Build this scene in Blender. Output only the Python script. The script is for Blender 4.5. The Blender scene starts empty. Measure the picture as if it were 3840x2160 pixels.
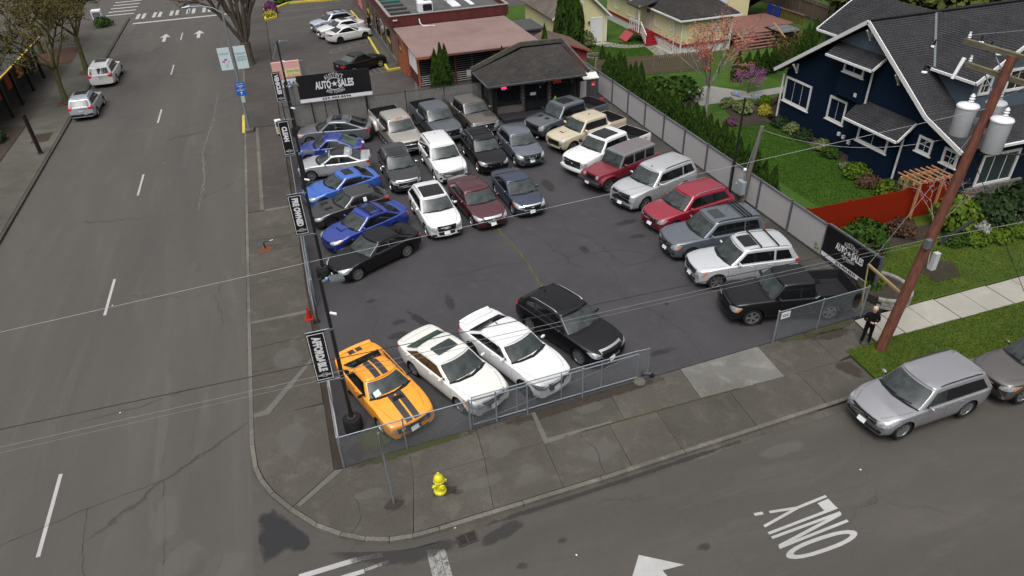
import bpy, bmesh, math, random
from math import radians as RAD, sin, cos, pi, hypot, atan2, sqrt
from mathutils import Vector, Matrix, noise
from mathutils.bvhtree import BVHTree
from mathutils.geometry import delaunay_2d_cdt

scene = bpy.context.scene
COL = scene.collection
rng = random.Random(7)

# ------------------------------------------------------------------ camera
def camera_axes(yaw, pitch, roll):
    f = Vector((sin(yaw) * cos(pitch), cos(yaw) * cos(pitch), -sin(pitch)))
    r = Vector((cos(yaw), -sin(yaw), 0.0))
    u = r.cross(f)
    return r * cos(roll) + u * sin(roll), u * cos(roll) - r * sin(roll), f

cam_data = bpy.data.cameras.new('camera')
cam = bpy.data.objects.new('camera', cam_data)
COL.objects.link(cam)
_r, _u, _f = camera_axes(RAD(16.983318), RAD(34.269932), RAD(-2.369703))
cam.matrix_world = Matrix(((_r.x, _u.x, -_f.x, 0.984), (_r.y, _u.y, -_f.y, -16.719), (_r.z, _u.z, -_f.z, 17.607), (0, 0, 0, 1)))
cam_data.sensor_width = 36.0
cam_data.lens = 36.0 * 2580.0 / 3840.0
cam_data.clip_start = 0.2
cam_data.clip_end = 2000.0
scene.camera = cam

# ------------------------------------------------------------------ sky, sun, exposure
SUN_EL, SUN_ROT = RAD(62), RAD(215)
world = bpy.data.worlds.new('World')
scene.world = world
world.use_nodes = True
wn, wl = world.node_tree.nodes, world.node_tree.links
wn.clear()
w_out = wn.new('ShaderNodeOutputWorld')
w_bg = wn.new('ShaderNodeBackground')
w_sky = wn.new('ShaderNodeTexSky')
w_sky.sky_type = 'NISHITA'
w_sky.sun_disc = False
w_sky.sun_elevation = SUN_EL
w_sky.sun_rotation = SUN_ROT
w_sky.air_density = 1.0
w_sky.dust_density = 6.0
w_sky.ozone_density = 1.0
w_hsv = wn.new('ShaderNodeHueSaturation')
w_hsv.inputs['Saturation'].default_value = 0.10
# an overcast sky is about three times brighter overhead than at the horizon
w_tc = wn.new('ShaderNodeTexCoord')
w_sep = wn.new('ShaderNodeSeparateXYZ')
w_map = wn.new('ShaderNodeMapRange')
w_map.inputs['From Min'].default_value = 0.0
w_map.inputs['From Max'].default_value = 1.0
w_map.inputs['To Min'].default_value = 0.11
w_map.inputs['To Max'].default_value = 2.05
w_mul = wn.new('ShaderNodeVectorMath')
w_mul.operation = 'SCALE'
w_bg.inputs['Strength'].default_value = 0.15
wl.new(w_sky.outputs[0], w_hsv.inputs['Color'])
wl.new(w_tc.outputs['Generated'], w_sep.inputs[0])
wl.new(w_sep.outputs['Z'], w_map.inputs['Value'])
wl.new(w_hsv.outputs[0], w_mul.inputs[0])
wl.new(w_map.outputs[0], w_mul.inputs['Scale'])
wl.new(w_mul.outputs[0], w_bg.inputs['Color'])
wl.new(w_bg.outputs[0], w_out.inputs['Surface'])

sun_data = bpy.data.lights.new('sun', 'SUN')
sun_data.energy = 0.5
sun_data.angle = RAD(30)
sun_data.color = (1.0, 0.97, 0.92)
sun = bpy.data.objects.new('sun', sun_data)
COL.objects.link(sun)
_sd = Vector((sin(SUN_ROT) * cos(SUN_EL), cos(SUN_ROT) * cos(SUN_EL), sin(SUN_EL)))
sun.rotation_euler = _sd.to_track_quat('Z', 'Y').to_euler()
sun.location = _sd * 80

vs = scene.view_settings
scene.display_settings.display_device = 'sRGB'
vs.view_transform = 'Standard'
vs.look = 'None'
vs.exposure = -0.08
vs.gamma = 1.0
vs.use_curve_mapping = False
scene.cycles.max_bounces = 6
scene.cycles.diffuse_bounces = 3
scene.cycles.glossy_bounces = 3
scene.cycles.transparent_max_bounces = 12
scene.cycles.use_denoising = True
# ------------------------------------------------------------------ helpers
def tag(o, label=None, cat=None, group=None, kind=None):
    if label: o['label'] = label
    if cat: o['category'] = cat
    if group: o['group'] = group
    if kind: o['kind'] = kind
    return o

def link(name, data, parent=None, mat=None):
    o = bpy.data.objects.new(name, data)
    COL.objects.link(o)
    if parent is not None: o.parent = parent
    if mat is not None and data is not None and hasattr(data, 'materials'):
        if not isinstance(mat, (list, tuple)): mat = [mat]
        if len(data.materials) == 0:
            for m in mat: data.materials.append(m)
    return o

def empty(name, loc=(0, 0, 0), rz=0.0, parent=None):
    o = link(name, None, parent)
    o.location = loc
    o.rotation_euler = (0, 0, rz)
    o.empty_display_size = 0.3
    return o

def copy_tree(o, parent=None):
    c = o.copy()
    COL.objects.link(c)
    if parent is not None: c.parent = parent
    for ch in list(o.children): copy_tree(ch, c)
    return c

class MB:
    """collects faces for one mesh"""
    def __init__(s): s.v = []; s.f = []; s.mi = []; s.m = 0
    def add(s, vs, fs):
        o = len(s.v)
        s.v += [tuple(p) for p in vs]
        for f in fs:
            s.f.append([i + o for i in f]); s.mi.append(s.m)
        return s
    def quad(s, a, b, c, d): return s.add([a, b, c, d], [(0, 1, 2, 3)])
    def box(s, c, size, rz=0.0, rx=0.0, ry=0.0):
        x, y, z = size[0] / 2, size[1] / 2, size[2] / 2
        M = Matrix.Rotation(rz, 3, 'Z') @ Matrix.Rotation(ry, 3, 'Y') @ Matrix.Rotation(rx, 3, 'X')
        vs = [Vector(c) + M @ Vector(p) for p in ((-x,-y,-z),(x,-y,-z),(x,y,-z),(-x,y,-z),(-x,-y,z),(x,-y,z),(x,y,z),(-x,y,z))]
        return s.add(vs, [(0,3,2,1),(4,5,6,7),(0,1,5,4),(1,2,6,5),(2,3,7,6),(3,0,4,7)])
    def b2(s, lo, hi):
        return s.box([(a + b) / 2 for a, b in zip(lo, hi)], [abs(b - a) for a, b in zip(lo, hi)])
    def beam(s, a, b, w, h=None, up=(0, 0, 1)):
        h = w if h is None else h
        a, b = Vector(a), Vector(b)
        d = (b - a).normalized()
        up = Vector(up)
        sx = d.cross(up)
        if sx.length < 1e-4: sx = d.cross(Vector((0, 1, 0)))
        sx.normalize()
        uz = sx.cross(d)
        vs = []
        for p in (a, b):
            for i, j in ((-1, -1), (1, -1), (1, 1), (-1, 1)): vs.append(p + sx * (i * w / 2) + uz * (j * h / 2))
        return s.add(vs, [(3,2,1,0),(4,5,6,7),(0,1,5,4),(1,2,6,5),(2,3,7,6),(3,0,4,7)])
    def tube(s, pts, rad, n=8, cap=True):
        pts = [Vector(p) for p in pts]
        if not isinstance(rad, (list, tuple)): rad = [rad] * len(pts)
        vs, fs = [], []
        prev = None
        for i, p in enumerate(pts):
            d = (pts[min(i + 1, len(pts) - 1)] - pts[max(i - 1, 0)])
            d = d.normalized() if d.length > 1e-9 else Vector((0, 0, 1))
            if prev is None:
                a = Vector((1, 0, 0)) if abs(d.x) < 0.8 else Vector((0, 1, 0))
                u = d.cross(a).normalized()
            else:
                u = prev - d * prev.dot(d)
                u = u.normalized() if u.length > 1e-6 else d.cross(Vector((1, 0, 0.1))).normalized()
            prev = u
            w = d.cross(u)
            for k in range(n):
                t = 2 * pi * k / n
                vs.append(p + (u * cos(t) + w * sin(t)) * rad[i])
        for i in range(len(pts) - 1):
            for k in range(n):
                k2 = (k + 1) % n
                fs.append((i * n + k, i * n + k2, (i + 1) * n + k2, (i + 1) * n + k))
        if cap:
            fs.append(tuple(range(n - 1, -1, -1)))
            fs.append(tuple((len(pts) - 1) * n + k for k in range(n)))
        return s.add(vs, fs)
    def lathe(s, prof, n=16, c=(0, 0, 0), axis='z', cap=True):
        vs, fs = [], []
        for r, h in prof:
            for k in range(n):
                t = 2 * pi * k / n
                p = (r * cos(t), r * sin(t), h)
                if axis == 'y': p = (p[0], p[2], p[1])
                if axis == 'x': p = (p[2], p[0], p[1])
                vs.append((p[0] + c[0], p[1] + c[1], p[2] + c[2]))
        m = len(prof)
        for i in range(m - 1):
            for k in range(n):
                k2 = (k + 1) % n
                fs.append((i * n + k, i * n + k2, (i + 1) * n + k2, (i + 1) * n + k))
        if cap:
            fs.append(tuple(range(n - 1, -1, -1))); fs.append(tuple((m - 1) * n + k for k in range(n)))
        return s.add(vs, fs)
    def prism(s, poly, z0, z1):
        """polygon in xy extruded in z"""
        n = len(poly)
        vs = [(x, y, z0) for x, y in poly] + [(x, y, z1) for x, y in poly]
        fs = [tuple(range(n - 1, -1, -1)), tuple(range(n, 2 * n))] + [(i, (i + 1) % n, n + (i + 1) % n, n + i) for i in range(n)]
        return s.add(vs, fs)
    def slab(s, pts, t):
        """planar 3d polygon given a thickness along its normal (downwards from the given face)"""
        pts = [Vector(p) for p in pts]
        nrm = Vector((0, 0, 0))
        for i in range(len(pts)):
            a, b = pts[i], pts[(i + 1) % len(pts)]
            nrm += Vector(((a.y - b.y) * (a.z + b.z), (a.z - b.z) * (a.x + b.x), (a.x - b.x) * (a.y + b.y)))
        nrm.normalize()
        n = len(pts)
        vs = pts + [p - nrm * t for p in pts]
        fs = [tuple(range(n)), tuple(range(2 * n - 1, n - 1, -1))] + [(i, n + i, n + (i + 1) % n, (i + 1) % n) for i in range(n)]
        return s.add(vs, fs)
    def mesh(s, name='m', smooth=None):
        me = bpy.data.meshes.new(name)
        me.from_pydata(s.v, [], s.f)
        if any(s.mi): me.polygons.foreach_set('material_index', s.mi)
        if smooth is not None:
            me.polygons.foreach_set('use_smooth', [True] * len(me.polygons))
            me.set_sharp_from_angle(angle=RAD(smooth))
        me.update()
        return me
    def obj(s, name, mat, parent=None, smooth=None):
        return link(name, s.mesh(name, smooth), parent, mat)

def bevel(me, w=0.01, seg=1, angle=40):
    bm = bmesh.new(); bm.from_mesh(me)
    bmesh.ops.remove_doubles(bm, verts=bm.verts, dist=1e-5)
    es = [e for e in bm.edges if len(e.link_faces) == 2 and e.calc_face_angle(0) > RAD(angle)]
    bmesh.ops.bevel(bm, geom=es, offset=w, segments=seg, affect='EDGES', profile=0.5)
    bm.to_mesh(me); bm.free()
    return me

# ------------------------------------------------------------------ materials
MATS = {}
def pmat(name, col, rough=0.6, metal=0.0, var=0.0, scale=3.0, col2=None, coat=0.0, bump=0.0, bscale=40.0, emit=None, estr=0.0, spec=0.5, detail=6.0, coord='Object', trans=0.0, stretch=(1, 1, 1), coat_r=0.03, rvar=0.0):
    """Principled material whose colour wanders between col and col2 over a noise"""
    if name in MATS: return MATS[name]
    if rough >= .5 and spec == .5: spec = .2
    m = bpy.data.materials.new(name); m.use_nodes = True
    MATS[name] = m
    nt = m.node_tree; N, L = nt.nodes, nt.links
    b = N['Principled BSDF']
    b.inputs['Base Color'].default_value = (*col, 1)
    b.inputs['Roughness'].default_value = rough
    b.inputs['Metallic'].default_value = metal
    b.inputs['Specular IOR Level'].default_value = spec
    b.inputs['Coat Weight'].default_value = coat
    b.inputs['Coat Roughness'].default_value = coat_r
    b.inputs['Transmission Weight'].default_value = trans
    if emit:
        b.inputs['Emission Color'].default_value = (*emit, 1); b.inputs['Emission Strength'].default_value = estr
    if var > 0 or col2 or bump > 0 or rvar > 0:
        tc = N.new('ShaderNodeTexCoord'); mp = N.new('ShaderNodeMapping')
        mp.inputs['Scale'].default_value = stretch
        L.new(tc.outputs[coord], mp.inputs['Vector'])
    if var > 0 or col2 or rvar > 0:
        n1 = N.new('ShaderNodeTexNoise'); n1.inputs['Scale'].default_value = scale; n1.inputs['Detail'].default_value = detail; n1.inputs['Roughness'].default_value = 0.65
        L.new(mp.outputs[0], n1.inputs['Vector'])
        if var > 0 or col2:
            c2 = col2 or tuple(c * (1 - var) for c in col)
            c1 = col if col2 else tuple(min(1, c * (1 + var)) for c in col)
            cr = N.new('ShaderNodeValToRGB')
            cr.color_ramp.elements[0].position = 0.32; cr.color_ramp.elements[1].position = 0.68
            cr.color_ramp.elements[0].color = (*c2, 1); cr.color_ramp.elements[1].color = (*c1, 1)
            L.new(n1.outputs[0], cr.inputs[0]); L.new(cr.outputs[0], b.inputs['Base Color'])
        if rvar > 0:
            mr = N.new('ShaderNodeMapRange'); mr.inputs['To Min'].default_value = max(0.02, rough - rvar); mr.inputs['To Max'].default_value = min(1, rough + rvar)
            mr.inputs['From Min'].default_value = 0.3; mr.inputs['From Max'].default_value = 0.7
            L.new(n1.outputs[0], mr.inputs[0]); L.new(mr.outputs[0], b.inputs['Roughness'])
    if bump > 0:
        n2 = N.new('ShaderNodeTexNoise'); n2.inputs['Scale'].default_value = bscale; n2.inputs['Detail'].default_value = 4
        L.new(mp.outputs[0], n2.inputs['Vector'])
        bp = N.new('ShaderNodeBump'); bp.inputs['Strength'].default_value = bump; bp.inputs['Distance'].default_value = 0.02
        L.new(n2.outputs[0], bp.inputs['Height']); L.new(bp.outputs[0], b.inputs['Normal'])
    return m

def paint(name, col, metal=0.0, rough=0.32):
    return pmat('paint_' + name, col, rough=rough, metal=metal, coat=1.0, rvar=0.06, scale=1.2)

GLASS = pmat('car_glass', (0.034, 0.043, 0.042), rough=0.04, spec=0.55, coat=0.25, coat_r=0.02, col2=(.010, .013, .013), scale=2.6, detail=2)
GLASS_D = pmat('tinted_glass', (0.006, 0.007, 0.008), rough=0.05, spec=0.6)
GLASS_G = pmat('greenish_glass', (0.05, 0.075, 0.06), rough=0.04, spec=0.6, coat=0.3)
BLACKP = pmat('black_plastic', (0.012, 0.012, 0.013), rough=0.5)
GLOSSB = pmat('gloss_black', (0.008, 0.008, 0.009), rough=0.15, coat=0.5)
LINER = pmat('bed_liner', (0.018, 0.018, 0.02), rough=0.55, bump=0.3, bscale=60)
RUBBER = pmat('tyre_rubber', (0.014, 0.014, 0.014), rough=0.8)
CHROME = pmat('chrome', (0.72, 0.73, 0.75), rough=0.12, metal=1.0)
ALLOY = pmat('alloy', (0.50, 0.51, 0.53), rough=0.28, metal=0.9)
ALLOY_D = pmat('dark_alloy', (0.05, 0.05, 0.055), rough=0.3, metal=0.6)
LAMP = pmat('headlamp_lens', (0.42, 0.44, 0.46), rough=0.08, metal=0.3, coat=1.0, var=0.45, scale=14)
AMBER = pmat('amber_lens', (0.62, 0.17, 0.03), rough=0.15, coat=1.0)
TAIL = pmat('taillight_lens', (0.45, 0.012, 0.02), rough=0.12, coat=1.0)
PLATE = pmat('plate_white', (0.62, 0.64, 0.66), rough=0.4)
GAP = pmat('panel_gap', (0.006, 0.006, 0.006), rough=0.7)
# ------------------------------------------------------------------ vehicles
def curve(pts, x):
    """smooth monotone-ish interpolation through pts"""
    if x <= pts[0][0]: return pts[0][1]
    if x >= pts[-1][0]: return pts[-1][1]
    for i in range(len(pts) - 1):
        if pts[i][0] <= x <= pts[i + 1][0]:
            x0, y0 = pts[i]; x1, y1 = pts[i + 1]
            h = x1 - x0
            if h < 1e-9: return y1
            d = (y1 - y0) / h
            def slope(j):
                if j <= 0 or j >= len(pts) - 1: return d
                a = (pts[j][1] - pts[j - 1][1]) / max(1e-6, pts[j][0] - pts[j - 1][0])
                b = (pts[j + 1][1] - pts[j][1]) / max(1e-6, pts[j + 1][0] - pts[j][0])
                return 0.0 if a * b <= 0 else 2 * a * b / (a + b)
            m0, m1 = slope(i), slope(i + 1)
            t = (x - x0) / h
            return (2*t**3 - 3*t*t + 1) * y0 + (t**3 - 2*t*t + t) * h * m0 + (-2*t**3 + 3*t*t) * y1 + (t**3 - t*t) * h * m1
    return pts[-1][1]

def offset_on(bvh, p, d=None, off=0.006):
    p = Vector(p)
    if d is not None:
        d = Vector(d).normalized()
        loc, nrm, i, dist = bvh.ray_cast(p - d * 3.0, d)
        if loc is None: loc, nrm, i, dist = bvh.find_nearest(p)
        elif nrm.dot(d) > 0: nrm = -nrm
        if d.length and nrm.dot(d) > -0.25: nrm = (nrm - d * 0.4).normalized()
    else:
        loc, nrm, i, dist = bvh.find_nearest(p)
    return loc + nrm * off

def decal(bvh, poly, d=None, off=0.006, step=0.09):
    """3d polygon draped over the body: points are cast along d (or snapped to the nearest surface)"""
    P = [Vector(p) for p in poly]
    c = sum(P, Vector()) / len(P)
    if d is not None: n = -Vector(d).normalized()
    else:
        n = Vector((0, 0, 0))
        for i in range(len(P)): n += (P[i] - c).cross(P[(i + 1) % len(P)] - c)
        n.normalize()
    a = Vector((1, 0, 0)) if abs(n.x) < 0.8 else Vector((0, 1, 0))
    u = n.cross(a).normalized(); w = n.cross(u)
    q = [((p - c).dot(u), (p - c).dot(w)) for p in P]
    hh = [(p - c).dot(n) for p in P]
    ring = []; rh = []
    for i in range(len(q)):
        (x0, y0), (x1, y1) = q[i], q[(i + 1) % len(q)]
        k = max(1, int(hypot(x1 - x0, y1 - y0) / step))
        for j in range(k):
            t = j / k
            ring.append(Vector((x0 + (x1 - x0) * t, y0 + (y1 - y0) * t))); rh.append(hh[i] + (hh[(i + 1) % len(q)] - hh[i]) * t)
    def inside(x, y):
        r = False
        for i in range(len(q)):
            (x0, y0), (x1, y1) = q[i], q[(i + 1) % len(q)]
            if (y0 > y) != (y1 > y) and x < (x1 - x0) * (y - y0) / (y1 - y0) + x0: r = not r
        return r
    xs = [p[0] for p in q]; ys = [p[1] for p in q]
    pts = list(ring); hs = list(rh)
    nx = int((max(xs) - min(xs)) / step); ny = int((max(ys) - min(ys)) / step)
    for i in range(1, nx + 1):
        for j in range(1, ny + 1):
            x = min(xs) + (max(xs) - min(xs)) * i / (nx + 1); y = min(ys) + (max(ys) - min(ys)) * j / (ny + 1)
            if inside(x, y) and min((r.x - x) ** 2 + (r.y - y) ** 2 for r in ring) > (step * 0.45) ** 2:
                pts.append(Vector((x, y))); hs.append(sum(hh) / len(hh))
    vs, es, fs, ov, oe, of = delaunay_2d_cdt(pts, [], [list(range(len(ring)))], 1, 1e-6)
    out = []
    for i, v in enumerate(vs):
        h = hs[ov[i][0]] if ov[i] else 0.0
        p = c + u * v.x + w * v.y + n * h
        out.append(offset_on(bvh, p, d, off))
    return out, [tuple(f) for f in fs]

def ribbon(bvh, pts, width, d=None, off=0.004, step=0.12):
    """thin strip along a polyline on the body"""
    P = []
    for i in range(len(pts) - 1):
        a, b = Vector(pts[i]), Vector(pts[i + 1])
        k = max(1, int((b - a).length / step))
        P += [a + (b - a) * (j / k) for j in range(k)]
    P.append(Vector(pts[-1]))
    S = [offset_on(bvh, p, d, off) for p in P]
    vs, fs = [], []
    for i, p in enumerate(S):
        t = (S[min(i + 1, len(S) - 1)] - S[max(i - 1, 0)])
        n = -Vector(d) if d is not None else Vector((0, 0, 1))
        s = t.cross(n)
        s = s.normalized() if s.length > 1e-6 else Vector((0, 0, 1))
        vs += [p - s * width / 2, p + s * width / 2]
    fs = [(2 * i, 2 * i + 1, 2 * i + 3, 2 * i + 2) for i in range(len(S) - 1)]
    return vs, fs

RIMS = {}
def rim_meshes(r, style, wdt):
    key = (round(r, 3), style, wdt)
    if key in RIMS: return RIMS[key]
    tyre = MB()
    ri = r * (0.70 if style != 'steel' else 0.62)
    h = wdt / 2
    tyre.lathe([(ri, -h * .8), (r * .93, -h), (r, -h * .75), (r, h * .75), (r * .93, h), (ri, h * .8), (ri, h * .45)], 28, axis='y', cap=False)
    tm = tyre.mesh('tyre', 50)
    rim = MB()
    rim.m = 1
    rim.lathe([(ri, h * .35), (0.001, h * .25)], 24, axis='y', cap=False)        # dark dish behind the spokes
    rim.m = 0
    rim.lathe([(ri, h * .5), (ri * 1.02, h * .86), (ri * .90, h * .86), (ri * .86, h * .4)], 28, axis='y', cap=False)
    rim.lathe([(ri * .24, h * .3), (ri * .22, h * .8), (0.001, h * .84)], 12, axis='y', cap=False)
    ns = {'five': 5, 'ten': 10, 'multi': 7, 'six': 6, 'steel': 8, 'dark': 6}[style]
    for k in range(ns):
        t = 2 * pi * k / ns
        wi, wo = ri * (.13 if ns < 8 else .075), ri * (.17 if ns < 8 else .09)
        d = Vector((cos(t), 0, sin(t))); e = Vector((-sin(t), 0, cos(t)))
        y0, y1 = h * .45, h * .80
        a = [d * ri * .2 + e * wi, d * ri * .2 - e * wi, d * ri * .93 - e * wo, d * ri * .93 + e * wo]
        vs = [Vector((p.x, y1, p.z)) for p in a] + [Vector((p.x, y0, p.z)) for p in a]
        rim.add(vs, [(0, 1, 2, 3), (0, 4, 5, 1), (1, 5, 6, 2), (2, 6, 7, 3), (3, 7, 4, 0)])
    rm = rim.mesh('rim', 40)
    RIMS[key] = (tm, rm)
    return RIMS[key]

def build_car(name, label, cat, group, front, heading, S):
    """S: shape numbers in metres, x measured back from the nose. Returns the Empty that carries the parts."""
    L, W, H = S['L'], S['W'], S['H']
    w0 = W / 2
    deck, roof = S['deck'], S['roof']                    # side profiles
    zb = S.get('clear', 0.22)
    r = S.get('r', 0.34); fo = S['fo']; wb = S['wb']
    pickup = S.get('bed')                                # (x0, x1, floor z) of an open load bed
    body_m, glass = S['paint'], S.get('glass', GLASS)
    sglass = S.get('sglass', GLASS_D)
    nose_l, nose_k, bow = S.get('nose', (0.9, 0.16, 0.16))
    tail_l, tail_k, tbow = S.get('tail', (0.7, 0.12, 0.08))
    root = empty(name, (front[0], front[1], S.get('z', 0.0)), heading)
    tag(root, label, cat, group)
    # local frame: the car points to +x; x' = -x so that profiles run from nose (0) to tail (L)
    def X(x, y): # bowed nose and tail
        yy = min(1.0, abs(y) / w0)
        if x < nose_l: x = x + bow * yy ** 2.2 * (1 - x / nose_l)
        if x > L - tail_l: x = x - tbow * yy ** 2.2 * (1 - (L - x) / tail_l)
        return -x
    def hw(x):
        f = 1.0
        if x < nose_l: f -= nose_k * (1 - x / nose_l) ** 2.0
        if x > L - tail_l: f -= tail_k * (1 - (L - x) / tail_l) ** 2.0
        return w0 * f
    def sill(x):
        z = zb
        if x < 0.5: z += S.get('chin', 0.06) * (1 - x / 0.5) ** 2
        if x > L - 0.6: z += S.get('rchin', 0.14) * (1 - (L - x) / 0.6) ** 1.5
        return z
    zd = lambda x: curve(deck, x)
    zr = lambda x: curve(roof, x)
    xs = set()
    n = int(L / 0.085)
    for i in range(n + 1): xs.add(round(L * i / n, 4))
    for x, _ in deck: xs.add(round(x, 4))
    for e in (0.02, 0.05): xs.add(e); xs.add(L - e)
    if pickup:
        xs = {x for x in xs if min(abs(x - pickup[0]), abs(x - pickup[1])) > 0.03}
        for x in (pickup[0], pickup[0] + 0.004, pickup[1], pickup[1] - 0.004): xs.add(x)
    xs = sorted(xs)
    edge = S.get('edge', 0.93)            # where the bonnet/deck turns into the flank
    crown = S.get('crown', 0.035)
    fl = S.get('flank', 0.02)             # bulge of the side
    verts, rings, inbed = [], [], []
    for x in xs:
        w, z0, z1 = hw(x), sill(x), zd(x)
        hgt = z1 - z0
        bed = bool(pickup) and pickup[0] + 0.002 < x < pickup[1] - 0.002
        inbed.append(bed)
        nearf = min(1.0, max(0.15, min(x / 0.6, (L - x) / 0.6)))
        sh = S.get('shoulder', 0.085)
        low = [(0.0, z0), (w * .78, z0), (w * .90, z0 + .015), (w * .95, z0 + .075), (w * (1 - fl * .8), z0 + hgt * .28), (w, z0 + hgt * .56), (w * (1 - fl * .35), z0 + hgt * .78), (w * (1 - fl), z1 - sh * .55), (w * (edge + (1 - edge) * .62 - fl), z1 - sh * .16)]
        if bed:
            ri = w - .085
            top = [(w * .965, z1 + .005), (ri + .012, z1 + .004), (ri, z1 - .02), (ri, pickup[2] + .02), (ri - .02, pickup[2]), (0.0, pickup[2])]
        else:
            e = w * (edge - fl)
            cr = crown * nearf
            top = [(e, z1), (e * .86, z1 + cr * .35), (e * .66, z1 + cr * .62), (e * .42, z1 + cr * .85), (e * .2, z1 + cr * .97), (0.0, z1 + cr)]
        sec = low + top
        rings.append(len(verts))
        for y, z in sec: verts.append((X(x, y), y, z))
    m = len(sec)
    nl = len(low)
    # mirrored half
    half = len(verts)
    vmap = {}
    for i in range(half):
        j = i % m
        if j in (0, m - 1): vmap[i] = i
        else:
            vmap[i] = len(verts)
            v = verts[i]; verts.append((v[0], -v[1], v[2]))
    faces, bedf = [], []
    axles = (fo, fo + wb)
    ar = r + S.get('arch', 0.055)
    def in_arch(i, j):
        x = (xs[i] + xs[i + 1]) / 2
        if j >= nl - 2: return False
        z = (verts[rings[i] + j][2] + verts[rings[i] + j + 1][2]) / 2
        for a in axles:
            if hypot(x - a, z - r) < ar and True: return True
        return False
    # snap the grid to the wheel arch circles
    cut = set()
    for i in range(len(xs) - 1):
        for j in range(m - 1):
            if in_arch(i, j): cut.add((i, j))
    onb = set()
    for (i, j) in cut:
        for di, dj in ((-1, 0), (1, 0), (0, 1), (0, -1), (-1, 1), (1, 1), (-1, -1), (1, -1)):
            k = (i + di, j + dj)
            if 0 <= k[0] < len(xs) - 1 and 0 <= k[1] < m - 1 and k not in cut:
                s1 = {(i, j), (i + 1, j), (i, j + 1), (i + 1, j + 1)}
                s2 = {(k[0], k[1]), (k[0] + 1, k[1]), (k[0], k[1] + 1), (k[0] + 1, k[1] + 1)}
                onb |= s1 & s2
    lip = {}
    for (i, j) in onb:
        idx = rings[i] + j
        vx, vy, vz = verts[idx]
        a = min(axles, key=lambda a: abs(-vx - a))
        dx, dz = -vx - a, vz - r
        if dz < -r * .75: continue
        dl = hypot(dx, dz)
        if dl < 1e-6: continue
        k = ar / dl
        nx_, nz_ = a + dx * k, r + dz * k
        if vy < w0 * .7: continue
        verts[idx] = (-nx_, vy, nz_)
        v2 = vmap[idx]
        if v2 != idx: verts[v2] = (-nx_, -vy, nz_)
    for i in range(len(xs) - 1):
        for j in range(m - 1):
            if (i, j) in cut: continue
            if j < 1: continue
            a, b, c, d = rings[i] + j, rings[i + 1] + j, rings[i + 1] + j + 1, rings[i] + j + 1
            isbed = (inbed[i] or inbed[i + 1]) and j >= nl
            tgt = bedf if isbed and (j >= nl + 1) else faces
            if isbed and not (inbed[i] and inbed[i + 1]): tgt = bedf
            tgt.append((a, d, c, b)); tgt.append((vmap[a], vmap[b], vmap[c], vmap[d]))
    # end caps
    for e, flip in ((0, False), (len(xs) - 1, True)):
        ring = [rings[e] + j for j in range(m)] + [vmap[rings[e] + j] for j in range(m - 2, 0, -1)]
        faces.append(tuple(ring if flip else ring[::-1]))
    # wheel-well liners
    wl_ = MB()
    for a in axles:
        for sgn in (1, -1):
            N_ = 18
            vs, fs = [], []
            for k in range(N_ + 1):
                t = -0.25 * pi + 1.5 * pi * k / N_
                px, pz = -(a + (ar + .012) * cos(t)), r + (ar + .012) * sin(t)
                vs += [(px, sgn * (w0 - .03), pz), (px, sgn * (w0 - .36), pz)]
            for k in range(N_): fs.append((2*k, 2*k+1, 2*k+3, 2*k+2))
            c0 = len(vs)
            vs.append((-a, sgn * (w0 - .36), r))
            for k in range(N_): fs.append((2*k+1, 2*k+3, c0))
            wl_.add(vs, fs)
    wl_.b2((-L + .25, -w0 + .12, zb + .02), (-.25, w0 - .12, zb + .06))
    # ---------------------------------------------------------------- greenhouse
    xb0, xt0, xt1, xb1 = S['cab']                        # windscreen base / top, rear glass top / base
    wbelt = S.get('wbelt', .90) * w0; wr = S.get('wroof', .70) * w0
    pf, pr = S.get('pf', 1.0), S.get('pr', 1.0)
    gb, gbr = S.get('gbow', .16), S.get('gbowr', .08)
    rr = S.get('gr', .10)
    def gout(t):
        """half outline of the cabin at height t (0 belt, 1 roof edge): list of (x, y)"""
        xf = xb0 + (xt0 - xb0) * t ** pf
        xr_ = xb1 + (xt1 - xb1) * t ** pr
        w = wbelt + (wr - wbelt) * t ** S.get('pw', 1.15)
        k = 1 - .62 * t
        pts = []
        for q in (0, .22, .44, .66, .82, .92): pts.append((xf + gb * k * q * q, q * w))
        pts.append((xf + gb * k + rr * .25, w * .975)); pts.append((xf + gb * k + rr, w))
        xa, xc = xf + gb * k + rr, xr_ - gbr * k - rr
        for q in range(1, 14): pts.append((xa + (xc - xa) * q / 14, w * (1 + .012 * sin(pi * q / 14))))
        pts.append((xc, w)); pts.append((xr_ - gbr * k - rr * .25, w * .975))
        for q in (.92, .82, .66, .44, .22, 0): pts.append((xr_ - gbr * k * q * q, q * w))
        return pts, w
    levels = [0, .08, .22, .38, .54, .70, .83, .92, .97, 1.0]
    gv, gf = [], []
    rows = []
    for t in levels:
        pts, w = gout(t)
        row = []
        for (x, y) in pts:
            zbase = zd(min(max(x, .01), L)) - .05
            if pickup and x > pickup[0]: zbase = zd(pickup[0]) - .05
            z = zbase + (zr(x) - S.get('redge', .075) - zbase) * t
            row.append((x, y, z))
        rows.append(row)
    pts1, w1 = gout(1.0)
    rcr = S.get('redge', .075)
    cxm = sum(p[0] for p in pts1) / len(pts1)
    for s_, zz in ((.975, .30), (.93, .58), (.85, .76), (.70, .89), (.45, .965), (.2, .99)):
        row = []
        for (x, y) in pts1:
            x2 = cxm + (x - cxm) * (s_ * .35 + .65) if False else cxm + (x - cxm) * (1 - (1 - s_) * (.10 if s_ > .8 else 1.0))
            y2 = y * s_
            row.append((x2, y2, zr(x2) - rcr * (1 - zz) * 1.0))
        rows.append(row)
    K = len(rows[0])
    for row in rows:
        for p in row: gv.append((-p[0], p[1], p[2]))
    nrow = len(rows)
    mir = len(gv)
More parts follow.
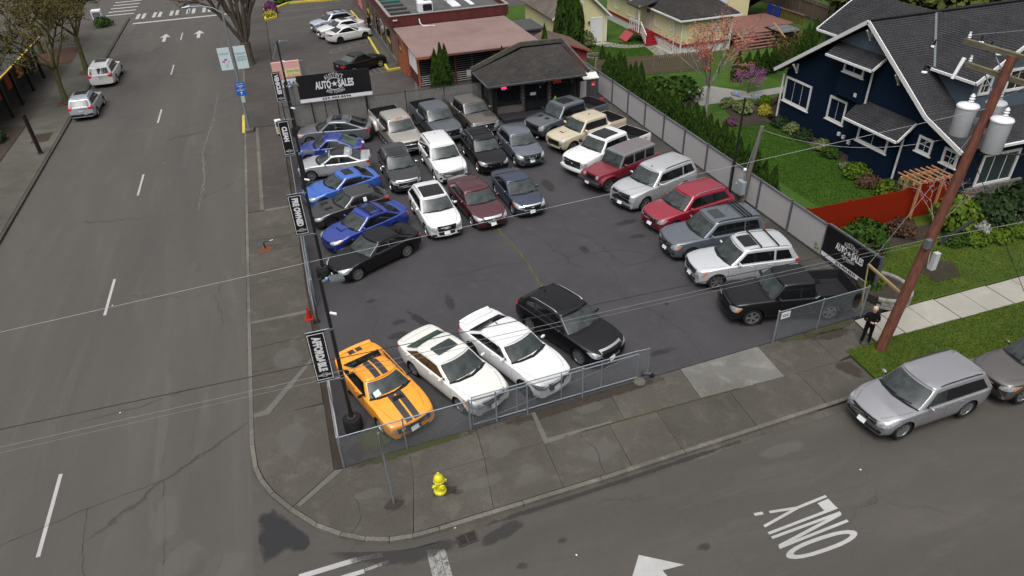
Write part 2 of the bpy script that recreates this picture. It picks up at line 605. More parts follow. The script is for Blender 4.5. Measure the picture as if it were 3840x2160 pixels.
    for row in rows:
        for p in row: gv.append((-p[0], -p[1], p[2]))
    for i in range(nrow - 1):
        for j in range(K - 1):
            a, b, c, d = i * K + j, i * K + j + 1, (i + 1) * K + j + 1, (i + 1) * K + j
            gf.append((a, d, c, b)); gf.append((a + mir, b + mir, c + mir, d + mir))
    top = [(nrow - 1) * K + j for j in range(K)] + [mir + (nrow - 1) * K + j for j in range(K - 2, 0, -1)]
    gf.append(tuple(top))
    cabin_m = S.get('roof_paint')
    bm_ = MB(); bm_.add(verts, faces)
    if cabin_m is None: bm_.add(gv, gf)
    me = bm_.mesh('body')
    b2 = bmesh.new(); b2.from_mesh(me)
    bmesh.ops.remove_doubles(b2, verts=b2.verts, dist=2e-4)
    bmesh.ops.recalc_face_normals(b2, faces=b2.faces)
    b2.to_mesh(me); b2.free()
    me.polygons.foreach_set('use_smooth', [True] * len(me.polygons)); me.set_sharp_from_angle(angle=RAD(38))
    link('body', me, root, body_m)
    if cabin_m is not None:
        g2 = MB(); g2.add(gv, gf)
        me2 = g2.mesh('hardtop')
        b2 = bmesh.new(); b2.from_mesh(me2); bmesh.ops.remove_doubles(b2, verts=b2.verts, dist=2e-4); bmesh.ops.recalc_face_normals(b2, faces=b2.faces); b2.to_mesh(me2); b2.free()
        me2.polygons.foreach_set('use_smooth', [True] * len(me2.polygons)); me2.set_sharp_from_angle(angle=RAD(38))
        link('hardtop', me2, root, cabin_m)
    if bedf:
        bb = MB(); bb.add(verts, bedf)
        me3 = bb.mesh('truck_bed')
        b2 = bmesh.new(); b2.from_mesh(me3)
        bmesh.ops.delete(b2, geom=[v for v in b2.verts if not v.link_faces], context='VERTS'); b2.to_mesh(me3); b2.free()
        bed_o = link('truck_bed', me3, root, LINER)
        if S.get('ribs', True):
            rb = MB()
            for k in range(-5, 6): rb.b2((-pickup[1] + .06, k * .13 - .03, pickup[2]), (-pickup[0] - .06, k * .13 + .03, pickup[2] + .018))
            rb.obj('bed_rib', LINER, bed_o)
    wl_.obj('wheel_well', BLACKP, root)
    bvh = BVHTree.FromPolygons([Vector(v) for v in verts] + [Vector(v) for v in gv],
                               [list(f) for f in faces] + [list(f) for f in bedf] + [[i + len(verts) for i in f] for f in gf])
    gbvh = BVHTree.FromPolygons([Vector(v) for v in gv], [list(f) for f in gf])
    def put(pname, mat, poly, d=None, off=.006, parent=root, both=False, step=.09, bv=bvh, smooth=40):
        out = None
        for sg in ((1, -1) if both else (1,)):
            P = [(-p[0], p[1] * sg, p[2]) for p in poly]
            dd = None if d is None else (-d[0], d[1] * sg, d[2])
            v, f = decal(bv, P, dd, off, step)
            mbx = MB(); mbx.add(v, f)
            mm = mbx.mesh(pname)
            # face the right way
            q = bmesh.new(); q.from_mesh(mm); bmesh.ops.recalc_face_normals(q, faces=q.faces)
            cen = Vector((-(L / 2), 0, .5))
            sm = sum(((f_.calc_center_median() - cen).dot(f_.normal) for f_ in q.faces))
            if sm < 0: bmesh.ops.reverse_faces(q, faces=q.faces)
            q.to_mesh(mm); q.free()
            mm.polygons.foreach_set('use_smooth', [True] * len(mm.polygons))
            out = link(pname, mm, parent, mat)
        return out
    # ---------------------------------------------------------------- glass
    def front_pt(t, q):
        pts, w = gout(t)
        xf = pts[0][0]; k = 1 - .62 * t
        x = xf + gb * k * q * q
        zbase = zd(x) - .05
        return (x, q * w, zbase + (zr(x) - rcr - zbase) * t)
    def rear_pt(t, q):
        pts, w = gout(t)
        xr_ = pts[-1][0]; k = 1 - .62 * t
        x = xr_ - gbr * k * q * q
        zbase = zd(min(x, L)) - .05
        if pickup: zbase = zd(pickup[0]) - .05
        return (x, q * w, zbase + (zr(x) - rcr - zbase) * t)
    def glass_grid(pname, fn, t0, t1, q0, mat, d):
        ns, nt = 13, 8
        vs, fs = [], []
        for a in range(nt):
            t = t0 + (t1 - t0) * a / (nt - 1)
            for b in range(ns):
                q = -q0 + 2 * q0 * b / (ns - 1)
                if a in (0, nt - 1) and b in (0, ns - 1): q *= .97
                x, y, z = fn(t, q)
                vs.append(Vector((-x, y, z)))
        nv = []
        for p in vs:
            loc, nrm, i_, ds = gbvh.find_nearest(p)
            if nrm.dot(Vector((d[0], 0, .8))) < 0: nrm = -nrm
            nv.append(loc + nrm * (.009 if d[0] > 0 else .02))
        for a in range(nt - 1):
            for b in range(ns - 1): fs.append((a*ns+b, a*ns+b+1, (a+1)*ns+b+1, (a+1)*ns+b))
        mbx = MB(); mbx.add(nv, fs)
        mm = mbx.mesh(pname)
        if mm.polygons[0].normal.dot(Vector((d[0], 0, .8))) < 0: mm.flip_normals()
        mm.polygons.foreach_set('use_smooth', [True] * len(mm.polygons))
        return link(pname, mm, root, mat)
    ws = glass_grid('windshield', front_pt, S.get('ws0', .045), .965, .92, glass, (1, 0, 0))
    glass_grid('rear_window', rear_pt, S.get('rw0', .16), S.get('rw1', .93), S.get('rwq', .84), S.get('rglass', sglass), (-1, 0, 0))
    # side windows: a band between belt and roof rail, cut by the pillars
    lo, hi = S.get('dlo', (.14, .89))
    def side_edge(t):
        pts, w = gout(t)
        return pts[7][0], pts[-8][0], w
    a0 = side_edge(lo); a1 = side_edge(hi)
    fpad, rpad = S.get('dlopad', (.03, .06))
    def xf_at(t): e = side_edge(t); return e[0] + fpad
    def xr_at(t): e = side_edge(t); return e[1] - rpad
    def zt(x, t):
        zbase = zd(x) - .05
        if pickup and x > pickup[0]: zbase = zd(pickup[0]) - .05
        return zbase + (zr(x) - rcr - zbase) * t
    cuts = S['pillars']                                   # x of the pillar centres between the windows
    hwp = S.get('pillar_w', .035)
    segs = []
    xl = None
    bounds = [None] + list(cuts) + [None]
    for k in range(len(bounds) - 1):
        l, rr_ = bounds[k], bounds[k + 1]
        pol = []
        T = [lo, lo + (hi - lo) * .33, lo + (hi - lo) * .66, hi]
        left = [(max(xf_at(t), l + hwp) if l is not None else xf_at(t)) for t in T]
        right = [(min(xr_at(t), rr_ - hwp) if rr_ is not None else xr_at(t)) for t in T]
        if l is not None and rr_ is None and max(rt - lt for lt, rt in zip(left, right)) < .12: continue
        pol = []
        keep = [q for q in range(4) if right[q] - left[q] > .03]
        if len(keep) < 2: continue
        for q in keep: pol.append((left[q], T[q]))
        nmid = 4
        ql = keep[-1]
        for s_ in range(1, nmid): pol.append((left[ql] + (right[ql] - left[ql]) * s_ / nmid, T[ql]))
        for q in reversed(keep): pol.append((right[q], T[q]))
        for s_ in range(nmid - 1, 0, -1): pol.append((left[keep[0]] + (right[keep[0]] - left[keep[0]]) * s_ / nmid, T[keep[0]]))
        poly3 = [(x, w0, zt(x, t)) for x, t in pol]
        put('side_window', sglass if (k or not S.get('clearfront')) else glass, poly3, (0, -1, 0), .007, both=True, bv=gbvh, step=.12)
        if S.get('trim') is not None:
            for sg in (1, -1):
                ring = [(-x, y * sg, z) for x, y, z in poly3]; ring.append(ring[0])
                v, f = ribbon(gbvh, ring, .028, (0, -sg, 0), .010, .15)
                tm_ = MB(); tm_.add(v, f); tm_.obj('window_trim', S['trim'], root)
    for kc, c in enumerate(cuts):                          # blacked-out pillars between the panes
        if kc in S.get('painted', ()): continue
        T = [lo + (hi - lo) * q / 4 for q in range(5)]
        if xr_at(hi) - c < .1: T = T[:3]
        put('window_pillar', BLACKP, [(c - hwp - .01, w0, zt(c, t)) for t in T] + [(c + hwp + .01, w0, zt(c, t)) for t in reversed(T)], (0, -1, 0), .005, both=True, bv=gbvh, step=.2)
    # ---------------------------------------------------------------- gaps between panels
    gp = MB()
    zbelt = lambda x: zd(x) - .02
    doors = S['doors']                                    # x of the vertical shut lines
    for sg in (1, -1):
        for x in doors:
            v, f = ribbon(bvh, [(-x, sg * w0, zbelt(x)), (-x - .02, sg * w0, zb + .35), (-x + .0, sg * w0, zb + .12)], .010, (0, -sg, 0), .003); gp.add(v, f)
        xa, xc = doors[0], doors[-1]
        v, f = ribbon(bvh, [(-xa, sg * w0, zb + .12), (-xc, sg * w0, zb + .12)], .010, (0, -sg, 0), .003); gp.add(v, f)
        hx0, hx1 = .16, xb0 + .12
        hq = S.get('hoodq', .85)
        pl = [(-(hx0 + (hx1 - hx0) * k / 6), sg * hw(hx0 + (hx1 - hx0) * k / 6) * (hq - (hq - .60) * (1 - k / 6) ** 2), 1.5) for k in range(7)]
        v, f = ribbon(bvh, pl, .010, (0, 0, -1), .003); gp.add(v, f)
    if S.get('boot'):
        bx = S['boot']
        v, f = ribbon(bvh, [(-bx, -w0 * .72, 1.6), (-bx, w0 * .72, 1.6)], .010, (0, 0, -1), .003); gp.add(v, f)
        for sg in (1, -1):
            v, f = ribbon(bvh, [(-bx, sg * w0 * .72, 1.6), (-L + .06, sg * w0 * .70, 1.6)], .010, (0, 0, -1), .003); gp.add(v, f)
    gp.obj('panel_gap', GAP, root)['kind'] = 'stuff'
    # cowl at the foot of the windscreen and the wipers
    cw_pts = [front_pt(S.get('cowl', .13), q) for q in (-.95, -.6, 0, .6, .95)]
    v, f = ribbon(bvh, [(-p[0] + .03, p[1], p[2] + .2) for p in cw_pts], .13, (0, 0, -1), .006)
    q = MB(); q.add(v, f); q.obj('cowl', BLACKP, root)
    for y0, y1 in ((-.55, .02), (.05, .66)):
        a = front_pt(.17, y0); b = front_pt(.22, y1)
        q = MB(); q.beam((-a[0] + .02, a[1], a[2] + .025), (-b[0] + .02, b[1], b[2] + .025), .022, .02); q.obj('wiper', BLACKP, root)
    # ---------------------------------------------------------------- wheels
    tm, rm = rim_meshes(r, S.get('rim', 'five'), S.get('tw', .22))
    track = w0 - S.get('tw', .22) / 2 - S.get('inset', .025)
    rim_mats = S.get('rim_m', ALLOY)
    for a in axles:
        for sg in (1, -1):
            wh = link('wheel', tm, root, RUBBER)
            wh.location = (-a, sg * track, r)
            if sg < 0: wh.rotation_euler = (0, 0, pi)
            rm_o = link('rim', rm, wh, [ALLOY, BLACKP])
            if rim_mats is not ALLOY:
                for si in (0,):
                    rm_o.material_slots[si].link = 'OBJECT'; rm_o.material_slots[si].material = rim_mats
    # ---------------------------------------------------------------- mirrors and handles
    mx = S.get('mirror', None)
    if mx is None:
        mx = side_edge(.12)[0] + .12
    mz = zd(mx) + S.get('mz', .06)
    mm_ = S.get('mirror_m', body_m)
    sc = S.get('msc', 1.0)
    for sg in (1, -1):
        q = MB()
        prof = [(.02, -.10), (.065, -.07), (.085, 0), (.075, .06), (.03, .09)]
        q.lathe(prof, 10)
        me_ = q.mesh('side_mirror', 60)
        o = link('side_mirror', me_, root, mm_)
        o.location = (-mx, sg * (w0 + .07 * sc), mz + .05)
        o.rotation_euler = (RAD(90), 0, 0)
        o.scale = (.62 * sc, .85 * sc, 1.10 * sc)
        q = MB(); q.beam((-mx, sg * (w0 - .10), mz), (-mx, sg * (w0 + .03), mz + .04), .06, .035); q.obj('mirror_arm', BLACKP, root)
    for x in S.get('handles', []):
        for sg in (1, -1):
            p = offset_on(bvh, (-x, sg * w0, zd(x) - S.get('hz', .13)), (0, -sg, 0), .012)
            q = MB(); q.box(p, (.17, .025, .03)); q.obj('door_handle', S.get('handle_m', body_m), root)
    # ---------------------------------------------------------------- lamps, grille, bumpers, plates: polygons on the body
    for it in S.get('decals', []):
        put(it[0], it[1], it[2], it[3] if len(it) > 3 else None, (it[4] if len(it) > 4 else .008) + .010, both=(len(it) > 5 and it[5]), step=.05)
    for fn in S.get('extra', []): fn(root, bvh, S, put, hw, zd, zr, gout, gbvh)
    return root
# ------------------------------------------------------------------ ground materials
def ground_mat(name, base, dark, light, grain=.18, blot=.25, crack=0.0, crack_scale=.22, moss=None, moss_amt=0.0, rough=.75, stretch=None, rnd=0.0, bump=.25, gscale=90.0, wear=None, wear_amt=.5, wear_scale=6.0):
    m = bpy.data.materials.new(name); m.use_nodes = True
    nt = m.node_tree; N, L = nt.nodes, nt.links
    b = N['Principled BSDF']
    b.inputs['Specular IOR Level'].default_value = .32
    geo = N.new('ShaderNodeNewGeometry')
    def noise_(scale, detail=5, rough_=.6, st=(1, 1, 1), dist=0.0):
        mp = N.new('ShaderNodeMapping'); mp.inputs['Scale'].default_value = st
        L.new(geo.outputs['Position'], mp.inputs['Vector'])
        n = N.new('ShaderNodeTexNoise'); n.inputs['Scale'].default_value = scale; n.inputs['Detail'].default_value = detail; n.inputs['Roughness'].default_value = rough_; n.inputs['Distortion'].default_value = dist
        L.new(mp.outputs[0], n.inputs['Vector']); return n.outputs[0]
    def ramp(src, p0, p1, c0=(0, 0, 0), c1=(1, 1, 1)):
        r = N.new('ShaderNodeValToRGB'); r.color_ramp.elements[0].position = p0; r.color_ramp.elements[1].position = p1
        r.color_ramp.elements[0].color = (*c0, 1); r.color_ramp.elements[1].color = (*c1, 1)
        L.new(src, r.inputs[0]); return r.outputs[0]
    def mix(f, a, c, mode='MIX'):
        x = N.new('ShaderNodeMix'); x.data_type = 'RGBA'; x.blend_type = mode
        if isinstance(f, (int, float)): x.inputs[0].default_value = f
        else: L.new(f, x.inputs[0])
        for s, i in ((a, 6), (c, 7)):
            if isinstance(s, tuple): x.inputs[i].default_value = (*s, 1)
            else: L.new(s, x.inputs[i])
        return x.outputs[2]
    st = stretch or (1, 1, 1)
    col = mix(ramp(noise_(.35, 6, .62, st), .36, .66), dark, base)
    col = mix(ramp(noise_(1.3, 7, .68, st, .4), .52, .78), col, light)
    if blot: col = mix(ramp(noise_(4.5, 6, .7), .45, .75), col, mix(blot, col, dark))
    if moss:
        col = mix(ramp(noise_(1.1, 8, .75, (1, 1, 1), .6), .62 - moss_amt, .72), col, moss)
    g = noise_(gscale, 3, .6)
    col = mix(grain * 2.0, col, ramp(g, .25, .75, (.35, .35, .35), (.65, .65, .65)), 'OVERLAY')
    g2 = noise_(14.0, 5, .7)
    col = mix(grain * 1.6, col, ramp(g2, .3, .7, (.38, .38, .38), (.62, .62, .62)), 'OVERLAY')
    if wear:
        col = mix(ramp(noise_(wear_scale, 8, .8, (1, 1, 1), .8), .22 + .30 * wear_amt, .27 + .30 * wear_amt), wear, col)
    if rnd:
        oi = N.new('ShaderNodeObjectInfo')
        mr = N.new('ShaderNodeMapRange'); mr.inputs['To Min'].default_value = 1 - rnd; mr.inputs['To Max'].default_value = 1 + rnd
        L.new(oi.outputs['Random'], mr.inputs[0])
        sc = N.new('ShaderNodeVectorMath'); sc.operation = 'SCALE'
        L.new(col, sc.inputs[0]); L.new(mr.outputs[0], sc.inputs['Scale']); col = sc.outputs[0]
    if crack:
        wob = N.new('ShaderNodeTexNoise'); wob.inputs['Scale'].default_value = 1.2; wob.inputs['Detail'].default_value = 6
        L.new(geo.outputs['Position'], wob.inputs['Vector'])
        ad = N.new('ShaderNodeVectorMath'); ad.operation = 'MULTIPLY_ADD'; ad.inputs[1].default_value = (1.1, 1.1, 0)
        L.new(wob.outputs['Color'], ad.inputs[0]); L.new(geo.outputs['Position'], ad.inputs[2])
        vo = N.new('ShaderNodeTexVoronoi'); vo.feature = 'DISTANCE_TO_EDGE'; vo.inputs['Scale'].default_value = crack_scale
        L.new(ad.outputs[0], vo.inputs['Vector'])
        ln = ramp(vo.outputs['Distance'], .0012, .0055 , (1, 1, 1), (0, 0, 0))
        msk = ramp(noise_(.16, 4, .6), .50, .60)
        mm = N.new('ShaderNodeMath'); mm.operation = 'MULTIPLY'; L.new(ln, mm.inputs[0]); L.new(msk, mm.inputs[1])
        m2 = N.new('ShaderNodeMath'); m2.operation = 'MULTIPLY'; L.new(mm.outputs[0], m2.inputs[0]); m2.inputs[1].default_value = crack
        col = mix(m2.outputs[0], col, tuple(c * .35 for c in dark))
    L.new(col, b.inputs['Base Color'])
    rr = N.new('ShaderNodeMapRange'); rr.inputs['From Min'].default_value = .35; rr.inputs['From Max'].default_value = .65
    rr.inputs['To Min'].default_value = rough - .14; rr.inputs['To Max'].default_value = rough + .12
    L.new(noise_(.5, 5), rr.inputs[0]); L.new(rr.outputs[0], b.inputs['Roughness'])
    if bump:
        bp = N.new('ShaderNodeBump'); bp.inputs['Strength'].default_value = bump; bp.inputs['Distance'].default_value = .01
        L.new(g, bp.inputs['Height']); L.new(bp.outputs[0], b.inputs['Normal'])
    MATS[name] = m
    return m

def stain_mat(name, col, rough, strength, nscale=1.6, soft=.35):
    """a damp or oily mark whose edge is broken up by noise; 'fade' runs 1 in the middle to 0 at the rim"""
    m = bpy.data.materials.new(name); m.use_nodes = True
    N, L = m.node_tree.nodes, m.node_tree.links
    b = N['Principled BSDF']; b.inputs['Base Color'].default_value = (*col, 1); b.inputs['Roughness'].default_value = rough
    at = N.new('ShaderNodeAttribute'); at.attribute_name = 'fade'
    geo = N.new('ShaderNodeNewGeometry')
    n = N.new('ShaderNodeTexNoise'); n.inputs['Scale'].default_value = nscale; n.inputs['Detail'].default_value = 8; n.inputs['Roughness'].default_value = .65
    L.new(geo.outputs['Position'], n.inputs['Vector'])
    a = N.new('ShaderNodeMath'); a.operation = 'MULTIPLY_ADD'; a.inputs[1].default_value = 1.5; a.inputs[2].default_value = -.75
    L.new(n.outputs[0], a.inputs[0])
    s = N.new('ShaderNodeMath'); s.operation = 'ADD'; L.new(at.outputs['Fac'], s.inputs[0]); L.new(a.outputs[0], s.inputs[1])
    mr = N.new('ShaderNodeMapRange'); mr.interpolation_type = 'SMOOTHSTEP'
    mr.inputs['From Min'].default_value = .30; mr.inputs['From Max'].default_value = .30 + soft
    mr.inputs['To Max'].default_value = strength
    L.new(s.outputs[0], mr.inputs[0]); L.new(mr.outputs[0], b.inputs['Alpha'])
    return m

def stain(name, pts, z, mat, grow=.35):
    """blob over a ground polygon (or an open path with radii): a fan of rings with a fade attribute"""
    cx = sum(p[0] for p in pts) / len(pts); cy = sum(p[1] for p in pts) / len(pts)
    for _ in range(2):
        q = []
        for i in range(len(pts)):
            a, b = pts[i], pts[(i + 1) % len(pts)]
            q += [(a[0] * .75 + b[0] * .25, a[1] * .75 + b[1] * .25), (a[0] * .25 + b[0] * .75, a[1] * .25 + b[1] * .75)]
        pts = q
    n = len(pts)
    P = []
    for i in range(n):
        a, b = pts[i], pts[(i + 1) % n]
        P.append(a)
    vs = [(cx, cy, z)]; fade = [1.0]
    rings_ = ((.35, 1.0), (.7, .8), (1.0, .45), (1.0 + grow, 0.0))
    for s, f in rings_:
        for p in P: vs.append((cx + (p[0] - cx) * s, cy + (p[1] - cy) * s, z)); fade.append(f)
    m = len(P); fs = [(0, 1 + i, 1 + (i + 1) % m) for i in range(m)]
    for r_ in range(3):
        for i in range(m): fs.append((1 + r_*m + i, 1 + (r_+1)*m + i, 1 + (r_+1)*m + (i+1) % m, 1 + r_*m + (i+1) % m))
    me = bpy.data.meshes.new(name); me.from_pydata(vs, [], fs)
    at = me.attributes.new('fade', 'FLOAT', 'POINT'); at.data.foreach_set('value', fade)
    me.update()
    if me.polygons[0].normal.z < 0: me.flip_normals()
    o = link(name, me, None, mat); o['kind'] = 'structure'
    return o

def streak(name, path, width, z, mat):
    """long stain along a path"""
    vs, fade = [], []
    n = len(path)
    for i, p in enumerate(path):
        a, b = path[max(0, i - 1)], path[min(n - 1, i + 1)]
        t = Vector((b[0] - a[0], b[1] - a[1])).normalized(); s = Vector((-t.y, t.x))
        w = width[i] if isinstance(width, (list, tuple)) else width
        e = 0.0 if i in (0, n - 1) else 1.0
        for q, f in ((-1, 0), (-.5, .7), (0, 1), (.5, .7), (1, 0)):
            vs.append((p[0] + s.x * w * q, p[1] + s.y * w * q, z)); fade.append(f * (.3 + .7 * e))
    fs = [(5*i+k, 5*i+k+1, 5*i+5+k+1, 5*i+5+k) for i in range(n - 1) for k in range(4)]
    me = bpy.data.meshes.new(name); me.from_pydata(vs, [], fs)
    at = me.attributes.new('fade', 'FLOAT', 'POINT'); at.data.foreach_set('value', fade)
    me.update()
    if me.polygons[0].normal.z < 0: me.flip_normals()
    o = link(name, me, None, mat); o['kind'] = 'structure'
    return o

def crack_line(name, path, z, mat, w=.02, jit=.06, parent=None):
    """thin wandering ribbon"""
    P = []
    for i in range(len(path) - 1):
        a, b = path[i], path[i + 1]
        k = max(2, int(hypot(b[0] - a[0], b[1] - a[1]) / .18))
        for j in range(k): P.append((a[0] + (b[0] - a[0]) * j / k + rng.uniform(-jit, jit), a[1] + (b[1] - a[1]) * j / k + rng.uniform(-jit, jit)))
    P.append(path[-1])
    m = MB(); vs = []
    for i, p in enumerate(P):
        a, b = P[max(0, i - 1)], P[min(len(P) - 1, i + 1)]
        t = Vector((b[0] - a[0], b[1] - a[1])).normalized()
        ww = w * rng.uniform(.3, 1.0)
        vs += [(p[0] + t.y * ww / 2, p[1] - t.x * ww / 2, z), (p[0] - t.y * ww / 2, p[1] + t.x * ww / 2, z)]
    m.add(vs, [(2*i, 2*i+2, 2*i+3, 2*i+1) for i in range(len(P) - 1)])
    o = m.obj(name, mat, parent)
    if parent is None: o['kind'] = 'structure'
    return o
FWD, REAR = (1, 0, 0), (-1, 0, 0)
def rect(hw_, z0, z1, x=0.0, hw2=None):
    hw2 = hw_ if hw2 is None else hw2
    return [(x, -hw_, z0), (x, hw_, z0), (x, hw2, z1), (x, -hw2, z1)]
def half(y0, y1, z0, z1, x=0.0): return [(x, y0, z0), (x, y1, z0), (x, y1, z1), (x, y0, z1)]

def face(W, g=None, gm=BLACKP, ring=None, bars=0, barm=CHROME, lamp=None, lamp_m=LAMP, low=None, fog=None, plate=.45, turn=None, emblem=True, lowm=BLACKP):
    """decals of a car's front: g = (half width at foot, half width at top, z0, z1)"""
    D = []
    if g: g = (g[0], g[1], g[2] - .06, g[3] + .05)
    if ring is not None and g: D.append(('grille_surround', ring, rect(g[0] + .04, g[2] - .04, g[3] + .04, 0, g[1] + .04), FWD, .006))
    if g: D.append(('grille', gm, rect(g[0], g[2], g[3], 0, g[1]), FWD, .012))
    for k in range(bars):
        z = g[2] + (g[3] - g[2]) * (k + .5) / bars
        w = g[0] + (g[1] - g[0]) * (k + .5) / bars
        D.append(('grille_bar', barm, rect(w, z - .013, z + .013), FWD, .022))
    if emblem and g:
        z = (g[2] + g[3]) / 2 + .02
        D.append(('emblem', CHROME, [(0, .065 * cos(t), z + .045 * sin(t)) for t in [k * pi / 5 for k in range(10)]], FWD, .03))
    if lamp:
        # lamp = (y inner, y outer, z foot, z top inner, z top outer, x reach)
        yi, yo, z0, z1, z2, xr = lamp
        D.append(('headlight', lamp_m, [(.0, yi, z0 + .02), (.02, (yi + yo) / 2, z0), (xr * .5, yo, z0 + .03), (xr, yo + .05, z2), (xr * .55, (yi + yo) / 2 + .05, (z1 + z2) / 2 + .02), (.05, yi, z1)], (.75, -.55, -.35), .008, True))
        if turn is not None: D.append(('turn_signal', turn, [(xr * .45, yo - .02, z0 + .03), (xr * .62, yo + .03, z0 + .04), (xr, yo + .05, z2 - .02), (xr * .72, yo + .02, z2 - .04)], (.65, -.65, -.3), .016, True))
    if low: D.append(('lower_grille', lowm, rect(low[0], low[2], low[3], 0, low[1]), FWD, .010))
    if fog: D.append(('fog_lamp', lowm, half(fog[0], fog[1], fog[2], fog[3]), (.9, -.25, 0), .012, True))
    if plate: D.append(('license_plate', PLATE, rect(.155, plate - .075, plate + .075), FWD, .035))
    return D

def rear(W, L, z0, z1, yi, yo, mat=TAIL, plate=.85, wrap=.22, bumper=None):
    D = [('taillight', mat, [(L, yi, z0 + .03), (L, yo - .05, z0), (L - wrap, yo + .05, z0 + .05), (L - wrap * .9, yo + .05, z1), (L, yo - .05, z1), (L, yi, z1 - .02)], (-.75, -.6, -.1), .008, True)]
    if plate: D.append(('license_plate', PLATE, rect(.155, plate - .075, plate + .075, L), REAR, .02))
    if bumper: D.append(('rear_bumper', BLACKP, rect(W / 2 - .12, bumper[0], bumper[1], L), REAR, .01))
    return D

def rails(mat=ALLOY, x0=.12, x1=.92, h=.05, cross=None, q=.93):
    def fn(root, bvh, S, put, hw, zd, zr, gout, gbvh):
        pts, w = gout(1.0)
        xa, xb = pts[0][0] + .1, pts[-1][0] - .05
        xs_ = [xa + (xb - xa) * (x0 + (x1 - x0) * k / 10) for k in range(11)]
        for sg in (1, -1):
            P = []
            for k, x in enumerate(xs_):
                p = offset_on(gbvh, (-x, sg * w * q, 4), (0, 0, -1), 0)
                P.append(Vector((p.x, p.y, p.z + (h if 0 < k < 10 else .0))))
            m = MB(); m.tube(P, .022, 6); m.obj('roof_rail', mat, root, 60)
        for t in (cross or []):
            x = xa + (xb - xa) * t
            z = max(offset_on(gbvh, (-x, s * w * q, 4), (0, 0, -1), 0).z for s in (0, 1))
            m = MB(); m.beam((-x, -w * q, z + h + .01), (-x, w * q, z + h + .01), .06, .03)
            for s in (1, -1): m.box((-x, s * w * q, z + h / 2), (.07, .05, h))
            m.obj('roof_bar', BLACKP, root)
    return fn

def sunroof(x0, x1, q=.62, mat=GLASS_D, name='sunroof'):
    def fn(root, bvh, S, put, hw, zd, zr, gout, gbvh):
        pts, w = gout(1.0)
        y = w * q
        m = .04
        put(name, mat, [(x0, -y + m, 3), (x0, y - m, 3), (x0 + m, y, 3), (x1 - m, y, 3), (x1, y - m, 3), (x1, -y + m, 3), (x1 - m, -y, 3), (x0 + m, -y, 3)], (0, 0, -1), .010, bv=gbvh, step=.15)
    return fn

def antenna(x, mat=BLACKP):
    def fn(root, bvh, S, put, hw, zd, zr, gout, gbvh):
        p = offset_on(gbvh, (-x, 0, 4), (0, 0, -1), 0)
        m = MB(); m.add([p + Vector((.09, 0, 0)), p + Vector((-.09, .02, 0)), p + Vector((-.09, -.02, 0)), p + Vector((-.08, 0, .075))], [(0, 1, 3), (0, 3, 2), (1, 2, 3)])
        m.obj('antenna', mat, root)
    return fn

def flares(mat, out=.05, wid=.09, q=1.0):
    def fn(root, bvh, S, put, hw, zd, zr, gout, gbvh):
        ar = S['r'] + S.get('arch', .055)
        for a in (S['fo'], S['fo'] + S['wb']):
            for sg in (1, -1):
                m = MB(); N_ = 16
                vs, fs = [], []
                for k in range(N_ + 1):
                    t = -.12 * pi + 1.24 * pi * k / N_
                    y = S['W'] / 2
                    for rr_, yy in ((ar - .005, y - .04), (ar - .005, y + out), (ar + wid * .5, y + out), (ar + wid, y - .03)):
                        vs.append((-(a + rr_ * cos(t)), sg * yy, S['r'] + rr_ * sin(t)))
                for k in range(N_):
                    for e in range(3): fs.append((4*k+e, 4*k+e+1, 4*k+4+e+1, 4*k+4+e))
                m.add(vs, fs); m.obj('fender_flare', mat, root, 50)
    return fn

def spoiler(x, z, w, mat, d=.16, lift=.03):
    def fn(root, bvh, S, put, hw, zd, zr, gout, gbvh):
        m = MB()
        n = 8
        vs = []
        for k in range(n + 1):
            y = -w + 2 * w * k / n
            b = .06 * (y / w) ** 2
            vs += [(-x + b, y, z), (-x - d + b, y, z + lift), (-x - d + b + .01, y, z + lift - .03), (-x + b, y, z - .05)]
        fs = []
        for k in range(n):
            for e in range(4): fs.append((4*k+e, 4*k+(e+1) % 4, 4*k+4+(e+1) % 4, 4*k+4+e))
        fs += [(3, 2, 1, 0), (4*n, 4*n+1, 4*n+2, 4*n+3)]
        m.add(vs, fs); m.obj('spoiler', mat, root, 40)
    return fn

def boxpart(name, mat, lo, hi, bev=.03):
    """box given in nose-back x"""
    def fn(root, bvh, S, put, hw, zd, zr, gout, gbvh):
        m = MB(); m.b2((-hi[0], lo[1], lo[2]), (-lo[0], hi[1], hi[2]))
        me = bevel(m.mesh(name), bev, 2)
        link(name, me, root, mat)
    return fn

def patch(name, mat, poly, d, off=.008, both=False):
    def fn(root, bvh, S, put, hw, zd, zr, gout, gbvh): put(name, mat, poly, d, off, both=both)
    return fn

def sticker(y=.45, mat=None):
    """paper notice behind the windscreen, lower corner"""
    def fn(root, bvh, S, put, hw, zd, zr, gout, gbvh):
        xb0, xt0 = S['cab'][0], S['cab'][1]
        x = xb0 + (xt0 - xb0) * .22 + .10
        z = 3
        put('window_sticker', mat or STICK, [(x, y - .12, z), (x + .02, y + .12, z), (x + .24, y + .12, z), (x + .22, y - .12, z)], (0, 0, -1), .012)
    return fn
STICK = pmat('sticker_paper', (0.50, 0.62, 0.58), rough=.6)

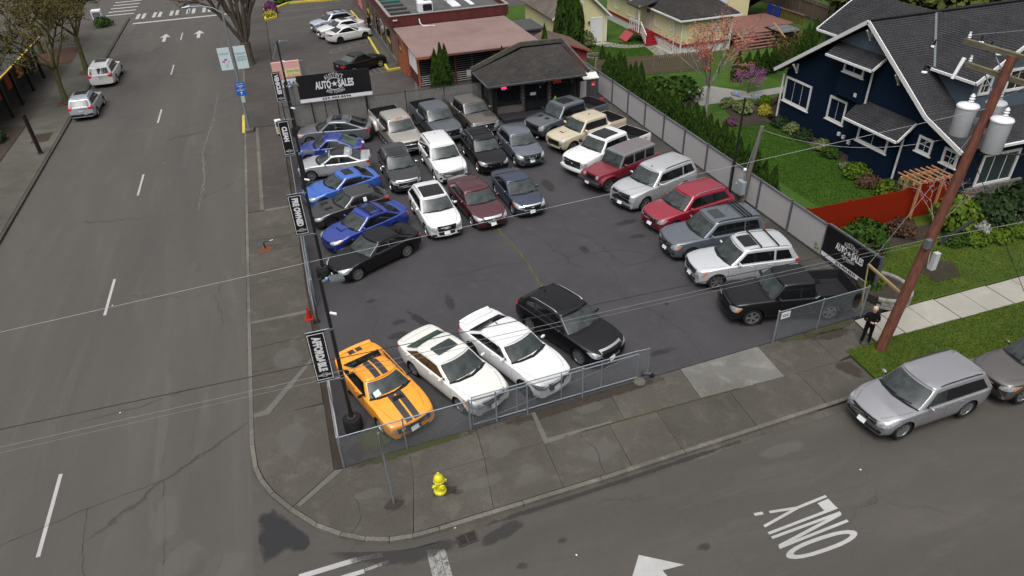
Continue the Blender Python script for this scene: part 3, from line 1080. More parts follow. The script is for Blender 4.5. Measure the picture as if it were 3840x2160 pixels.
def sedan(L=4.7, W=1.82, H=1.44, belt=.93, cowl=None, fo=.92, wb=2.75, r=.33, cab=None, tailz=1.02, nosez=.66, hood=.86, **k):
    xc = k.pop('xc', fo + .48)
    cab = cab or (xc, xc + .84, L - 1.24, L - .44)
    cab = (cab[0] - .20, cab[1] - .10, cab[2], cab[3])
    hl = cab[0]
    nosez += .05
    deck = [(0, nosez - .07), (.05, nosez), (.22, nosez + .06), (hl * .55, max(hood - .01, nosez + .10)), (hl * .9, hood + .06), (hl + .25, belt), (L * .62, belt + .02), (cab[3] - .05, tailz - .005), (L - .22, tailz), (L - .04, tailz - .03), (L, tailz - .13)]
    roof = [(cab[0], H - .10), (cab[1], H - .035), ((cab[1] * .6 + cab[2] * .4), H), (cab[2], H - .06), (cab[3], H - .20)]
    S = dict(L=L, W=W, H=H, fo=fo, wb=wb, r=r, cab=cab, deck=deck, roof=roof, clear=.19, pillars=(cab[1] + .62,), doors=[cab[0] + .20, cab[1] + .62, min(fo + wb - .02, cab[2] + .55)], handles=[cab[1] + .42, cab[2] + .30],
             boot=cab[3] + .06, pf=1.0, pr=1.12, edge=.89, crown=.05, nose=(1.0, .15, .24), tail=(.8, .14, .15), wroof=.79, wbelt=.93, gbow=.34, gbowr=.17, gr=.10, redge=.085, rw0=.10, rwq=.88)
    S.update(k); return S

def suv(L=4.7, W=1.9, H=1.7, belt=1.05, nosez=.86, hood=1.0, fo=.92, wb=2.80, r=.37, rear_cut=.34, **k):
    xc = k.pop('xc', fo + .40)
    cab = k.pop('cab', None) or (xc, xc + .74, L - rear_cut - .08, L - .03)
    cab = (cab[0] - .10, cab[1] - .04, cab[2], cab[3])
    hl = cab[0]
    deck = [(0, nosez - .09), (.05, nosez), (.22, nosez + .06), (hl * .6, hood), (hl * .92, hood + .03), (hl + .3, belt), (L * .7, belt + .02), (L - .15, belt + .02), (L - .03, belt), (L, belt - .08)]
    roof = [(cab[0], H - .12), (cab[1], H - .05), (cab[1] + .7, H), (L * .72, H - .01), (cab[2], H - .06), (L, H - .10)]
    S = dict(L=L, W=W, H=H, fo=fo, wb=wb, r=r, cab=cab, deck=deck, roof=roof, clear=.23, pillars=(cab[1] + .62, cab[1] + 1.50), doors=[cab[0] + .16, cab[1] + .62, fo + wb - .12], handles=[cab[1] + .42, cab[1] + 1.28],
             pf=1.0, pr=1.0, edge=.90, crown=.06, nose=(.95, .14, .22), tail=(.6, .10, .11), wroof=.77, gbow=.30, gbowr=.11, gr=.14, redge=.09, dlo=(.16, .86), rw0=.17, rw1=.90, wbelt=.93, arch=.065, rchin=.10, dlopad=(.03, .10))
    S.update(k); return S

def truck(L=5.9, W=2.02, H=1.98, belt=1.26, nosez=1.08, hood=1.21, fo=.95, wb=3.65, r=.41, cabl=2.25, **k):
    xc = k.pop('xc', fo + .46)
    cab_end = xc + .35 + cabl
    cab = (xc, xc + .62, cab_end - .12, cab_end)
    hl = cab[0]
    bedz = k.pop('bedz', belt + .10)
    deck = [(0, nosez - .14), (.05, nosez - .03), (.16, nosez + .04), (hl * .6, hood), (hl * .95, hood + .03), (hl + .3, belt), (cab_end - .1, belt), (cab_end + .06, bedz), (L - .04, bedz), (L, bedz - .03)]
    roof = [(cab[0], H - .10), (cab[1], H - .05), (cab[1] + .6, H), (cab[2], H - .02), (cab_end, H - .04)]
    S = dict(L=L, W=W, H=H, fo=fo, wb=wb, r=r, cab=cab, deck=deck, roof=roof, clear=.34, pillars=(cab[1] + .68,), doors=[cab[0] + .14, cab[1] + .68, cab_end - .12], handles=[cab[1] + .48, cab_end - .36],
             bed=(cab_end + .10, L - .07, .80), edge=.92, crown=.06, nose=(.7, .10, .16), tail=(.3, .02, .01), wroof=.78, gbow=.20, gbowr=.03, gr=.08, dlo=(.15, .83), rw0=.22, rw1=.86, rwq=.72, wbelt=.91, tw=.27, arch=.08, chin=.10, rchin=.16, dlopad=(.03, .05), hz=.16, msc=1.25, mz=.07)
    S.update(k); return S
# ------------------------------------------------------------------ the vehicles of the lot and the streets
WHITE = paint('white', (0.62, 0.62, 0.625)); PEARL = paint('pearl_white', (0.62, 0.61, 0.575)); BLACK = pmat('paint_black', (.005, .005, .006), rough=.4, coat=.6, rvar=.05, scale=1.2, spec=.15)
def cover(name, mat, x0, x1, w, z, t=.05): return boxpart(name, mat, (x0, -w, z), (x1, w, z + t), .02)
def bumper(mat, w, z0, z1, d=.10):
    """curved bar across the nose"""
    def fn(root, bvh, S, put, hw, zd, zr, gout, gbvh):
        m = MB(); n = 12; vs = []; bow = S['nose'][2]
        for k in range(n + 1):
            y = -w + 2 * w * k / n
            x = -bow * 1.1 * abs(y / (S['W'] / 2)) ** 2.4
            for dx, z in ((-.25, z0 + .02), (d * .8, z0), (d, z0 + .03), (d, z1 - .04), (d * .85, z1), (-.25, z1)): vs.append((x + dx, y, z))
        fs = [(6*k+e, 6*k+e+1, 6*k+6+e+1, 6*k+6+e) for k in range(n) for e in range(5)]
        fs += [(0, 1, 2, 3, 4, 5), tuple(6*n + e for e in (5, 4, 3, 2, 1, 0))]
        m.add(vs, fs); me = m.mesh('bumper')
        q = bmesh.new(); q.from_mesh(me); bmesh.ops.recalc_face_normals(q, faces=q.faces); q.to_mesh(me); q.free()
        me.polygons.foreach_set('use_smooth', [True] * len(me.polygons)); me.set_sharp_from_angle(angle=RAD(40))
        link('bumper', me, root, mat)
    return fn
def rear_arch_bulge(mat):
    def fn(root, bvh, S, put, hw, zd, zr, gout, gbvh):
        a = S['fo'] + S['wb']
        for sg in (1, -1):
            m = MB(); rows = []
            for (x, z) in ((a - .95, .55), (a - .80, .95), (a - .55, 1.15), (a, 1.20), (a + .55, 1.15), (a + .78, .95), (a + .92, .60)):
                k = 1 - abs(x - a) / 1.0
                rows.append([(-x, sg * (S['W'] / 2 - .05), z + .03), (-x, sg * (S['W'] / 2 + .10 + .12 * k), z - .02), (-x, sg * (S['W'] / 2 + .12 + .14 * k), z - .16), (-x + .02 * (x - a), sg * (S['W'] / 2 + .10 + .12 * k), max(.5, z - .42 - .12 * k))])
            vs = [p for r_ in rows for p in r_]
            fs = [(4*i+e, 4*i+e+1, 4*i+4+e+1, 4*i+4+e) for i in range(len(rows) - 1) for e in range(3)]
            m.add(vs, fs); m.obj('rear_fender', mat, root, 60)
    return fn
def step_bar(mat=BLACKP):
    def fn(root, bvh, S, put, hw, zd, zr, gout, gbvh):
        for sg in (1, -1):
            m = MB(); m.tube([(-S['fo'] - .6, sg * (S['W'] / 2 - .02), .42), (-S['fo'] - .75, sg * (S['W'] / 2 + .06), .40), (-S['fo'] - S['wb'] + .75, sg * (S['W'] / 2 + .06), .40), (-S['fo'] - S['wb'] + .6, sg * (S['W'] / 2 - .02), .42)], .05, 6)
            m.obj('step_bar', mat, root, 50)
    return fn
def stripes():
    SM = pmat('stripe_black', (.02, .02, .022), rough=.25, coat=.8)
    def fn(root, bvh, S, put, hw, zd, zr, gout, gbvh):
        c = S['cab']
        for sg in (1, -1):
            for xa, xb in ((.06, c[0] + .10), (c[1] + .05, c[2] - .02), (c[3] + .05, S['L'] - .05)):
                a, b = sorted((.035 * sg, .27 * sg))
                put('racing_stripe', SM, [(xa, a, 3), (xb, a, 3), (xb, b, 3), (xa, b, 3)], (0, 0, -1), .005)
            put('racing_stripe', SM, half(*sorted((.035 * sg, .27 * sg)), .34, .70), FWD, .007)
    return fn
def scoop(mat, x0, x1, w, h=.06, hole=BLACKP):
    def fn(root, bvh, S, put, hw, zd, zr, gout, gbvh):
        z0, z1 = offset_on(bvh, (-x0, 0, 3), (0, 0, -1), 0).z, offset_on(bvh, (-x1, 0, 3), (0, 0, -1), 0).z
        m = MB(); m.add([(-x0, -w, z0 - .02), (-x0, w, z0 - .02), (-x0 - .03, w * .93, z0 + h), (-x0 - .03, -w * .93, z0 + h), (-x1, w * .8, z1), (-x1, -w * .8, z1), (-x1, -w, z1 - .03), (-x1, w, z1 - .03)], [(3, 2, 4, 5), (0, 3, 5, 6), (1, 7, 4, 2)])
        m.obj('hood_scoop', mat, root)
        m = MB(); m.quad((-x0 - .015, -w * .9, z0), (-x0 - .015, w * .9, z0), (-x0 - .028, w * .86, z0 + h - .01), (-x0 - .028, -w * .86, z0 + h - .01)); m.obj('scoop_opening', hole, root)
    return fn
def cab_lights(S_):
    def fn(root, bvh, S, put, hw, zd, zr, gout, gbvh):
        x = S['cab'][1] + .14
        for y, w in ((-.62, .05), (0, .20), (.62, .05)):
            p = offset_on(gbvh, (-x, y, 4), (0, 0, -1), .02)
            m = MB(); m.box(p, (.08, 2 * w, .05)); m.obj('cab_light', AMBER, root)
    return fn
def roof_ribs(n=4):
    def fn(root, bvh, S, put, hw, zd, zr, gout, gbvh):
        m = MB()
        for k in range(n):
            y = -.48 + .96 * k / (n - 1)
            v, f = ribbon(gbvh, [(-S['cab'][1] - .25, y, 4), (-S['cab'][2] + .12, y, 4)], .035, (0, 0, -1), .004); m.add(v, f)
        m.obj('roof_groove', S['paint'], root)
    return fn

LOT = 'cars for sale on the lot'
def car(name, label, cat, x, y, h, S, group=LOT): return build_car(name, label, cat, group, (x, y), RAD(h), S)

# --- left row, noses towards the main street
S = sedan(L=4.95, W=1.90, H=1.60, paint=paint('grey_met', (.13, .135, .15), .4), belt=1.02, tailz=1.10, nosez=.74, hood=.95, cab=(1.42, 2.2, 3.55, 4.82), boot=None, pr=1.35, trim=CHROME, r=.35, gbowr=.2,
          decals=face(1.9, (.42, .5, .56, .74), CHROME, bars=3, barm=BLACKP, lamp=(.5, .86, .64, .76, .86, .6), turn=AMBER) + rear(1.9, 4.95, .82, 1.02, .5, .86), extra=[sunroof(2.42, 3.1)])
car('hatchback_car', 'grey fastback hatchback with chrome window trim nearest the slatted fence', 'car', .62, 29.75, 166, S)
S = sedan(L=4.28, W=1.81, H=1.49, paint=paint('beetle_blue', (.014, .030, .20)), belt=.98, tailz=.92, nosez=.66, hood=.90, cab=(1.25, 1.95, 2.95, 3.95), pr=1.5, pf=.95, boot=3.98, r=.34, wb=2.54, fo=.86, rim='five', wroof=.72, gbow=.30, gbowr=.26, redge=.10,
          rglass=GLASS_G, decals=face(1.81, None, lamp=(.55, .82, .60, .76, .86, .55)) + rear(1.81, 4.28, .74, .90, .50, .80, wrap=.12), extra=[flares(paint('beetle_blue', (0, 0, 0)), .05, .13)], pillars=(2.85,), doors=[1.5, 2.8])
car('coupe_car', 'round backed dark blue two door car with bulging fenders', 'car', .32, 26.75, 168, S)
A3 = paint('silver', (.50, .51, .53), .5)
S = sedan(L=4.46, W=1.80, H=1.42, paint=A3, cab=(1.30, 2.08, 3.3, 4.12), wb=2.64, fo=.86, trim=CHROME, rim='ten', rglass=GLASS, decals=face(1.8, (.34, .42, .34, .66), BLACKP, ring=CHROME, bars=4, lamp=(.48, .82, .60, .70, .80, .55)) + rear(1.8, 4.46, .80, .96, .48, .82),
          extra=[sunroof(2.06, 2.92, .93, GLOSSB, 'roof_panel'), antenna(3.1, A3), spoiler(4.32, 1.03, .66, A3, .1, .03)])
car('sedan_car', 'silver sedan with a glossy black front half of its roof', 'car', .20, 24.20, 171, S)
BMW = paint('bright_blue', (.03, .095, .37))
S = sedan(L=4.47, W=1.86, H=1.41, paint=BMW, cab=(1.42, 2.2, 3.32, 4.2), wb=2.69, fo=.80, pr=1.35, rim='ten', rim_m=ALLOY_D, pillars=(3.25,), doors=[1.75, 3.22], decals=face(1.86, (.26, .30, .46, .66), BLACKP, lamp=(.48, .86, .58, .68, .76, .55), low=(.6, .52, .22, .36), plate=0) + rear(1.86, 4.47, .80, .96, .42, .86),
          extra=[sunroof(2.42, 2.95, .55), spoiler(4.30, 1.03, .70, BLACKP, .12, .03)], mirror_m=GLOSSB)
car('coupe_car', 'bright blue coupe with dark sunroof beside a silver sedan', 'car', .28, 19.80, 196, S)
S = suv(L=4.27, W=1.79, H=1.45, paint=paint('golf_black', (.018, .018, .02)), belt=.95, nosez=.70, hood=.90, wb=2.63, fo=.85, r=.33, rear_cut=.62, clear=.17, rim='multi', rim_m=ALLOY_D, pillars=(2.55, 3.3), cab=(1.42, 2.10, 3.55, 4.12),
        sglass=GLASS_D, decals=face(1.79, (.48, .52, .58, .66), BLACKP, lamp=(.5, .82, .58, .68, .74, .5), low=(.6, .55, .22, .40), plate=0) + rear(1.79, 4.27, .82, .98, .52, .84), extra=[antenna(3.4), patch('window_sticker', PLATE, [(2.75, 1, 1.02), (2.93, 1, 1.02), (2.93, 1, 1.24), (2.75, 1, 1.24)], (0, -1, 0), .02), patch('hood_vent', BLACKP, half(.18, .52, 3, 3.0) if 0 else [(.75, .2, 3), (.75, .5, 3), (1.15, .46, 3), (1.15, .24, 3)], (0, 0, -1), .006, True)])
car('hatchback_car', 'black hatchback with a paper sheet in its rear side window', 'car', .42, 17.35, 193, S)
WRX = paint('rally_blue', (.010, .028, .21))
S = sedan(L=4.60, W=1.80, H=1.47, paint=WRX, cab=(1.32, 2.12, 3.42, 4.26), wb=2.65, fo=.90, pr=1.3, rim='ten', rim_m=ALLOY_D, decals=face(1.8, (.34, .42, .50, .66), BLACKP, bars=1, barm=GLOSSB, lamp=(.46, .80, .62, .72, .80, .6), turn=AMBER, low=(.6, .5, .22, .38), plate=0) + rear(1.8, 4.6, .82, .98, .46, .82),
          extra=[rails(BLACKP, .2, .8, .06, [.22, .72]), sunroof(2.5, 2.95, .5), scoop(WRX, .82, 1.32, .26, .07), spoiler(4.45, 1.04, .66, WRX, .1, .03)])
car('sedan_car', 'dark blue sedan with hood scoop and two black roof bars', 'car', .88, 14.35, 203, S)
S = sedan(L=4.75, W=1.79, H=1.45, paint=BLACK, cab=(1.42, 2.22, 3.48, 4.42), pr=1.35, wb=2.85, fo=.84, r=.345, trim=CHROME, rim='ten', decals=face(1.79, (.36, .40, .52, .66), CHROME, bars=5, barm=BLACKP, lamp=(.46, .82, .56, .72, .80, .62), low=(.5, .45, .22, .32), plate=.42) + rear(1.79, 4.75, .80, .98, .50, .82), extra=[])
car('sedan_car', 'black sedan with bright arched window trim at the end of its row', 'car', .92, 11.55, 206, S)

# --- back row of pickups
PEW = paint('pewter', (.36, .335, .30), .35)
S = truck(L=6.45, W=2.0, H=1.95, cabl=2.35, wb=4.25, fo=.95, paint=PEW, hood=1.14, bed=None, r=.40, decals=face(2.0, (.62, .66, .72, .96), BLACKP, ring=PEW, bars=1, barm=CHROME, lamp=(.66, .95, .74, .94, .98, .3), turn=AMBER, plate=.5), extra=[])
S['bed'] = (S['cab'][3] + .10, 6.38, .80)
S['extra'] = [bumper(CHROME, .96, .46, .66), rear_arch_bulge(PEW), cab_lights(S), roof_ribs(), step_bar(CHROME)]
S['mirror_m'] = BLACKP; S['msc'] = 1.5
car('pickup_truck', 'pewter crew cab pickup with wide rear fenders and amber cab lights', 'pickup truck', 7.27, 24.32, -83, S)
DG = paint('dark_grey', (.075, .085, .10), .35)
S = truck(L=5.9, W=2.03, H=1.93, paint=DG, rim='six', rim_m=ALLOY_D, decals=face(2.03, (.68, .72, .66, .98), BLACKP, bars=1, barm=DG, lamp=(.70, .98, .76, .98, 1.02, .3), low=(.75, .75, .42, .54), plate=.48), extra=[bumper(DG, .97, .44, .62), roof_ribs(), step_bar()])
S['mirror_m'] = BLACKP; S['msc'] = 1.4
car('pickup_truck', 'dark blue-grey crew cab pickup between the pewter and the brown pickups', 'pickup truck', 10.0, 25.15, -84, S)
BR = paint('brown_met', (.115, .098, .082), .45)
S = truck(L=5.85, W=2.03, H=1.88, paint=BR, decals=face(2.03, (.58, .58, .66, .90), BLACKP, ring=CHROME, bars=2, barm=GLOSSB, lamp=(.62, .98, .68, .98, 1.02, .32), turn=AMBER, plate=.48), extra=[bumper(CHROME, .97, .42, .60), roof_ribs(), boxpart('chrome_bar', CHROME, (-.03, -.62, .92), (.08, .62, 1.0), .02), step_bar()])
S['extra'].append(cover('bed_cover', pmat('tonneau', (.05, .052, .056), rough=.6), S['bed'][0] - .02, 5.80, .93, 1.33))
car('pickup_truck', 'brown pickup with chrome grille bar and a dark cover over its bed', 'pickup truck', 12.62, 25.55, -83, S)

# --- middle rows
EQ = paint('charcoal', (.028, .028, .031), .3)
S = suv(L=4.65, W=1.84, H=1.66, paint=EQ, trim=CHROME, mirror_m=CHROME, decals=face(1.84, (.50, .58, .58, .82), BLACKP, ring=CHROME, bars=3, lamp=(.60, .88, .72, .80, .92, .62), low=(.6, .55, .26, .40), fog=(.60, .78, .40, .52), plate=0) + rear(1.84, 4.65, .9, 1.05, .5, .86), extra=[rails(CHROME), sunroof(2.15, 3.35, .7, GLOSSB)])
car('suv_car', 'charcoal crossover with chrome mirrors, chrome roof rails and chrome grille', 'car', 6.02, 19.10, -88, S)
EXW = WHITE
S = suv(L=5.0, W=2.0, H=1.79, paint=EXW, belt=1.10, nosez=.92, hood=1.06, wb=2.86, fo=.95, r=.38, mirror_m=GLOSSB, decals=face(2.0, (.58, .62, .66, .88), ALLOY, ring=CHROME, bars=3, lamp=(.66, .95, .78, .90, .98, .55), turn=AMBER, low=(.7, .65, .30, .44), fog=(.72, .88, .46, .58), plate=0) + rear(2.0, 5.0, .9, 1.15, .6, .92), extra=[rails(ALLOY_D), roof_ribs(5), antenna(3.9)])
car('suv_car', 'white seven seat SUV with ribbed roof and silver grille', 'car', 8.77, 19.35, -88, S)
S = suv(L=4.65, W=1.88, H=1.66, paint=BLACK, trim=ALLOY, decals=face(1.88, None, lamp=(.50, .88, .70, .80, .92, .6), turn=AMBER, low=(.6, .55, .28, .42), plate=0) + [('kidney_grille', CHROME, half(.03, .36, .60, .82), FWD, .010, True), ('grille', BLACKP, half(.06, .33, .63, .79), FWD, .016, True)] + rear(1.88, 4.65, .9, 1.05, .5, .88), extra=[rails(ALLOY, .1, .95, .05, [.35, .62]), sunroof(3.0, 3.5, .6)])
car('suv_car', 'black crossover with twin oval grille and roof rack cross bars', 'car', 11.42, 19.62, -88, S)
S = suv(L=4.38, W=1.84, H=1.60, paint=paint('gun_blue', (.13, .14, .175), .45), nosez=.80, hood=.96, wb=2.65, fo=.86, r=.35, decals=face(1.84, (.42, .62, .62, .80), BLACKP, lamp=(.56, .88, .66, .80, .90, .62), low=(.55, .5, .28, .42), fog=(.62, .76, .40, .50), plate=.50) + [('grille_surround', CHROME, [(0, -.26, .80), (0, -.16, .62), (0, .16, .62), (0, .26, .80), (0, .20, .80), (0, .12, .66), (0, -.12, .66), (0, -.20, .80)], FWD, .02)] + rear(1.84, 4.38, .9, 1.02, .5, .88), extra=[rails(ALLOY, .05, .95, .02)])
car('suv_car', 'grey-blue small crossover with V shaped chrome grille', 'car', 13.78, 19.72, -88, S)
S = suv(L=4.63, W=1.90, H=1.65, paint=WHITE, belt=1.03, nosez=.84, hood=.99, wb=2.81, fo=.88, rear_cut=.55, decals=face(1.9, (.42, .50, .42, .80), BLACKP, ring=WHITE, bars=0, lamp=(.54, .88, .66, .78, .86, .56), fog=(.56, .82, .32, .44), plate=.46, emblem=False) + [('ring_emblem', CHROME, [(0, y + .07 * cos(t), .72 + .07 * sin(t)) for t in [k * pi / 5 for k in range(10)]], FWD, .03) for y in (-.15, -.05, .05, .15)] + rear(1.9, 4.63, .9, 1.05, .5, .88), extra=[sunroof(2.1, 3.35, .78), rails(ALLOY, .1, .9, .04)], rim='multi')
car('suv_car', 'white crossover with large glass roof and dark upright grille', 'car', 6.86, 13.22, -87, S)
MAR = paint('maroon', (.075, .014, .020), .35)
S = sedan(L=4.95, W=1.88, H=1.45, paint=MAR, nosez=.70, hood=.90, belt=.97, tailz=1.06, wb=2.78, fo=.98, trim=CHROME, cab=(1.36, 2.24, 3.66, 4.52), decals=face(1.88, (.24, .50, .52, .74), CHROME, lamp=(.54, .88, .62, .72, .84, .72), low=(.5, .45, .22, .34), fog=(.55, .80, .28, .36), plate=.40) + [('grille', BLACKP, rect(.16, .54, .64, 0, .32), FWD, .02)] + rear(1.88, 4.95, .84, 1.0, .5, .88), extra=[sunroof(2.5, 3.1, .62, MAR)])
car('sedan_car', 'maroon sedan with shield shaped chrome grille', 'car', 9.35, 13.32, -84, S)
NV = paint('navy', (.030, .040, .072), .35)
S = sedan(L=4.56, W=1.78, H=1.44, paint=NV, wb=2.70, fo=.88, nosez=.70, hood=.88, tailz=1.04, cab=(1.16, 2.05, 3.34, 4.2), rim='steel', decals=face(1.78, (.42, .46, .60, .70), BLACKP, ring=CHROME, lamp=(.50, .84, .62, .74, .86, .75), turn=AMBER, low=(.62, .56, .22, .36), plate=.42) + rear(1.78, 4.56, .84, 1.02, .5, .84), extra=[])
car('sedan_car', 'navy blue small sedan at the inner corner of the middle rows', 'car', 11.66, 13.80, -87, S)

# --- right row, tails to the grey fence
RP = paint('raptor_grey', (.095, .105, .118), .4)
S = truck(L=5.9, W=2.12, H=1.99, paint=RP, r=.43, rim='dark', rim_m=ALLOY_D, decals=face(2.12, (.66, .66, .74, 1.02), BLACKP, bars=1, barm=ALLOY_D, lamp=(.70, 1.0, .80, 1.0, 1.04, .32), low=(.6, .6, .44, .58), plate=0, emblem=False), extra=[flares(BLACKP, .09, .12), sunroof(2.35, 3.3, .6, BLACKP), bumper(BLACKP, .90, .50, .66), step_bar(), patch('hood_vent', BLACKP, [(.9, .2, 3), (.9, .5, 3), (1.2, .5, 3), (1.2, .2, 3)], (0, 0, -1), .006, True)], mirror_m=BLACKP, msc=1.4)
car('pickup_truck', 'grey off-road pickup with black fender flares closest to the office', 'pickup truck', 15.25, 24.15, -162, S)
TAN = paint('quicksand', (.45, .385, .28))
S = truck(L=5.4, W=1.92, H=1.85, paint=TAN, cabl=2.2, wb=3.23, fo=.93, r=.40, belt=1.18, nosez=1.0, hood=1.14, decals=face(1.91, (.52, .58, .62, .88), BLACKP, ring=TAN, lamp=(.60, .90, .78, .92, .98, .4), fog=(.66, .84, .46, .58), plate=0, emblem=False), extra=[scoop(TAN, .70, 1.20, .22, .05), boxpart('spare_tyre', RUBBER, (4.2, -.1, .82), (4.8, .5, 1.02), .09), antenna(2.9)], msc=1.3)
car('pickup_truck', 'tan crew cab pickup with hood scoop and spare tyre in its bed', 'pickup truck', 15.72, 21.50, -163, S)
S = truck(L=5.9, W=2.03, H=1.94, paint=WHITE, wb=3.68, decals=face(2.03, (.64, .68, .68, 1.0), BLACKP, bars=2, barm=ALLOY_D, lamp=(.70, .98, .76, 1.0, 1.03, .28), low=(.62, .62, .40, .50), plate=.46), extra=[bumper(WHITE, .97, .42, .60), sunroof(2.15, 3.35, .74), patch('side_lettering', TAIL, [(5.25, 1, 1.12), (5.5, 1, 1.12), (5.5, 1, 1.19), (5.25, 1, 1.19)], (0, -1, 0), .01)], mirror_m=BLACKP, msc=1.4)
car('pickup_truck', 'white crew cab pickup with panoramic glass roof', 'pickup truck', 15.48, 17.85, -158, S)
# boxy off-roader with separate fenders
JM = paint('jeep_maroon', (.17, .012, .024)); HT = pmat('hardtop_grey', (.14, .14, .145), rough=.55)
def jeep_extra(root, bvh, S, put, hw, zd, zr, gout, gbvh):
    for a in (S['fo'], S['fo'] + S['wb']):
        for sg in (1, -1):
            m = MB()
            prof = [(-.62, .62), (-.50, .86), (-.26, .98), (.28, .98), (.50, .88), (.66, .62)]
            vs = []
            for dx, z in prof:
                for y in (.58, .93): vs.append((-(a + dx), sg * y, z + (0 if y < .9 else -.015)))
                vs.append((-(a + dx), sg * .93, z - .08))
            fs = [(3*i+e, 3*i+e+1, 3*i+4+e, 3*i+3+e) for i in range(len(prof) - 1) for e in range(2)]
            m.add(vs, fs); m.obj('fender', JM, root, 30)
    for sg in (1, -1):
        m = MB(); m.lathe([(.001, .03), (.10, .02), (.11, -.02)], 14, (0.0, sg * .50, .93), 'x'); m.obj('headlight', LAMP, root, 50)
    for k in range(7):
        y = -.27 + .09 * k
        m = MB(); m.b2((-.03, y - .026, .76), (.012, y + .026, 1.02)); m.obj('grille_slot', BLACKP, root)
S = suv(L=4.7, W=1.58, H=1.86, paint=JM, roof_paint=HT, belt=1.16, nosez=1.08, hood=1.13, fo=.62, wb=2.95, r=.41, clear=.48, cab=(1.55, 1.85, 4.36, 4.40), edge=.96, crown=.02, shoulder=.04, nose=(1.5, .16, .04), tail=(.3, .02, .0), wbelt=.97, wroof=.93, gbow=.03, gbowr=.0, gr=.05, redge=.05, pf=1, pillars=(2.62, 3.5), painted=(0, 1), pillar_w=.06, dlopad=(.05, .10), dlo=(.14, .86), rim='five', inset=-.14, tw=.26, doors=[1.75, 2.62, 3.42], hoodq=.9, mirror=1.85, msc=1.1,
        decals=[], extra=[jeep_extra, bumper(ALLOY_D, .86, .52, .74, .26), patch('license_plate', PLATE, rect(.155, .56, .71), FWD, .30), roof_ribs(5)])
S['deck'] = [(0, 1.0), (.03, 1.08), (.2, 1.11), (1.5, 1.15), (1.8, 1.17), (4.5, 1.17), (4.7, 1.16)]
S['roof'] = [(1.55, 1.84), (1.9, 1.85), (3.0, 1.87), (4.5, 1.86)]
car('offroad_car', 'maroon boxy off-roader with grey hardtop and separate fenders', 'car', 15.78, 15.72, -161, S)
SIL = paint('silver_ice', (.50, .51, .52), .45)
S = suv(L=5.18, W=2.04, H=1.89, paint=SIL, belt=1.16, nosez=1.0, hood=1.14, wb=2.95, fo=1.0, r=.40, pillars=(2.75, 3.85), painted=(1,), wroof=.80, decals=face(2.04, (.62, .66, .62, .98), BLACKP, ring=CHROME, bars=1, barm=ALLOY, lamp=(.70, .98, .72, .94, 1.0, .35), low=(.75, .7, .30, .42), plate=.46) + rear(2.04, 5.18, .85, 1.25, .78, .98, wrap=.10), extra=[rails(ALLOY_D, .15, .98, .04), antenna(2.3)])
car('suv_car', 'large silver SUV with split chrome grille beside the maroon off-roader', 'car', 16.26, 13.03, -162, S)
RED = paint('cherry_red', (.25, .009, .028), .2)
S = suv(L=4.83, W=1.94, H=1.74, paint=RED, belt=1.08, nosez=.90, hood=1.04, wb=2.92, fo=.88, r=.38, trim=None, rear_cut=.45, decals=face(1.94, (.56, .58, .66, .84), CHROME, lamp=(.64, .92, .70, .84, .92, .42), low=(.7, .65, .32, .44), plate=.46, emblem=False) + [('grille_slot', BLACKP, half(-.52 + .15 * k, -.42 + .15 * k, .68, .82), FWD, .02) for k in range(7)] + rear(1.94, 4.83, .9, 1.08, .6, .92), extra=[rails(ALLOY, .1, .95, .04)])
car('suv_car', 'cherry red SUV with seven slot chrome grille', 'car', 16.65, 10.42, -171, S)
PIL = paint('slate_grey', (.115, .13, .155), .4)
S = suv(L=4.86, W=1.99, H=1.82, paint=PIL, belt=1.12, nosez=.96, hood=1.08, wb=2.78, fo=.95, r=.375, wroof=.82, rear_cut=.22, pillars=(2.62, 3.65), painted=(1,), decals=face(1.99, (.50, .54, .66, .88), CHROME, bars=3, barm=BLACKP, lamp=(.60, .92, .70, .88, .96, .4), turn=AMBER, low=(.6, .55, .30, .42), fog=(.70, .86, .40, .50), plate=.46) + rear(1.99, 4.86, .9, 1.15, .7, .95, wrap=.1), extra=[rails(BLACKP, .05, .98, .05, [.62, .70, .78]), sunroof(2.3, 2.85, .52, pmat('sun_visor', (.035, .037, .04), rough=.25), 'sunroof')])
car('suv_car', 'slate grey square SUV with dark raised sunroof and three roof bars', 'car', 16.22, 8.05, 177, S)
S = suv(L=4.82, W=1.92, H=1.80, paint=paint('bright_silver', (.56, .57, .59), .4), belt=1.12, nosez=.94, hood=1.07, wb=2.79, fo=.95, r=.39, clear=.28, wroof=.80, pillars=(2.62, 3.55), painted=(1,), pillar_w=.05, rim='six', decals=face(1.92, (.50, .56, .68, .86), BLACKP, ring=CHROME, bars=2, barm=ALLOY, lamp=(.60, .90, .72, .88, .96, .48), turn=AMBER, low=(.6, .55, .36, .46), plate=.50) + rear(1.92, 4.82, .95, 1.12, .6, .92), extra=[rails(SIL, .08, .96, .05, [.34, .70]), sunroof(2.25, 2.85, .62)])
car('suv_car', 'bright silver SUV with sunroof and two dark roof bars', 'car', 16.15, 5.66, 171, S)
S = truck(L=5.3, W=1.92, H=1.86, paint=BLACK, cabl=1.75, wb=3.22, fo=.92, r=.40, belt=1.20, nosez=1.02, hood=1.15, pillars=(2.78,), decals=face(1.9, (.44, .50, .62, .88), BLACKP, ring=CHROME, bars=0, lamp=(.56, .88, .70, .88, .94, .42), turn=AMBER, low=(.6, .55, .40, .52), fog=(.66, .82, .44, .54), plate=0), extra=[bumper(BLACK, .90, .40, .58)], msc=1.2, rim='five')
S['decals'] += [('taillight', TAIL, [(5.3, .74, .82), (5.3, .94, .82), (5.3, .94, 1.14), (5.3, .74, 1.14)], REAR, .02, True)]
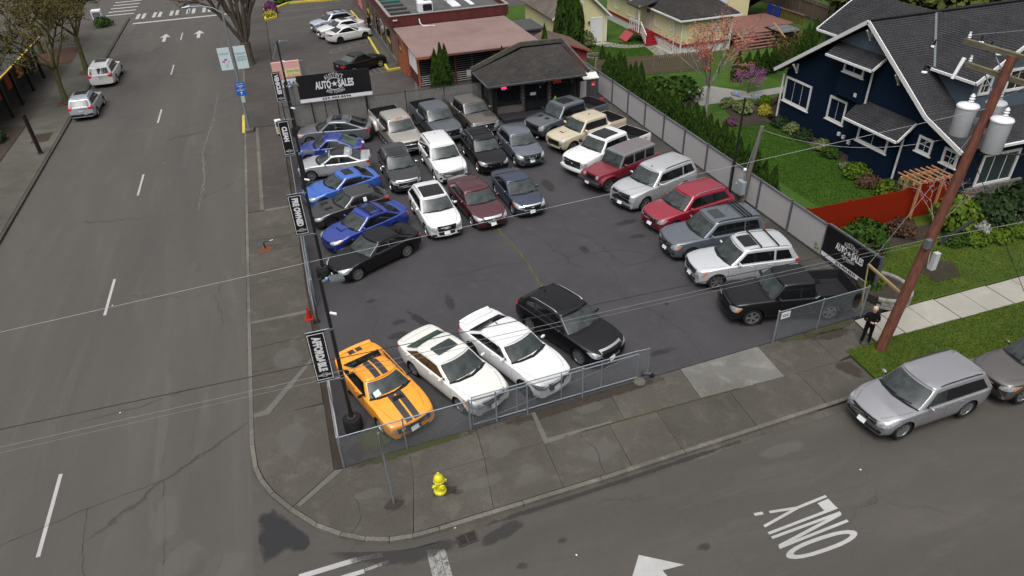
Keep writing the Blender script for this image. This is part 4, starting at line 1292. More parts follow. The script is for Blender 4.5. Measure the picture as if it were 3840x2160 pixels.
car('pickup_truck', 'black extended cab pickup with open bed behind the chain link fence', 'pickup truck', 16.20, 2.90, 166, S)

# --- front row
OR = paint('orange', (.78, .29, .012))
S = sedan(L=4.68, W=1.88, H=1.40, paint=OR, belt=.97, nosez=.72, hood=.92, tailz=1.03, wb=2.72, fo=.94, cab=(1.52, 2.22, 3.24, 4.22), pr=1.25, wroof=.68, pillars=(3.28,), doors=[1.95, 3.2], nose=(.8, .10, .18), hoodq=.80, mirror_m=BLACKP, rim='five', rglass=GLASS_D,
          decals=face(1.88, (.62, .66, .50, .68), BLACKP, lamp=(.52, .78, .52, .66, .68, .16), low=(.6, .55, .22, .32), plate=.42, emblem=False) + [('fog_lamp', LAMP, [(0, .42 + .085 * cos(t), .59 + .085 * sin(t)) for t in [k * pi / 5 for k in range(10)]], FWD, .03, True)] + rear(1.88, 4.68, .72, .90, .5, .84),
          extra=[stripes(), scoop(BLACKP, 1.0, 1.25, .22, .035), spoiler(4.54, 1.06, .72, OR, .12, .05), sticker(-.48)])
car('muscle_coupe', 'orange coupe with twin black stripes from hood to tail', 'car', 2.58, .50, -71, S)
S = sedan(L=4.95, W=1.88, H=1.45, paint=PEARL, nosez=.70, hood=.90, belt=.97, tailz=1.06, wb=2.78, fo=.98, cab=(1.36, 2.24, 3.66, 4.52), rglass=GLASS_G, sglass=pmat('tan_glass', (.05, .032, .018), rough=.05, spec=.7), trim=None, decals=face(1.88, (.24, .52, .50, .70), BLACKP, ring=CHROME, lamp=(.54, .88, .58, .70, .82, .72), turn=AMBER, low=(.6, .55, .20, .30), plate=.40) + rear(1.88, 4.95, .84, 1.0, .5, .88), extra=[sunroof(2.55, 3.12, .62, GLASS), patch('window_sticker', STICK, [(2.75, 1, 1.05), (2.93, 1, 1.05), (2.93, 1, 1.26), (2.75, 1, 1.26)], (0, -1, 0), .02), antenna(3.35, PEARL)])
car('sedan_car', 'pearl white sedan with sunroof beside the orange coupe', 'car', 5.50, .62, -65.5, S)
S = sedan(L=5.05, W=1.90, H=1.48, paint=WHITE, belt=1.02, nosez=.76, hood=.95, tailz=1.08, wb=3.05, fo=.88, r=.36, cab=(1.50, 2.28, 3.65, 4.52), rim='ten', rim_m=ALLOY_D, decals=face(1.9, (.38, .46, .46, .74), BLACKP, ring=WHITE, lamp=(.54, .88, .64, .76, .82, .5), lamp_m=pmat('smoked_lamp', (.09, .095, .10), rough=.1, coat=1), low=(.62, .55, .20, .26), plate=.44) + rear(1.9, 5.05, .82, 1.05, .60, .88), extra=[spoiler(4.92, 1.09, .74, WHITE, .10, .04), antenna(3.45)], rglass=GLASS_D)
car('sedan_car', 'bright white large sedan with dark mesh grille and dark rims', 'car', 7.92, .66, -67.5, S)
S = suv(L=4.80, W=1.93, H=1.66, paint=BLACK, belt=1.05, nosez=.86, hood=1.0, wb=2.82, fo=.95, rear_cut=.60, rim='multi', decals=face(1.93, (.42, .52, .50, .84), BLACKP, ring=CHROME, bars=3, barm=BLACKP, lamp=(.56, .88, .70, .82, .90, .52), low=(.6, .55, .26, .38), fog=(.62, .82, .32, .44), plate=.42) + rear(1.93, 4.8, .92, 1.08, .5, .88), extra=[rails(CHROME, .12, .9, .04), sunroof(2.25, 2.95, .55, BLACK), antenna(3.8)])
car('suv_car', 'black crossover with chrome roof rails nearest the open gateway', 'car', 10.48, 1.50, -68, S)

# --- kerbside and neighbours
ST = 'cars parked along the streets'
LAV = paint('lavender_silver', (.25, .25, .268), .35)
S = suv(L=4.72, W=1.92, H=1.72, paint=LAV, belt=1.05, nosez=.82, hood=1.0, fo=.92, rear_cut=.62, cab=(1.18, 1.95, 4.3, 4.74), rim='ten', clearfront=True, trim=None, handle_m=CHROME, wb=2.75, decals=face(1.9, (.48, .52, .56, .76), CHROME, bars=4, barm=BLACKP, lamp=(.58, .88, .64, .78, .92, .66), low=(.72, .66, .28, .42), fog=(.66, .80, .36, .46), plate=.42, emblem=False) + rear(1.9, 4.86, .9, 1.1, .6, .9), extra=[rails(ALLOY_D, .12, .92, .02)])
car('suv_car', 'lavender silver SUV parked at the kerb of the side street', 'car', 16.92, -4.34, 181.5, S, ST)['kind'] = 'thing'
OUT = paint('warm_grey', (.085, .078, .074), .3)
S = suv(L=4.7, W=1.81, H=1.71, paint=OUT, nosez=.90, hood=1.02, decals=face(1.81, (.46, .50, .62, .76), BLACKP, ring=CHROME, bars=2, lamp=(.56, .86, .70, .82, .92, .55), turn=AMBER, low=(.62, .6, .28, .44), plate=.52) + [('chrome_wing', CHROME, [(0, .50, .66), (0, .60, .66), (.1, .82, .36), (.1, .74, .34)], (.9, -.3, 0), .014, True)], extra=[])
car('suv_car', 'warm grey crossover behind the lavender SUV at the picture edge', 'car', 22.05, -4.45, 179, S, ST)
S = suv(L=5.0, W=2.0, H=1.79, paint=EXW, belt=1.10, nosez=.92, hood=1.06, wb=2.86, fo=.95, r=.38, decals=face(2.0, (.58, .62, .66, .88)) + rear(2.0, 5.0, .90, 1.20, .68, .94, wrap=.12, plate=.86), extra=[rails(ALLOY_D), sunroof(2.4, 3.4, .6)], z=-.12)
car('suv_car', 'white SUV parked under the far kerbside tree', 'car', -14.25, 54.3, 89, S, ST)
S = suv(L=4.5, W=1.78, H=1.68, paint=paint('ice_silver', (.40, .43, .48), .4), belt=1.06, wb=2.62, fo=.9, r=.35, decals=face(1.78, (.48, .52, .66, .84)) + rear(1.78, 4.5, .88, 1.14, .60, .84, wrap=.14, plate=.80, bumper=(.40, .56)), extra=[rails(ALLOY_D), sunroof(2.2, 3.2, .66, GLASS)], z=-.12)
car('suv_car', 'silver hatchback SUV parked under the nearer kerbside tree', 'car', -14.40, 45.4, 89, S, ST)
RS = 'cars in the restaurant car park'
S = sedan(L=4.58, W=1.80, H=1.45, paint=WHITE, wb=2.70, fo=.92, cab=(1.45, 2.3, 3.2, 4.12), pr=1.3, rim='five', rim_m=ALLOY_D, decals=face(1.8, (.4, .45, .4, .62), lamp=(.5, .82, .58, .68, .74, .5)) + rear(1.8, 4.58, .82, .98, .42, .82))
car('sedan_car', 'white compact sedan with dark rims nosed towards the restaurant', 'car', 9.40, 56.25, 18, S, RS)
S = sedan(L=5.0, W=1.90, H=1.48, paint=WHITE, belt=1.02, nosez=.76, hood=.95, tailz=1.08, wb=3.05, fo=.88, r=.36, cab=(1.50, 2.28, 3.65, 4.52), decals=face(1.9, (.42, .48, .42, .74), BLACKP, ring=CHROME, lamp=(.54, .88, .62, .76, .82, .5)) + rear(1.9, 5.0, .82, 1.05, .6, .88), extra=[sunroof(2.5, 3.25, .7)])
car('sedan_car', 'white large sedan with dark grille parked between two pale cars', 'car', 4.35, 57.25, 197, S, RS)
S = suv(L=4.79, W=1.82, H=1.62, paint=paint('pale_blue_silver', (.42, .46, .53), .35), belt=1.03, wb=2.74, fo=.95, rear_cut=.7, decals=face(1.82, (.45, .5, .6, .78), CHROME, bars=3, barm=BLACKP, lamp=(.56, .86, .68, .8, .9, .5), low=(.6, .55, .28, .42)) + rear(1.82, 4.79, .88, 1.02, .5, .86), extra=[rails(BLACKP, .1, .95, .05, [.25, .7])])
car('wagon_car', 'pale silver-blue wagon with black roof rack', 'car', 3.95, 60.3, 197, S, RS)
S = sedan(L=4.75, W=1.80, H=1.45, paint=BLACK, cab=(1.4, 2.2, 3.3, 4.15), rglass=GLASS_G, rim='five', decals=face(1.8, (.4, .45, .5, .66)) + rear(1.8, 4.75, .74, .90, .48, .84, plate=.82))
car('sedan_car', 'older black sedan parked by the yellow kerb of the ramp', 'car', 9.05, 46.05, 27, S, RS)
S = suv(L=4.9, W=1.9, H=1.75, paint=paint('bright_red', (.42, .02, .03)), decals=face(1.9, (.5, .55, .66, .85), lamp=(.6, .9, .72, .84, .94, .5)))
car('suv_car', 'red car behind the restaurant beside the yellow garage', 'car', 22.6, 49.2, -60, S, 'cars behind the buildings')
# ------------------------------------------------------------------ ground, streets, pavements
ROAD = ground_mat('street_asphalt', (0.0720, 0.0651, 0.0581), (0.0587, 0.0534, 0.0482), (0.0853, 0.0769, 0.0674), grain=.14, crack=.75, crack_scale=.11, rough=.72, stretch=(1.0, .10, 1))
ROAD2 = ground_mat('side_street_asphalt', (0.0645, 0.0582, 0.0509), (0.0521, 0.0473, 0.0419), (0.0769, 0.0690, 0.0598), grain=.20, crack=.35, crack_scale=.16, rough=.74, stretch=(.2, 1.0, 1))
LOTM = ground_mat('lot_asphalt', (0.0486, 0.0452, 0.0487), (0.0376, 0.0354, 0.0379), (0.0580, 0.0534, 0.0565), grain=.13, crack=.8, crack_scale=.21, rough=.62)
UPLOT = ground_mat('old_asphalt', (0.0616, 0.0539, 0.0497), (0.0476, 0.0420, 0.0399), (0.0735, 0.0651, 0.0602), grain=.15, crack=.6, crack_scale=.25, rough=.65)
WALK = ground_mat('old_concrete', (0.0681, 0.0611, 0.0513), (0.0500, 0.0446, 0.0373), (0.1021, 0.0919, 0.0759), grain=.46, blot=.6, moss=(.045, .040, .030), moss_amt=.05, rough=.82, rnd=.10, gscale=34)
WALK_L = ground_mat('pale_concrete', (0.3168, 0.2992, 0.2596), (0.2552, 0.2376, 0.2068), (0.3608, 0.3432, 0.3036), grain=.10, rough=.8, rnd=.04)
WALK_B = ground_mat('brown_concrete', (0.0562, 0.0490, 0.0432), (0.0418, 0.0360, 0.0324), (0.0706, 0.0634, 0.0562), grain=.18, rough=.8, rnd=.08, moss=(.075, .045, .038), moss_amt=.03)
KERB = ground_mat('kerb_concrete', (0.1268, 0.1178, 0.1014), (0.0811, 0.0759, 0.0663), (0.1927, 0.1747, 0.1414), grain=.45, blot=.6, rough=.85, rnd=.12, gscale=30)
JOINT = pmat('joint_dirt', (.020, .018, .015), rough=.95)
CRACK = pmat('crack_dark', (.026, .025, .024), rough=.95)
CRACKS = pmat('crack_faint', (.042, .041, .039), rough=.95)
CRACK_MOSS = pmat('crack_moss', (.075, .078, .026), rough=.95, var=.4, scale=8)
PAINTW = ground_mat('road_paint', (0.3600, 0.3600, 0.3528), (0.2880, 0.2880, 0.2808), (0.4032, 0.4032, 0.3960), grain=.12, wear=(.076, .074, .070), wear_amt=.25, rough=.7)
PAINTW2 = ground_mat('worn_road_paint', (0.2700, 0.2700, 0.2587), (0.1950, 0.1950, 0.1875), (0.3450, 0.3450, 0.3300), grain=.15, wear=(.072, .070, .066), wear_amt=.75, rough=.75, wear_scale=9)
PAINTF = ground_mat('faded_line', (0.1400, 0.1330, 0.1260), (0.1120, 0.1050, 0.1015), (0.1680, 0.1610, 0.1540), wear=(.060, .054, .050), wear_amt=.7)
YEL = ground_mat('kerb_yellow', (.52, .43, .04), (.40, .33, .04), (.58, .50, .10), grain=.15, wear=(.20, .18, .12), wear_amt=.35, wear_scale=9)
LAWN = ground_mat('lawn_green', (0.0320, 0.0764, 0.0025), (0.0192, 0.0515, 0.0020), (0.0720, 0.1053, 0.0040), grain=.3, blot=.4, rough=.9, gscale=45, bump=.6)
LAWN2 = ground_mat('patchy_lawn', (0.0464, 0.0745, 0.0032), (0.0288, 0.0532, 0.0024), (0.0960, 0.0988, 0.0088), grain=.3, blot=.4, rough=.9, gscale=45, bump=.6)
SOIL = ground_mat('bed_soil', (.040, .029, .022), (.024, .018, .014), (.062, .046, .034), grain=.35, rough=.95, gscale=30, bump=.8)
BARK = ground_mat('bark_mulch', (.075, .036, .024), (.045, .022, .016), (.11, .055, .036), grain=.35, rough=.95, gscale=25, bump=.8)
GRAVEL = ground_mat('gravel_strip', (.060, .055, .047), (.034, .031, .027), (.10, .092, .078), grain=.45, rough=.95, gscale=22, bump=1.0)

def sheet(name, poly, z, mat, t=.05, kind='structure', parent=None):
    m = MB(); m.prism(poly, z - t, z)
    me = m.mesh(name)
    b = bmesh.new(); b.from_mesh(me); bmesh.ops.recalc_face_normals(b, faces=b.faces); b.to_mesh(me); b.free()
    o = link(name, me, parent, mat)
    if parent is None: o['kind'] = kind
    return o

RZ = -.12
sheet('ground', [(-320, -320), (320, -320), (320, 420), (-320, 420)], -.22, UPLOT)
sheet('main_street', [(-15.5, -60), (-2.98, -60), (-2.98, 76.5), (-15.5, 76.5)], RZ, ROAD, .08)
sheet('side_street', [(-2.98, -60), (80, -60), (80, -2.0), (19.2, -2.0), (0, -1.5), (-2.4, 3.6), (-2.98, 3.6)], RZ, ROAD2, .08)
sheet('cross_street', [(-80, 76.5), (90, 76.5), (90, 92), (-80, 92)], RZ, ROAD, .08)
FY = lambda x: .037 * x
sheet('car_lot', [(-.06, -.02), (22.95, FY(22.95)), (22.95, 31.0), (-.06, 31.5)], 0.0, LOTM, .2)
sheet('restaurant_car_park', [(-.40, 31.55), (22.9, 31.05), (22.9, 42.8), (11.0, 74.5), (-.40, 76.2)], -.012, UPLOT, .2)

# lane markings
mk = MB()
for k in range(7):
    y = .0 + 12.80 * k
    if k == 0: y0, y1 = -.25, 3.1
    else: y0, y1 = y - .1, y + 3.05
    d = MB(); d.b2((-9.19, y0, RZ - .01), (-9.07, y1, RZ + .004)); o = d.obj('lane_dash', PAINTW); o['kind'] = 'structure'
d = MB(); d.b2((-14.9, 74.0, RZ - .01), (-4.3, 74.55, RZ + .004)); d.obj('stop_line', PAINTW)['kind'] = 'structure'
for i, x in enumerate((-14.9, -13.1, -11.2, -9.35, -7.55)):
    for dx in (0, .62):
        d = MB(); d.b2((x + dx, 76.6, RZ - .01), (x + dx + .36, 79.4, RZ + .004)); d.obj('crossing_bar', PAINTW)['kind'] = 'structure'
for k in range(5):
    d = MB(); d.b2((-18.5, 80.0 + 2.0 * k, RZ - .01), (-15.4, 80.45 + 2.0 * k, RZ + .004)); d.obj('crossing_bar', PAINTW)['kind'] = 'structure'
for ax in (-10.8, -7.42):
    d = MB(); d.prism([(ax - .16, 63.9), (ax + .16, 63.9), (ax + .16, 65.9), (ax + .55, 65.7), (ax, 67.3), (ax - .55, 65.7), (ax - .16, 65.9)], RZ - .01, RZ + .004)
    d.obj('lane_arrow', PAINTW)['kind'] = 'structure'
# lettering on the side street, read by a driver heading for the main street
def flat(polys, mat, name, z=RZ + .004):
    d = MB()
    for k, p in enumerate(polys): d.prism(p, z - .012, z + .0007 * (k % 9))
    o = d.obj(name, mat); o['kind'] = 'structure'; return o
def stroke(a, b, w):
    t = Vector((b[0] - a[0], b[1] - a[1])); n = Vector((-t.y, t.x)).normalized() * w / 2
    return [(a[0] + n.x, a[1] + n.y), (a[0] - n.x, a[1] - n.y), (b[0] - n.x, b[1] - n.y), (b[0] + n.x, b[1] + n.y)]
O_ = []
for k in range(20):
    t0, t1 = 2 * pi * k / 20, 2 * pi * (k + 1) / 20
    f = lambda t, rx, ry: (12.85 + rx * (abs(cos(t)) ** .8) * (1 if cos(t) > 0 else -1), -7.66 + ry * sin(t))
    O_.append([f(t0, 1.22, .24), f(t1, 1.22, .24), f(t1, .98, .13), f(t0, .98, .13)])
flat(O_, PAINTW, 'street_letter')
flat([stroke((11.62, -7.34), (14.10, -7.24), .085), stroke((11.62, -6.99), (14.10, -6.93), .085), stroke((11.66, -7.30), (14.06, -6.97), .095)], PAINTW, 'street_letter', RZ + .005)
flat([stroke((11.62, -6.83), (14.12, -6.74), .085), stroke((13.90, -6.72), (13.88, -6.40), .42)], PAINTW, 'street_letter', RZ + .006)
flat([stroke((12.95, -6.35), (14.10, -6.28), .085), stroke((13.0, -6.35), (11.65, -6.58), .085), stroke((13.0, -6.35), (12.1, -6.20), .085), stroke((11.62, -6.12), (11.9, -6.16), .10)], PAINTW, 'street_letter', RZ + .007)
flat([[(7.70, -6.19), (8.77, -6.91), (8.10, -6.86), (7.17, -6.80)], [(7.17, -6.80), (8.10, -6.86), (8.32, -7.9), (7.85, -7.9), (7.62, -6.95), (7.25, -7.3), (6.9, -7.3)]], PAINTW, 'street_arrow')
# worn stop line by the corner
flat([stroke((-1.74, -3.58), (-.06, -3.57), .17)], PAINTW, 'stop_line'); flat([stroke((-.03, -3.58), (.66, -3.66), .15)], PAINTW2, 'stop_line')
flat([stroke((-2.2, -4.02), (.07, -4.02), .14)], PAINTW, 'stop_line'); flat([stroke((.1, -4.0), (.8, -3.95), .10)], PAINTW2, 'stop_line')
for k in range(3):
    x0 = 1.90 + .185 * k
    flat([[(x0, -3.95 - .05 * k), (x0 + .17, -3.99 - .05 * k), (x0 + .16, -5.6), (x0 - .01, -5.6)]], PAINTW2, 'crossing_block')

# kerbs
def along(path, step):
    out = [Vector((*path[0], 0))]; acc = 0
    for i in range(len(path) - 1):
        a, b = Vector((*path[i], 0)), Vector((*path[i + 1], 0)); l = (b - a).length; k = max(1, round(l / step))
        for j in range(1, k + 1): out.append(a + (b - a) * (j / k))
    return out
KC = [(-3.0, 3.5), (-2.99, 2.1), (-2.9, 1.0), (-2.72, .35), (-2.40, -.35), (-1.86, -1.18), (-1.15, -2.08), (-.46, -2.66), (.22, -3.09), (.92, -3.36), (1.62, -3.48)]
K1 = [(-3.0, 76.0), (-3.0, 3.5)]
K2 = [(1.62, -3.48), (2.44, -3.50), (7.8, -3.43), (10.88, -3.32), (13.8, -3.23), (17.8, -3.09), (24, -3.02), (60, -2.4)]
kerb = empty('kerb'); kerb['kind'] = 'structure'
def kerb_run(path, step, par, mat, w=.15, side=1, z=.008, gap=.012, name='kerb_stone', depth=.2):
    P = along(path, step)
    def nrm(i):
        a, b = P[max(0, i - 1)], P[min(len(P) - 1, i + 1)]; t = (b - a).normalized(); return Vector((-t.y, t.x, 0)) * side
    for i in range(len(P) - 1):
        a, b = P[i], P[i + 1]; t = (b - a).normalized() * gap / 2
        na, nb = nrm(i) * w, nrm(i + 1) * w
        m = MB(); m.prism([(a + t).xy[:], (b - t).xy[:], (b - t + nb).xy[:], (a + t + na).xy[:]], z - depth, z + rng.uniform(-.004, .004))
        me = m.mesh(name); q = bmesh.new(); q.from_mesh(me); bmesh.ops.recalc_face_normals(q, faces=q.faces); q.to_mesh(me); q.free()
        bevel(me, .018, 2, 50)
        link(name, me, par, mat)
kerb_run(K1, 3.0, kerb, KERB); kerb_run(KC, 3.0, kerb, KERB); kerb_run(K2, 3.0, kerb, KERB)
kl = empty('kerb'); kl['kind'] = 'structure'
kerb_run([(-15.5, -30), (-15.5, 77)], 3.0, kl, WALK_B, side=1)
gut = MB()
GP = along([(2.44, -3.50), (7.8, -3.43), (10.88, -3.32), (13.8, -3.23), (17.8, -3.09), (24, -3.02), (40, -2.75)], 2.9)
gutter = empty('gutter'); gutter['kind'] = 'structure'
for i in range(len(GP) - 1):
    a, b = GP[i], GP[i + 1]
    m = MB(); m.prism([(a.x + .01, a.y - .34), (b.x - .01, b.y - .34), (b.x - .01, b.y + .02), (a.x + .01, a.y + .02)], RZ - .03, RZ + .005); m.obj('gutter_slab', WALK, gutter)

# pavement slabs
def slabs(name, polys, mat, z=0.0, gap=.010, t=.10, bed=True):
    par = empty(name); par['kind'] = 'structure'
    for p in polys:
        cx = sum(q[0] for q in p) / len(p); cy = sum(q[1] for q in p) / len(p)
        ins = []
        for q in p:
            d = Vector((cx - q[0], cy - q[1])); l = d.length
            ins.append((q[0] + d.x / l * gap, q[1] + d.y / l * gap))
        m = MB(); m.prism(ins, z - t, z + rng.uniform(-.004, .004))
        me = m.mesh('paving_slab'); b = bmesh.new(); b.from_mesh(me); bmesh.ops.recalc_face_normals(b, faces=b.faces); b.to_mesh(me); b.free()
        link('paving_slab', me, par, mat)
    return par
ky = lambda x: (-3.33 if x < 2.5 else (-3.34 + (x - 2.5) * .0145 if x < 7.8 else -3.27 + (x - 7.8) * .0165))
fx = [2.05, 4.45, 6.57, 9.6, 10.86, 13.8, 16.75, 19.2]
outer, inner = [], []
for a, b in zip((2.05, 4.45, 6.57, 9.0, 10.86, 13.82, 16.75), (4.45, 6.57, 9.0, 10.86, 13.82, 16.75, 19.2)):
    sk = lambda x: x - (.38 if x < 3 else .26 if x < 5 else .04)
    outer.append([(sk(a), ky(a)), (sk(b), ky(b)), (b + .04, -1.28), (a + .04, -1.28)])
for a, b in zip((2.05, 4.45, 6.6, 9.6, 12.66, 16.2, 18.6), (4.45, 6.6, 9.6, 12.66, 16.2, 18.6, 20.85)):
    e = .03
    inner.append([(a + .04, -1.28), (b + .04 if b < 20 else 20.75, -1.28 if b < 20 else -.80), (b + .15 if b < 20 else 21.0, FY(b) - e), (a + .15, FY(a) - e)])
slabs('sidewalk', outer + inner[:3] + [inner[3]] + inner[5:], WALK)
slabs('sidewalk', [inner[4]], ground_mat('bright_concrete', (0.1445, 0.1403, 0.1275), (0.0935, 0.0892, 0.0808), (0.2125, 0.2040, 0.1870), grain=.3, rough=.8))
west = [(-.34, 3.3), (-2.85, 3.4), (-2.83, 2.1), (-2.74, 1.0), (-2.57, .42), (-2.27, -.26), (-1.74, -1.08), (-.34, -.04)]
south = [(-.34, -.04), (-1.74, -1.08), (-1.05, -1.96), (-.38, -2.54), (.29, -2.96), (.96, -3.22), (1.66, -3.33), (2.10, -1.28), (2.2, FY(2.2) - .03), (0, -.05)]
slabs('sidewalk', [west, south], WALK, gap=.012)
wp = []
ys = [3.35, 6.1, 9.5, 12.6, 15.6, 18.2, 20.3]
for a, b in zip(ys, ys[1:]): wp.append([(-2.85, a), (-.36, a), (-.38, b), (-2.85, b)])
slabs('sidewalk', wp, WALK)
wp2 = []
for a, b in zip((20.3, 23.6, 27, 30.4), (23.6, 27, 30.4, 33.9)):
    wp2.append([(-2.0, a), (-.42, a), (-.45, b), (-2.0, b)])
slabs('sidewalk', wp2, WALK_B)
sheet('planting_strip', [(-2.85, 20.4), (-2.2, 20.4), (-2.2, 33.3), (-2.85, 33.3)], -.004, ground_mat('leaf_litter', (.075, .062, .054), (.052, .043, .038), (.105, .075, .062), grain=.3, rough=.9))
sheet('concrete_edging', [(-2.2, 20.4), (-2.0, 20.4), (-2.0, 33.9), (-2.2, 33.9)], .006, KERB)
wp3 = []
for a, b in zip(range(34, 76, 3), range(37, 79, 3)): wp3.append([(-2.85, a), (-.45, a), (-.45, b), (-2.85, b)])
slabs('sidewalk', wp3, WALK_B)
sheet('joint_bed', [(-2.35, .2), (-.06, .1), (-.06, 31.4), (-.4, 76), (-2.9, 76), (-2.88, 2.2)], -.05, JOINT, .05)
sheet('joint_bed', [(-1.6, -1.1), (-.3, -2.5), (1.7, -3.36), (19.2, -3.1), (20.9, -.8), (21.2, .78), (0, -.04), (-.3, -.02)], -.05, JOINT, .05)
sheet('soil_strip', [(-.34, 0.0), (-.06, .0), (-.06, 31.4), (-.40, 31.4)], -.02, SOIL, .1)
# pale repair strips and the raised panel edge
sheet('repair_strip', [(6.72, -1.36), (9.2, -1.22), (9.2, -1.16), (6.78, -1.14)], .009, ground_mat('repair_concrete', (0.1125, 0.1072, 0.0960), (0.0863, 0.0825, 0.0750), (0.1350, 0.1275, 0.1125)), .02)
sheet('repair_strip', [(6.60, -1.36), (6.78, -1.36), (6.82, .20), (6.68, .20)], .010, MATS['repair_concrete'], .02)
sheet('repair_strip', [(-1.62, -1.06), (-1.50, -1.16), (-.05, -.10), (-.32, -.04)], .009, MATS['repair_concrete'], .02)
sheet('repair_strip', [(-2.84, 3.42), (-2.3, 3.44), (-.36, 6.2), (-.50, 6.26), (-2.45, 3.70), (-2.84, 3.66)], .009, MATS['repair_concrete'], .02)
sheet('repair_strip', [(-2.84, 9.44), (-.38, 9.40), (-.38, 9.62), (-2.84, 9.60)], .009, MATS['repair_concrete'], .02)
sheet('repair_strip', [(-1.95, 20.2), (-.42, 20.2), (-.42, 20.4), (-1.95, 20.4)], .009, MATS['repair_concrete'], .02)
# new pale walk on the right
wr = []
rx_ = [20.85, 22.3, 25.12, 27.96, 30.8, 33.6, 36.5, 39.4]
for a, b in zip(rx_, rx_[1:]): wr.append([(a, -.80), (b, -.78), (b, .66), (a + (.15 if a < 21 else 0), .62)])
slabs('concrete_walk', wr, WALK_L, z=.012, gap=.03)
sheet('joint_bed', [(20.9, -.78), (39.4, -.76), (39.4, .64), (21.0, .6)], -.03, JOINT, .05)
tool = MB()
for a, b in zip(rx_, rx_[1:]): tool.b2(((a + b) / 2 - .008, -.77, .0), ((a + b) / 2 + .008, .64, .0175))
tool.obj('tooled_joint', KERB)['kind'] = 'structure'
# lawns
sheet('verge_lawn', [(19.25, -2.95), (60, -2.3), (60, -.80), (20.72, -.82), (19.35, -.9)], .02, LAWN2, .2)
sheet('front_lawn', [(23.2, .68), (60, .70), (60, 6.9), (23.05, 6.9)], .02, LAWN2, .2)
sheet('side_lawn', [(23.0, 6.9), (60, 6.9), (60, 62), (23.0, 62)], .015, LAWN, .2)
sheet('west_ground', [(-70, -40), (-15.65, -40), (-15.65, 76.4), (-70, 76.4)], -.012, WALK_B, .2)
wl_p = []
for k in range(14):
    y = 20.0 + 4.0 * k
    wl_p.append([(-18.4, y), (-15.7, y), (-15.7, y + 4), (-18.4, y + 4)])
slabs('sidewalk', wl_p, ground_mat('mossy_concrete', (.078, .074, .060), (.055, .053, .043), (.105, .10, .085), grain=.3, blot=.5, rnd=.12), z=.012, t=.02)
sheet('planting_bed', [(-24, 20), (-18.5, 20), (-18.5, 41.4), (-24, 42.5)], .02, SOIL)
sheet('planting_bed', [(-22, 58.8), (-18.6, 59.0), (-18.8, 65.2), (-22, 65.2)], .02, BARK)
for (x, y, w) in ((-16.5, 45.7, .7), (-16.4, 54.5, .7)): sheet('tree_pit', [(x - w, y - w), (x + w, y - w), (x + w, y + w), (x - w, y + w)], .018, BARK, .03)
sheet('tree_pit', [(-17.3, 37.2), (-16.2, 37.2), (-16.2, 39.0), (-17.3, 39.0)], .018, SOIL, .03)
sheet('gravel_strip', [(21.35, 1.0), (22.9, 1.0), (22.9, 28.5), (21.9, 28.5), (21.5, 14)], .03, GRAVEL, .05)
sheet('bed_kerb', [(21.2, 1.2), (21.36, 1.2), (21.52, 14), (21.9, 28.3), (21.75, 28.3), (21.38, 14)], .12, ground_mat('timber_edge', (.045, .040, .036), (.03, .027, .024), (.06, .053, .047)), .14)

# markings of the restaurant car park
for a, b in (((.62, 67.5), (5.2, 68.9)), ((.72, 71.7), (6.6, 71.85)), ((-.35, 51.8), (.2, 57)), ((10.8, 40.5), (9.8, 35.2))):
    flat([stroke(a, b, .12)], PAINTF, 'bay_line', -.006)
hat = [stroke((5.03, 52.47), (8.77, 54.58), .09), stroke((5.0, 51.25), (8.66, 53.3), .09)] + [stroke((5.0 + .92 * k, 51.25 + .51 * k), (5.03 + .92 * k, 52.47 + .53 * k), .08) for k in range(5)]
flat(hat, PAINTF, 'bay_hatching', -.006)
hat = [stroke((7.34, 43.1), (9.0, 43.4), .10), stroke((7.55, 44.6), (9.0, 45.2), .09)] + [stroke((7.5 + .5 * k, 43.2 + .06 * k), (7.3 + .5 * k, 44.5 + .2 * k), .09) for k in range(4)]
flat(hat, PAINTF, 'bay_hatching', -.006)

# catch basin and lot drain
IRON = pmat('cast_iron', (.040, .032, .030), rough=.7, var=.35, scale=10, bump=.3)
def grate(name, label, cx, cy, w, d, rz, z, slots=(9, 2)):
    t = empty(name, (cx, cy, z), rz); tag(t, label, 'drain')
    m = MB(); f = .05
    m.b2((-w/2, -d/2, -.05), (w/2, -d/2 + f, .012)); m.b2((-w/2, d/2 - f, -.05), (w/2, d/2, .012)); m.b2((-w/2, -d/2 + f, -.05), (-w/2 + f, d/2 - f, .012)); m.b2((w/2 - f, -d/2 + f, -.05), (w/2, d/2 - f, .012))
    m.b2((-.025, -d/2 + f, -.05), (.025, d/2 - f, .011)); m.obj('frame', IRON, t)
    bars = []
    n = slots[0]
    for s in (-1, 1):
        for k in range(n + 1):
            y = -d/2 + f + (d - 2*f) * (k) / n
            bq = MB(); x0, x1 = (.025, w/2 - f) if s > 0 else (-w/2 + f, -.025)
            bq.b2((x0, y - .008, -.04), (x1, y + .008, .009)); bq.obj('grate_bar', IRON, t)
    m = MB(); m.b2((-w/2 + .01, -d/2 + .01, -.09), (w/2 - .01, d/2 - .01, -.055)); m.obj('sump', JOINT, t)
    return t
grate('storm_drain', 'rusty iron storm drain grate at the kerb by the corner', 3.14, -3.99, .62, .40, RAD(4), RZ + .02)
grate('storm_drain', 'square iron drain grate on the mossy asphalt inside the fence corner', .52, .55, .72, .62, RAD(45), .012, (7, 2))

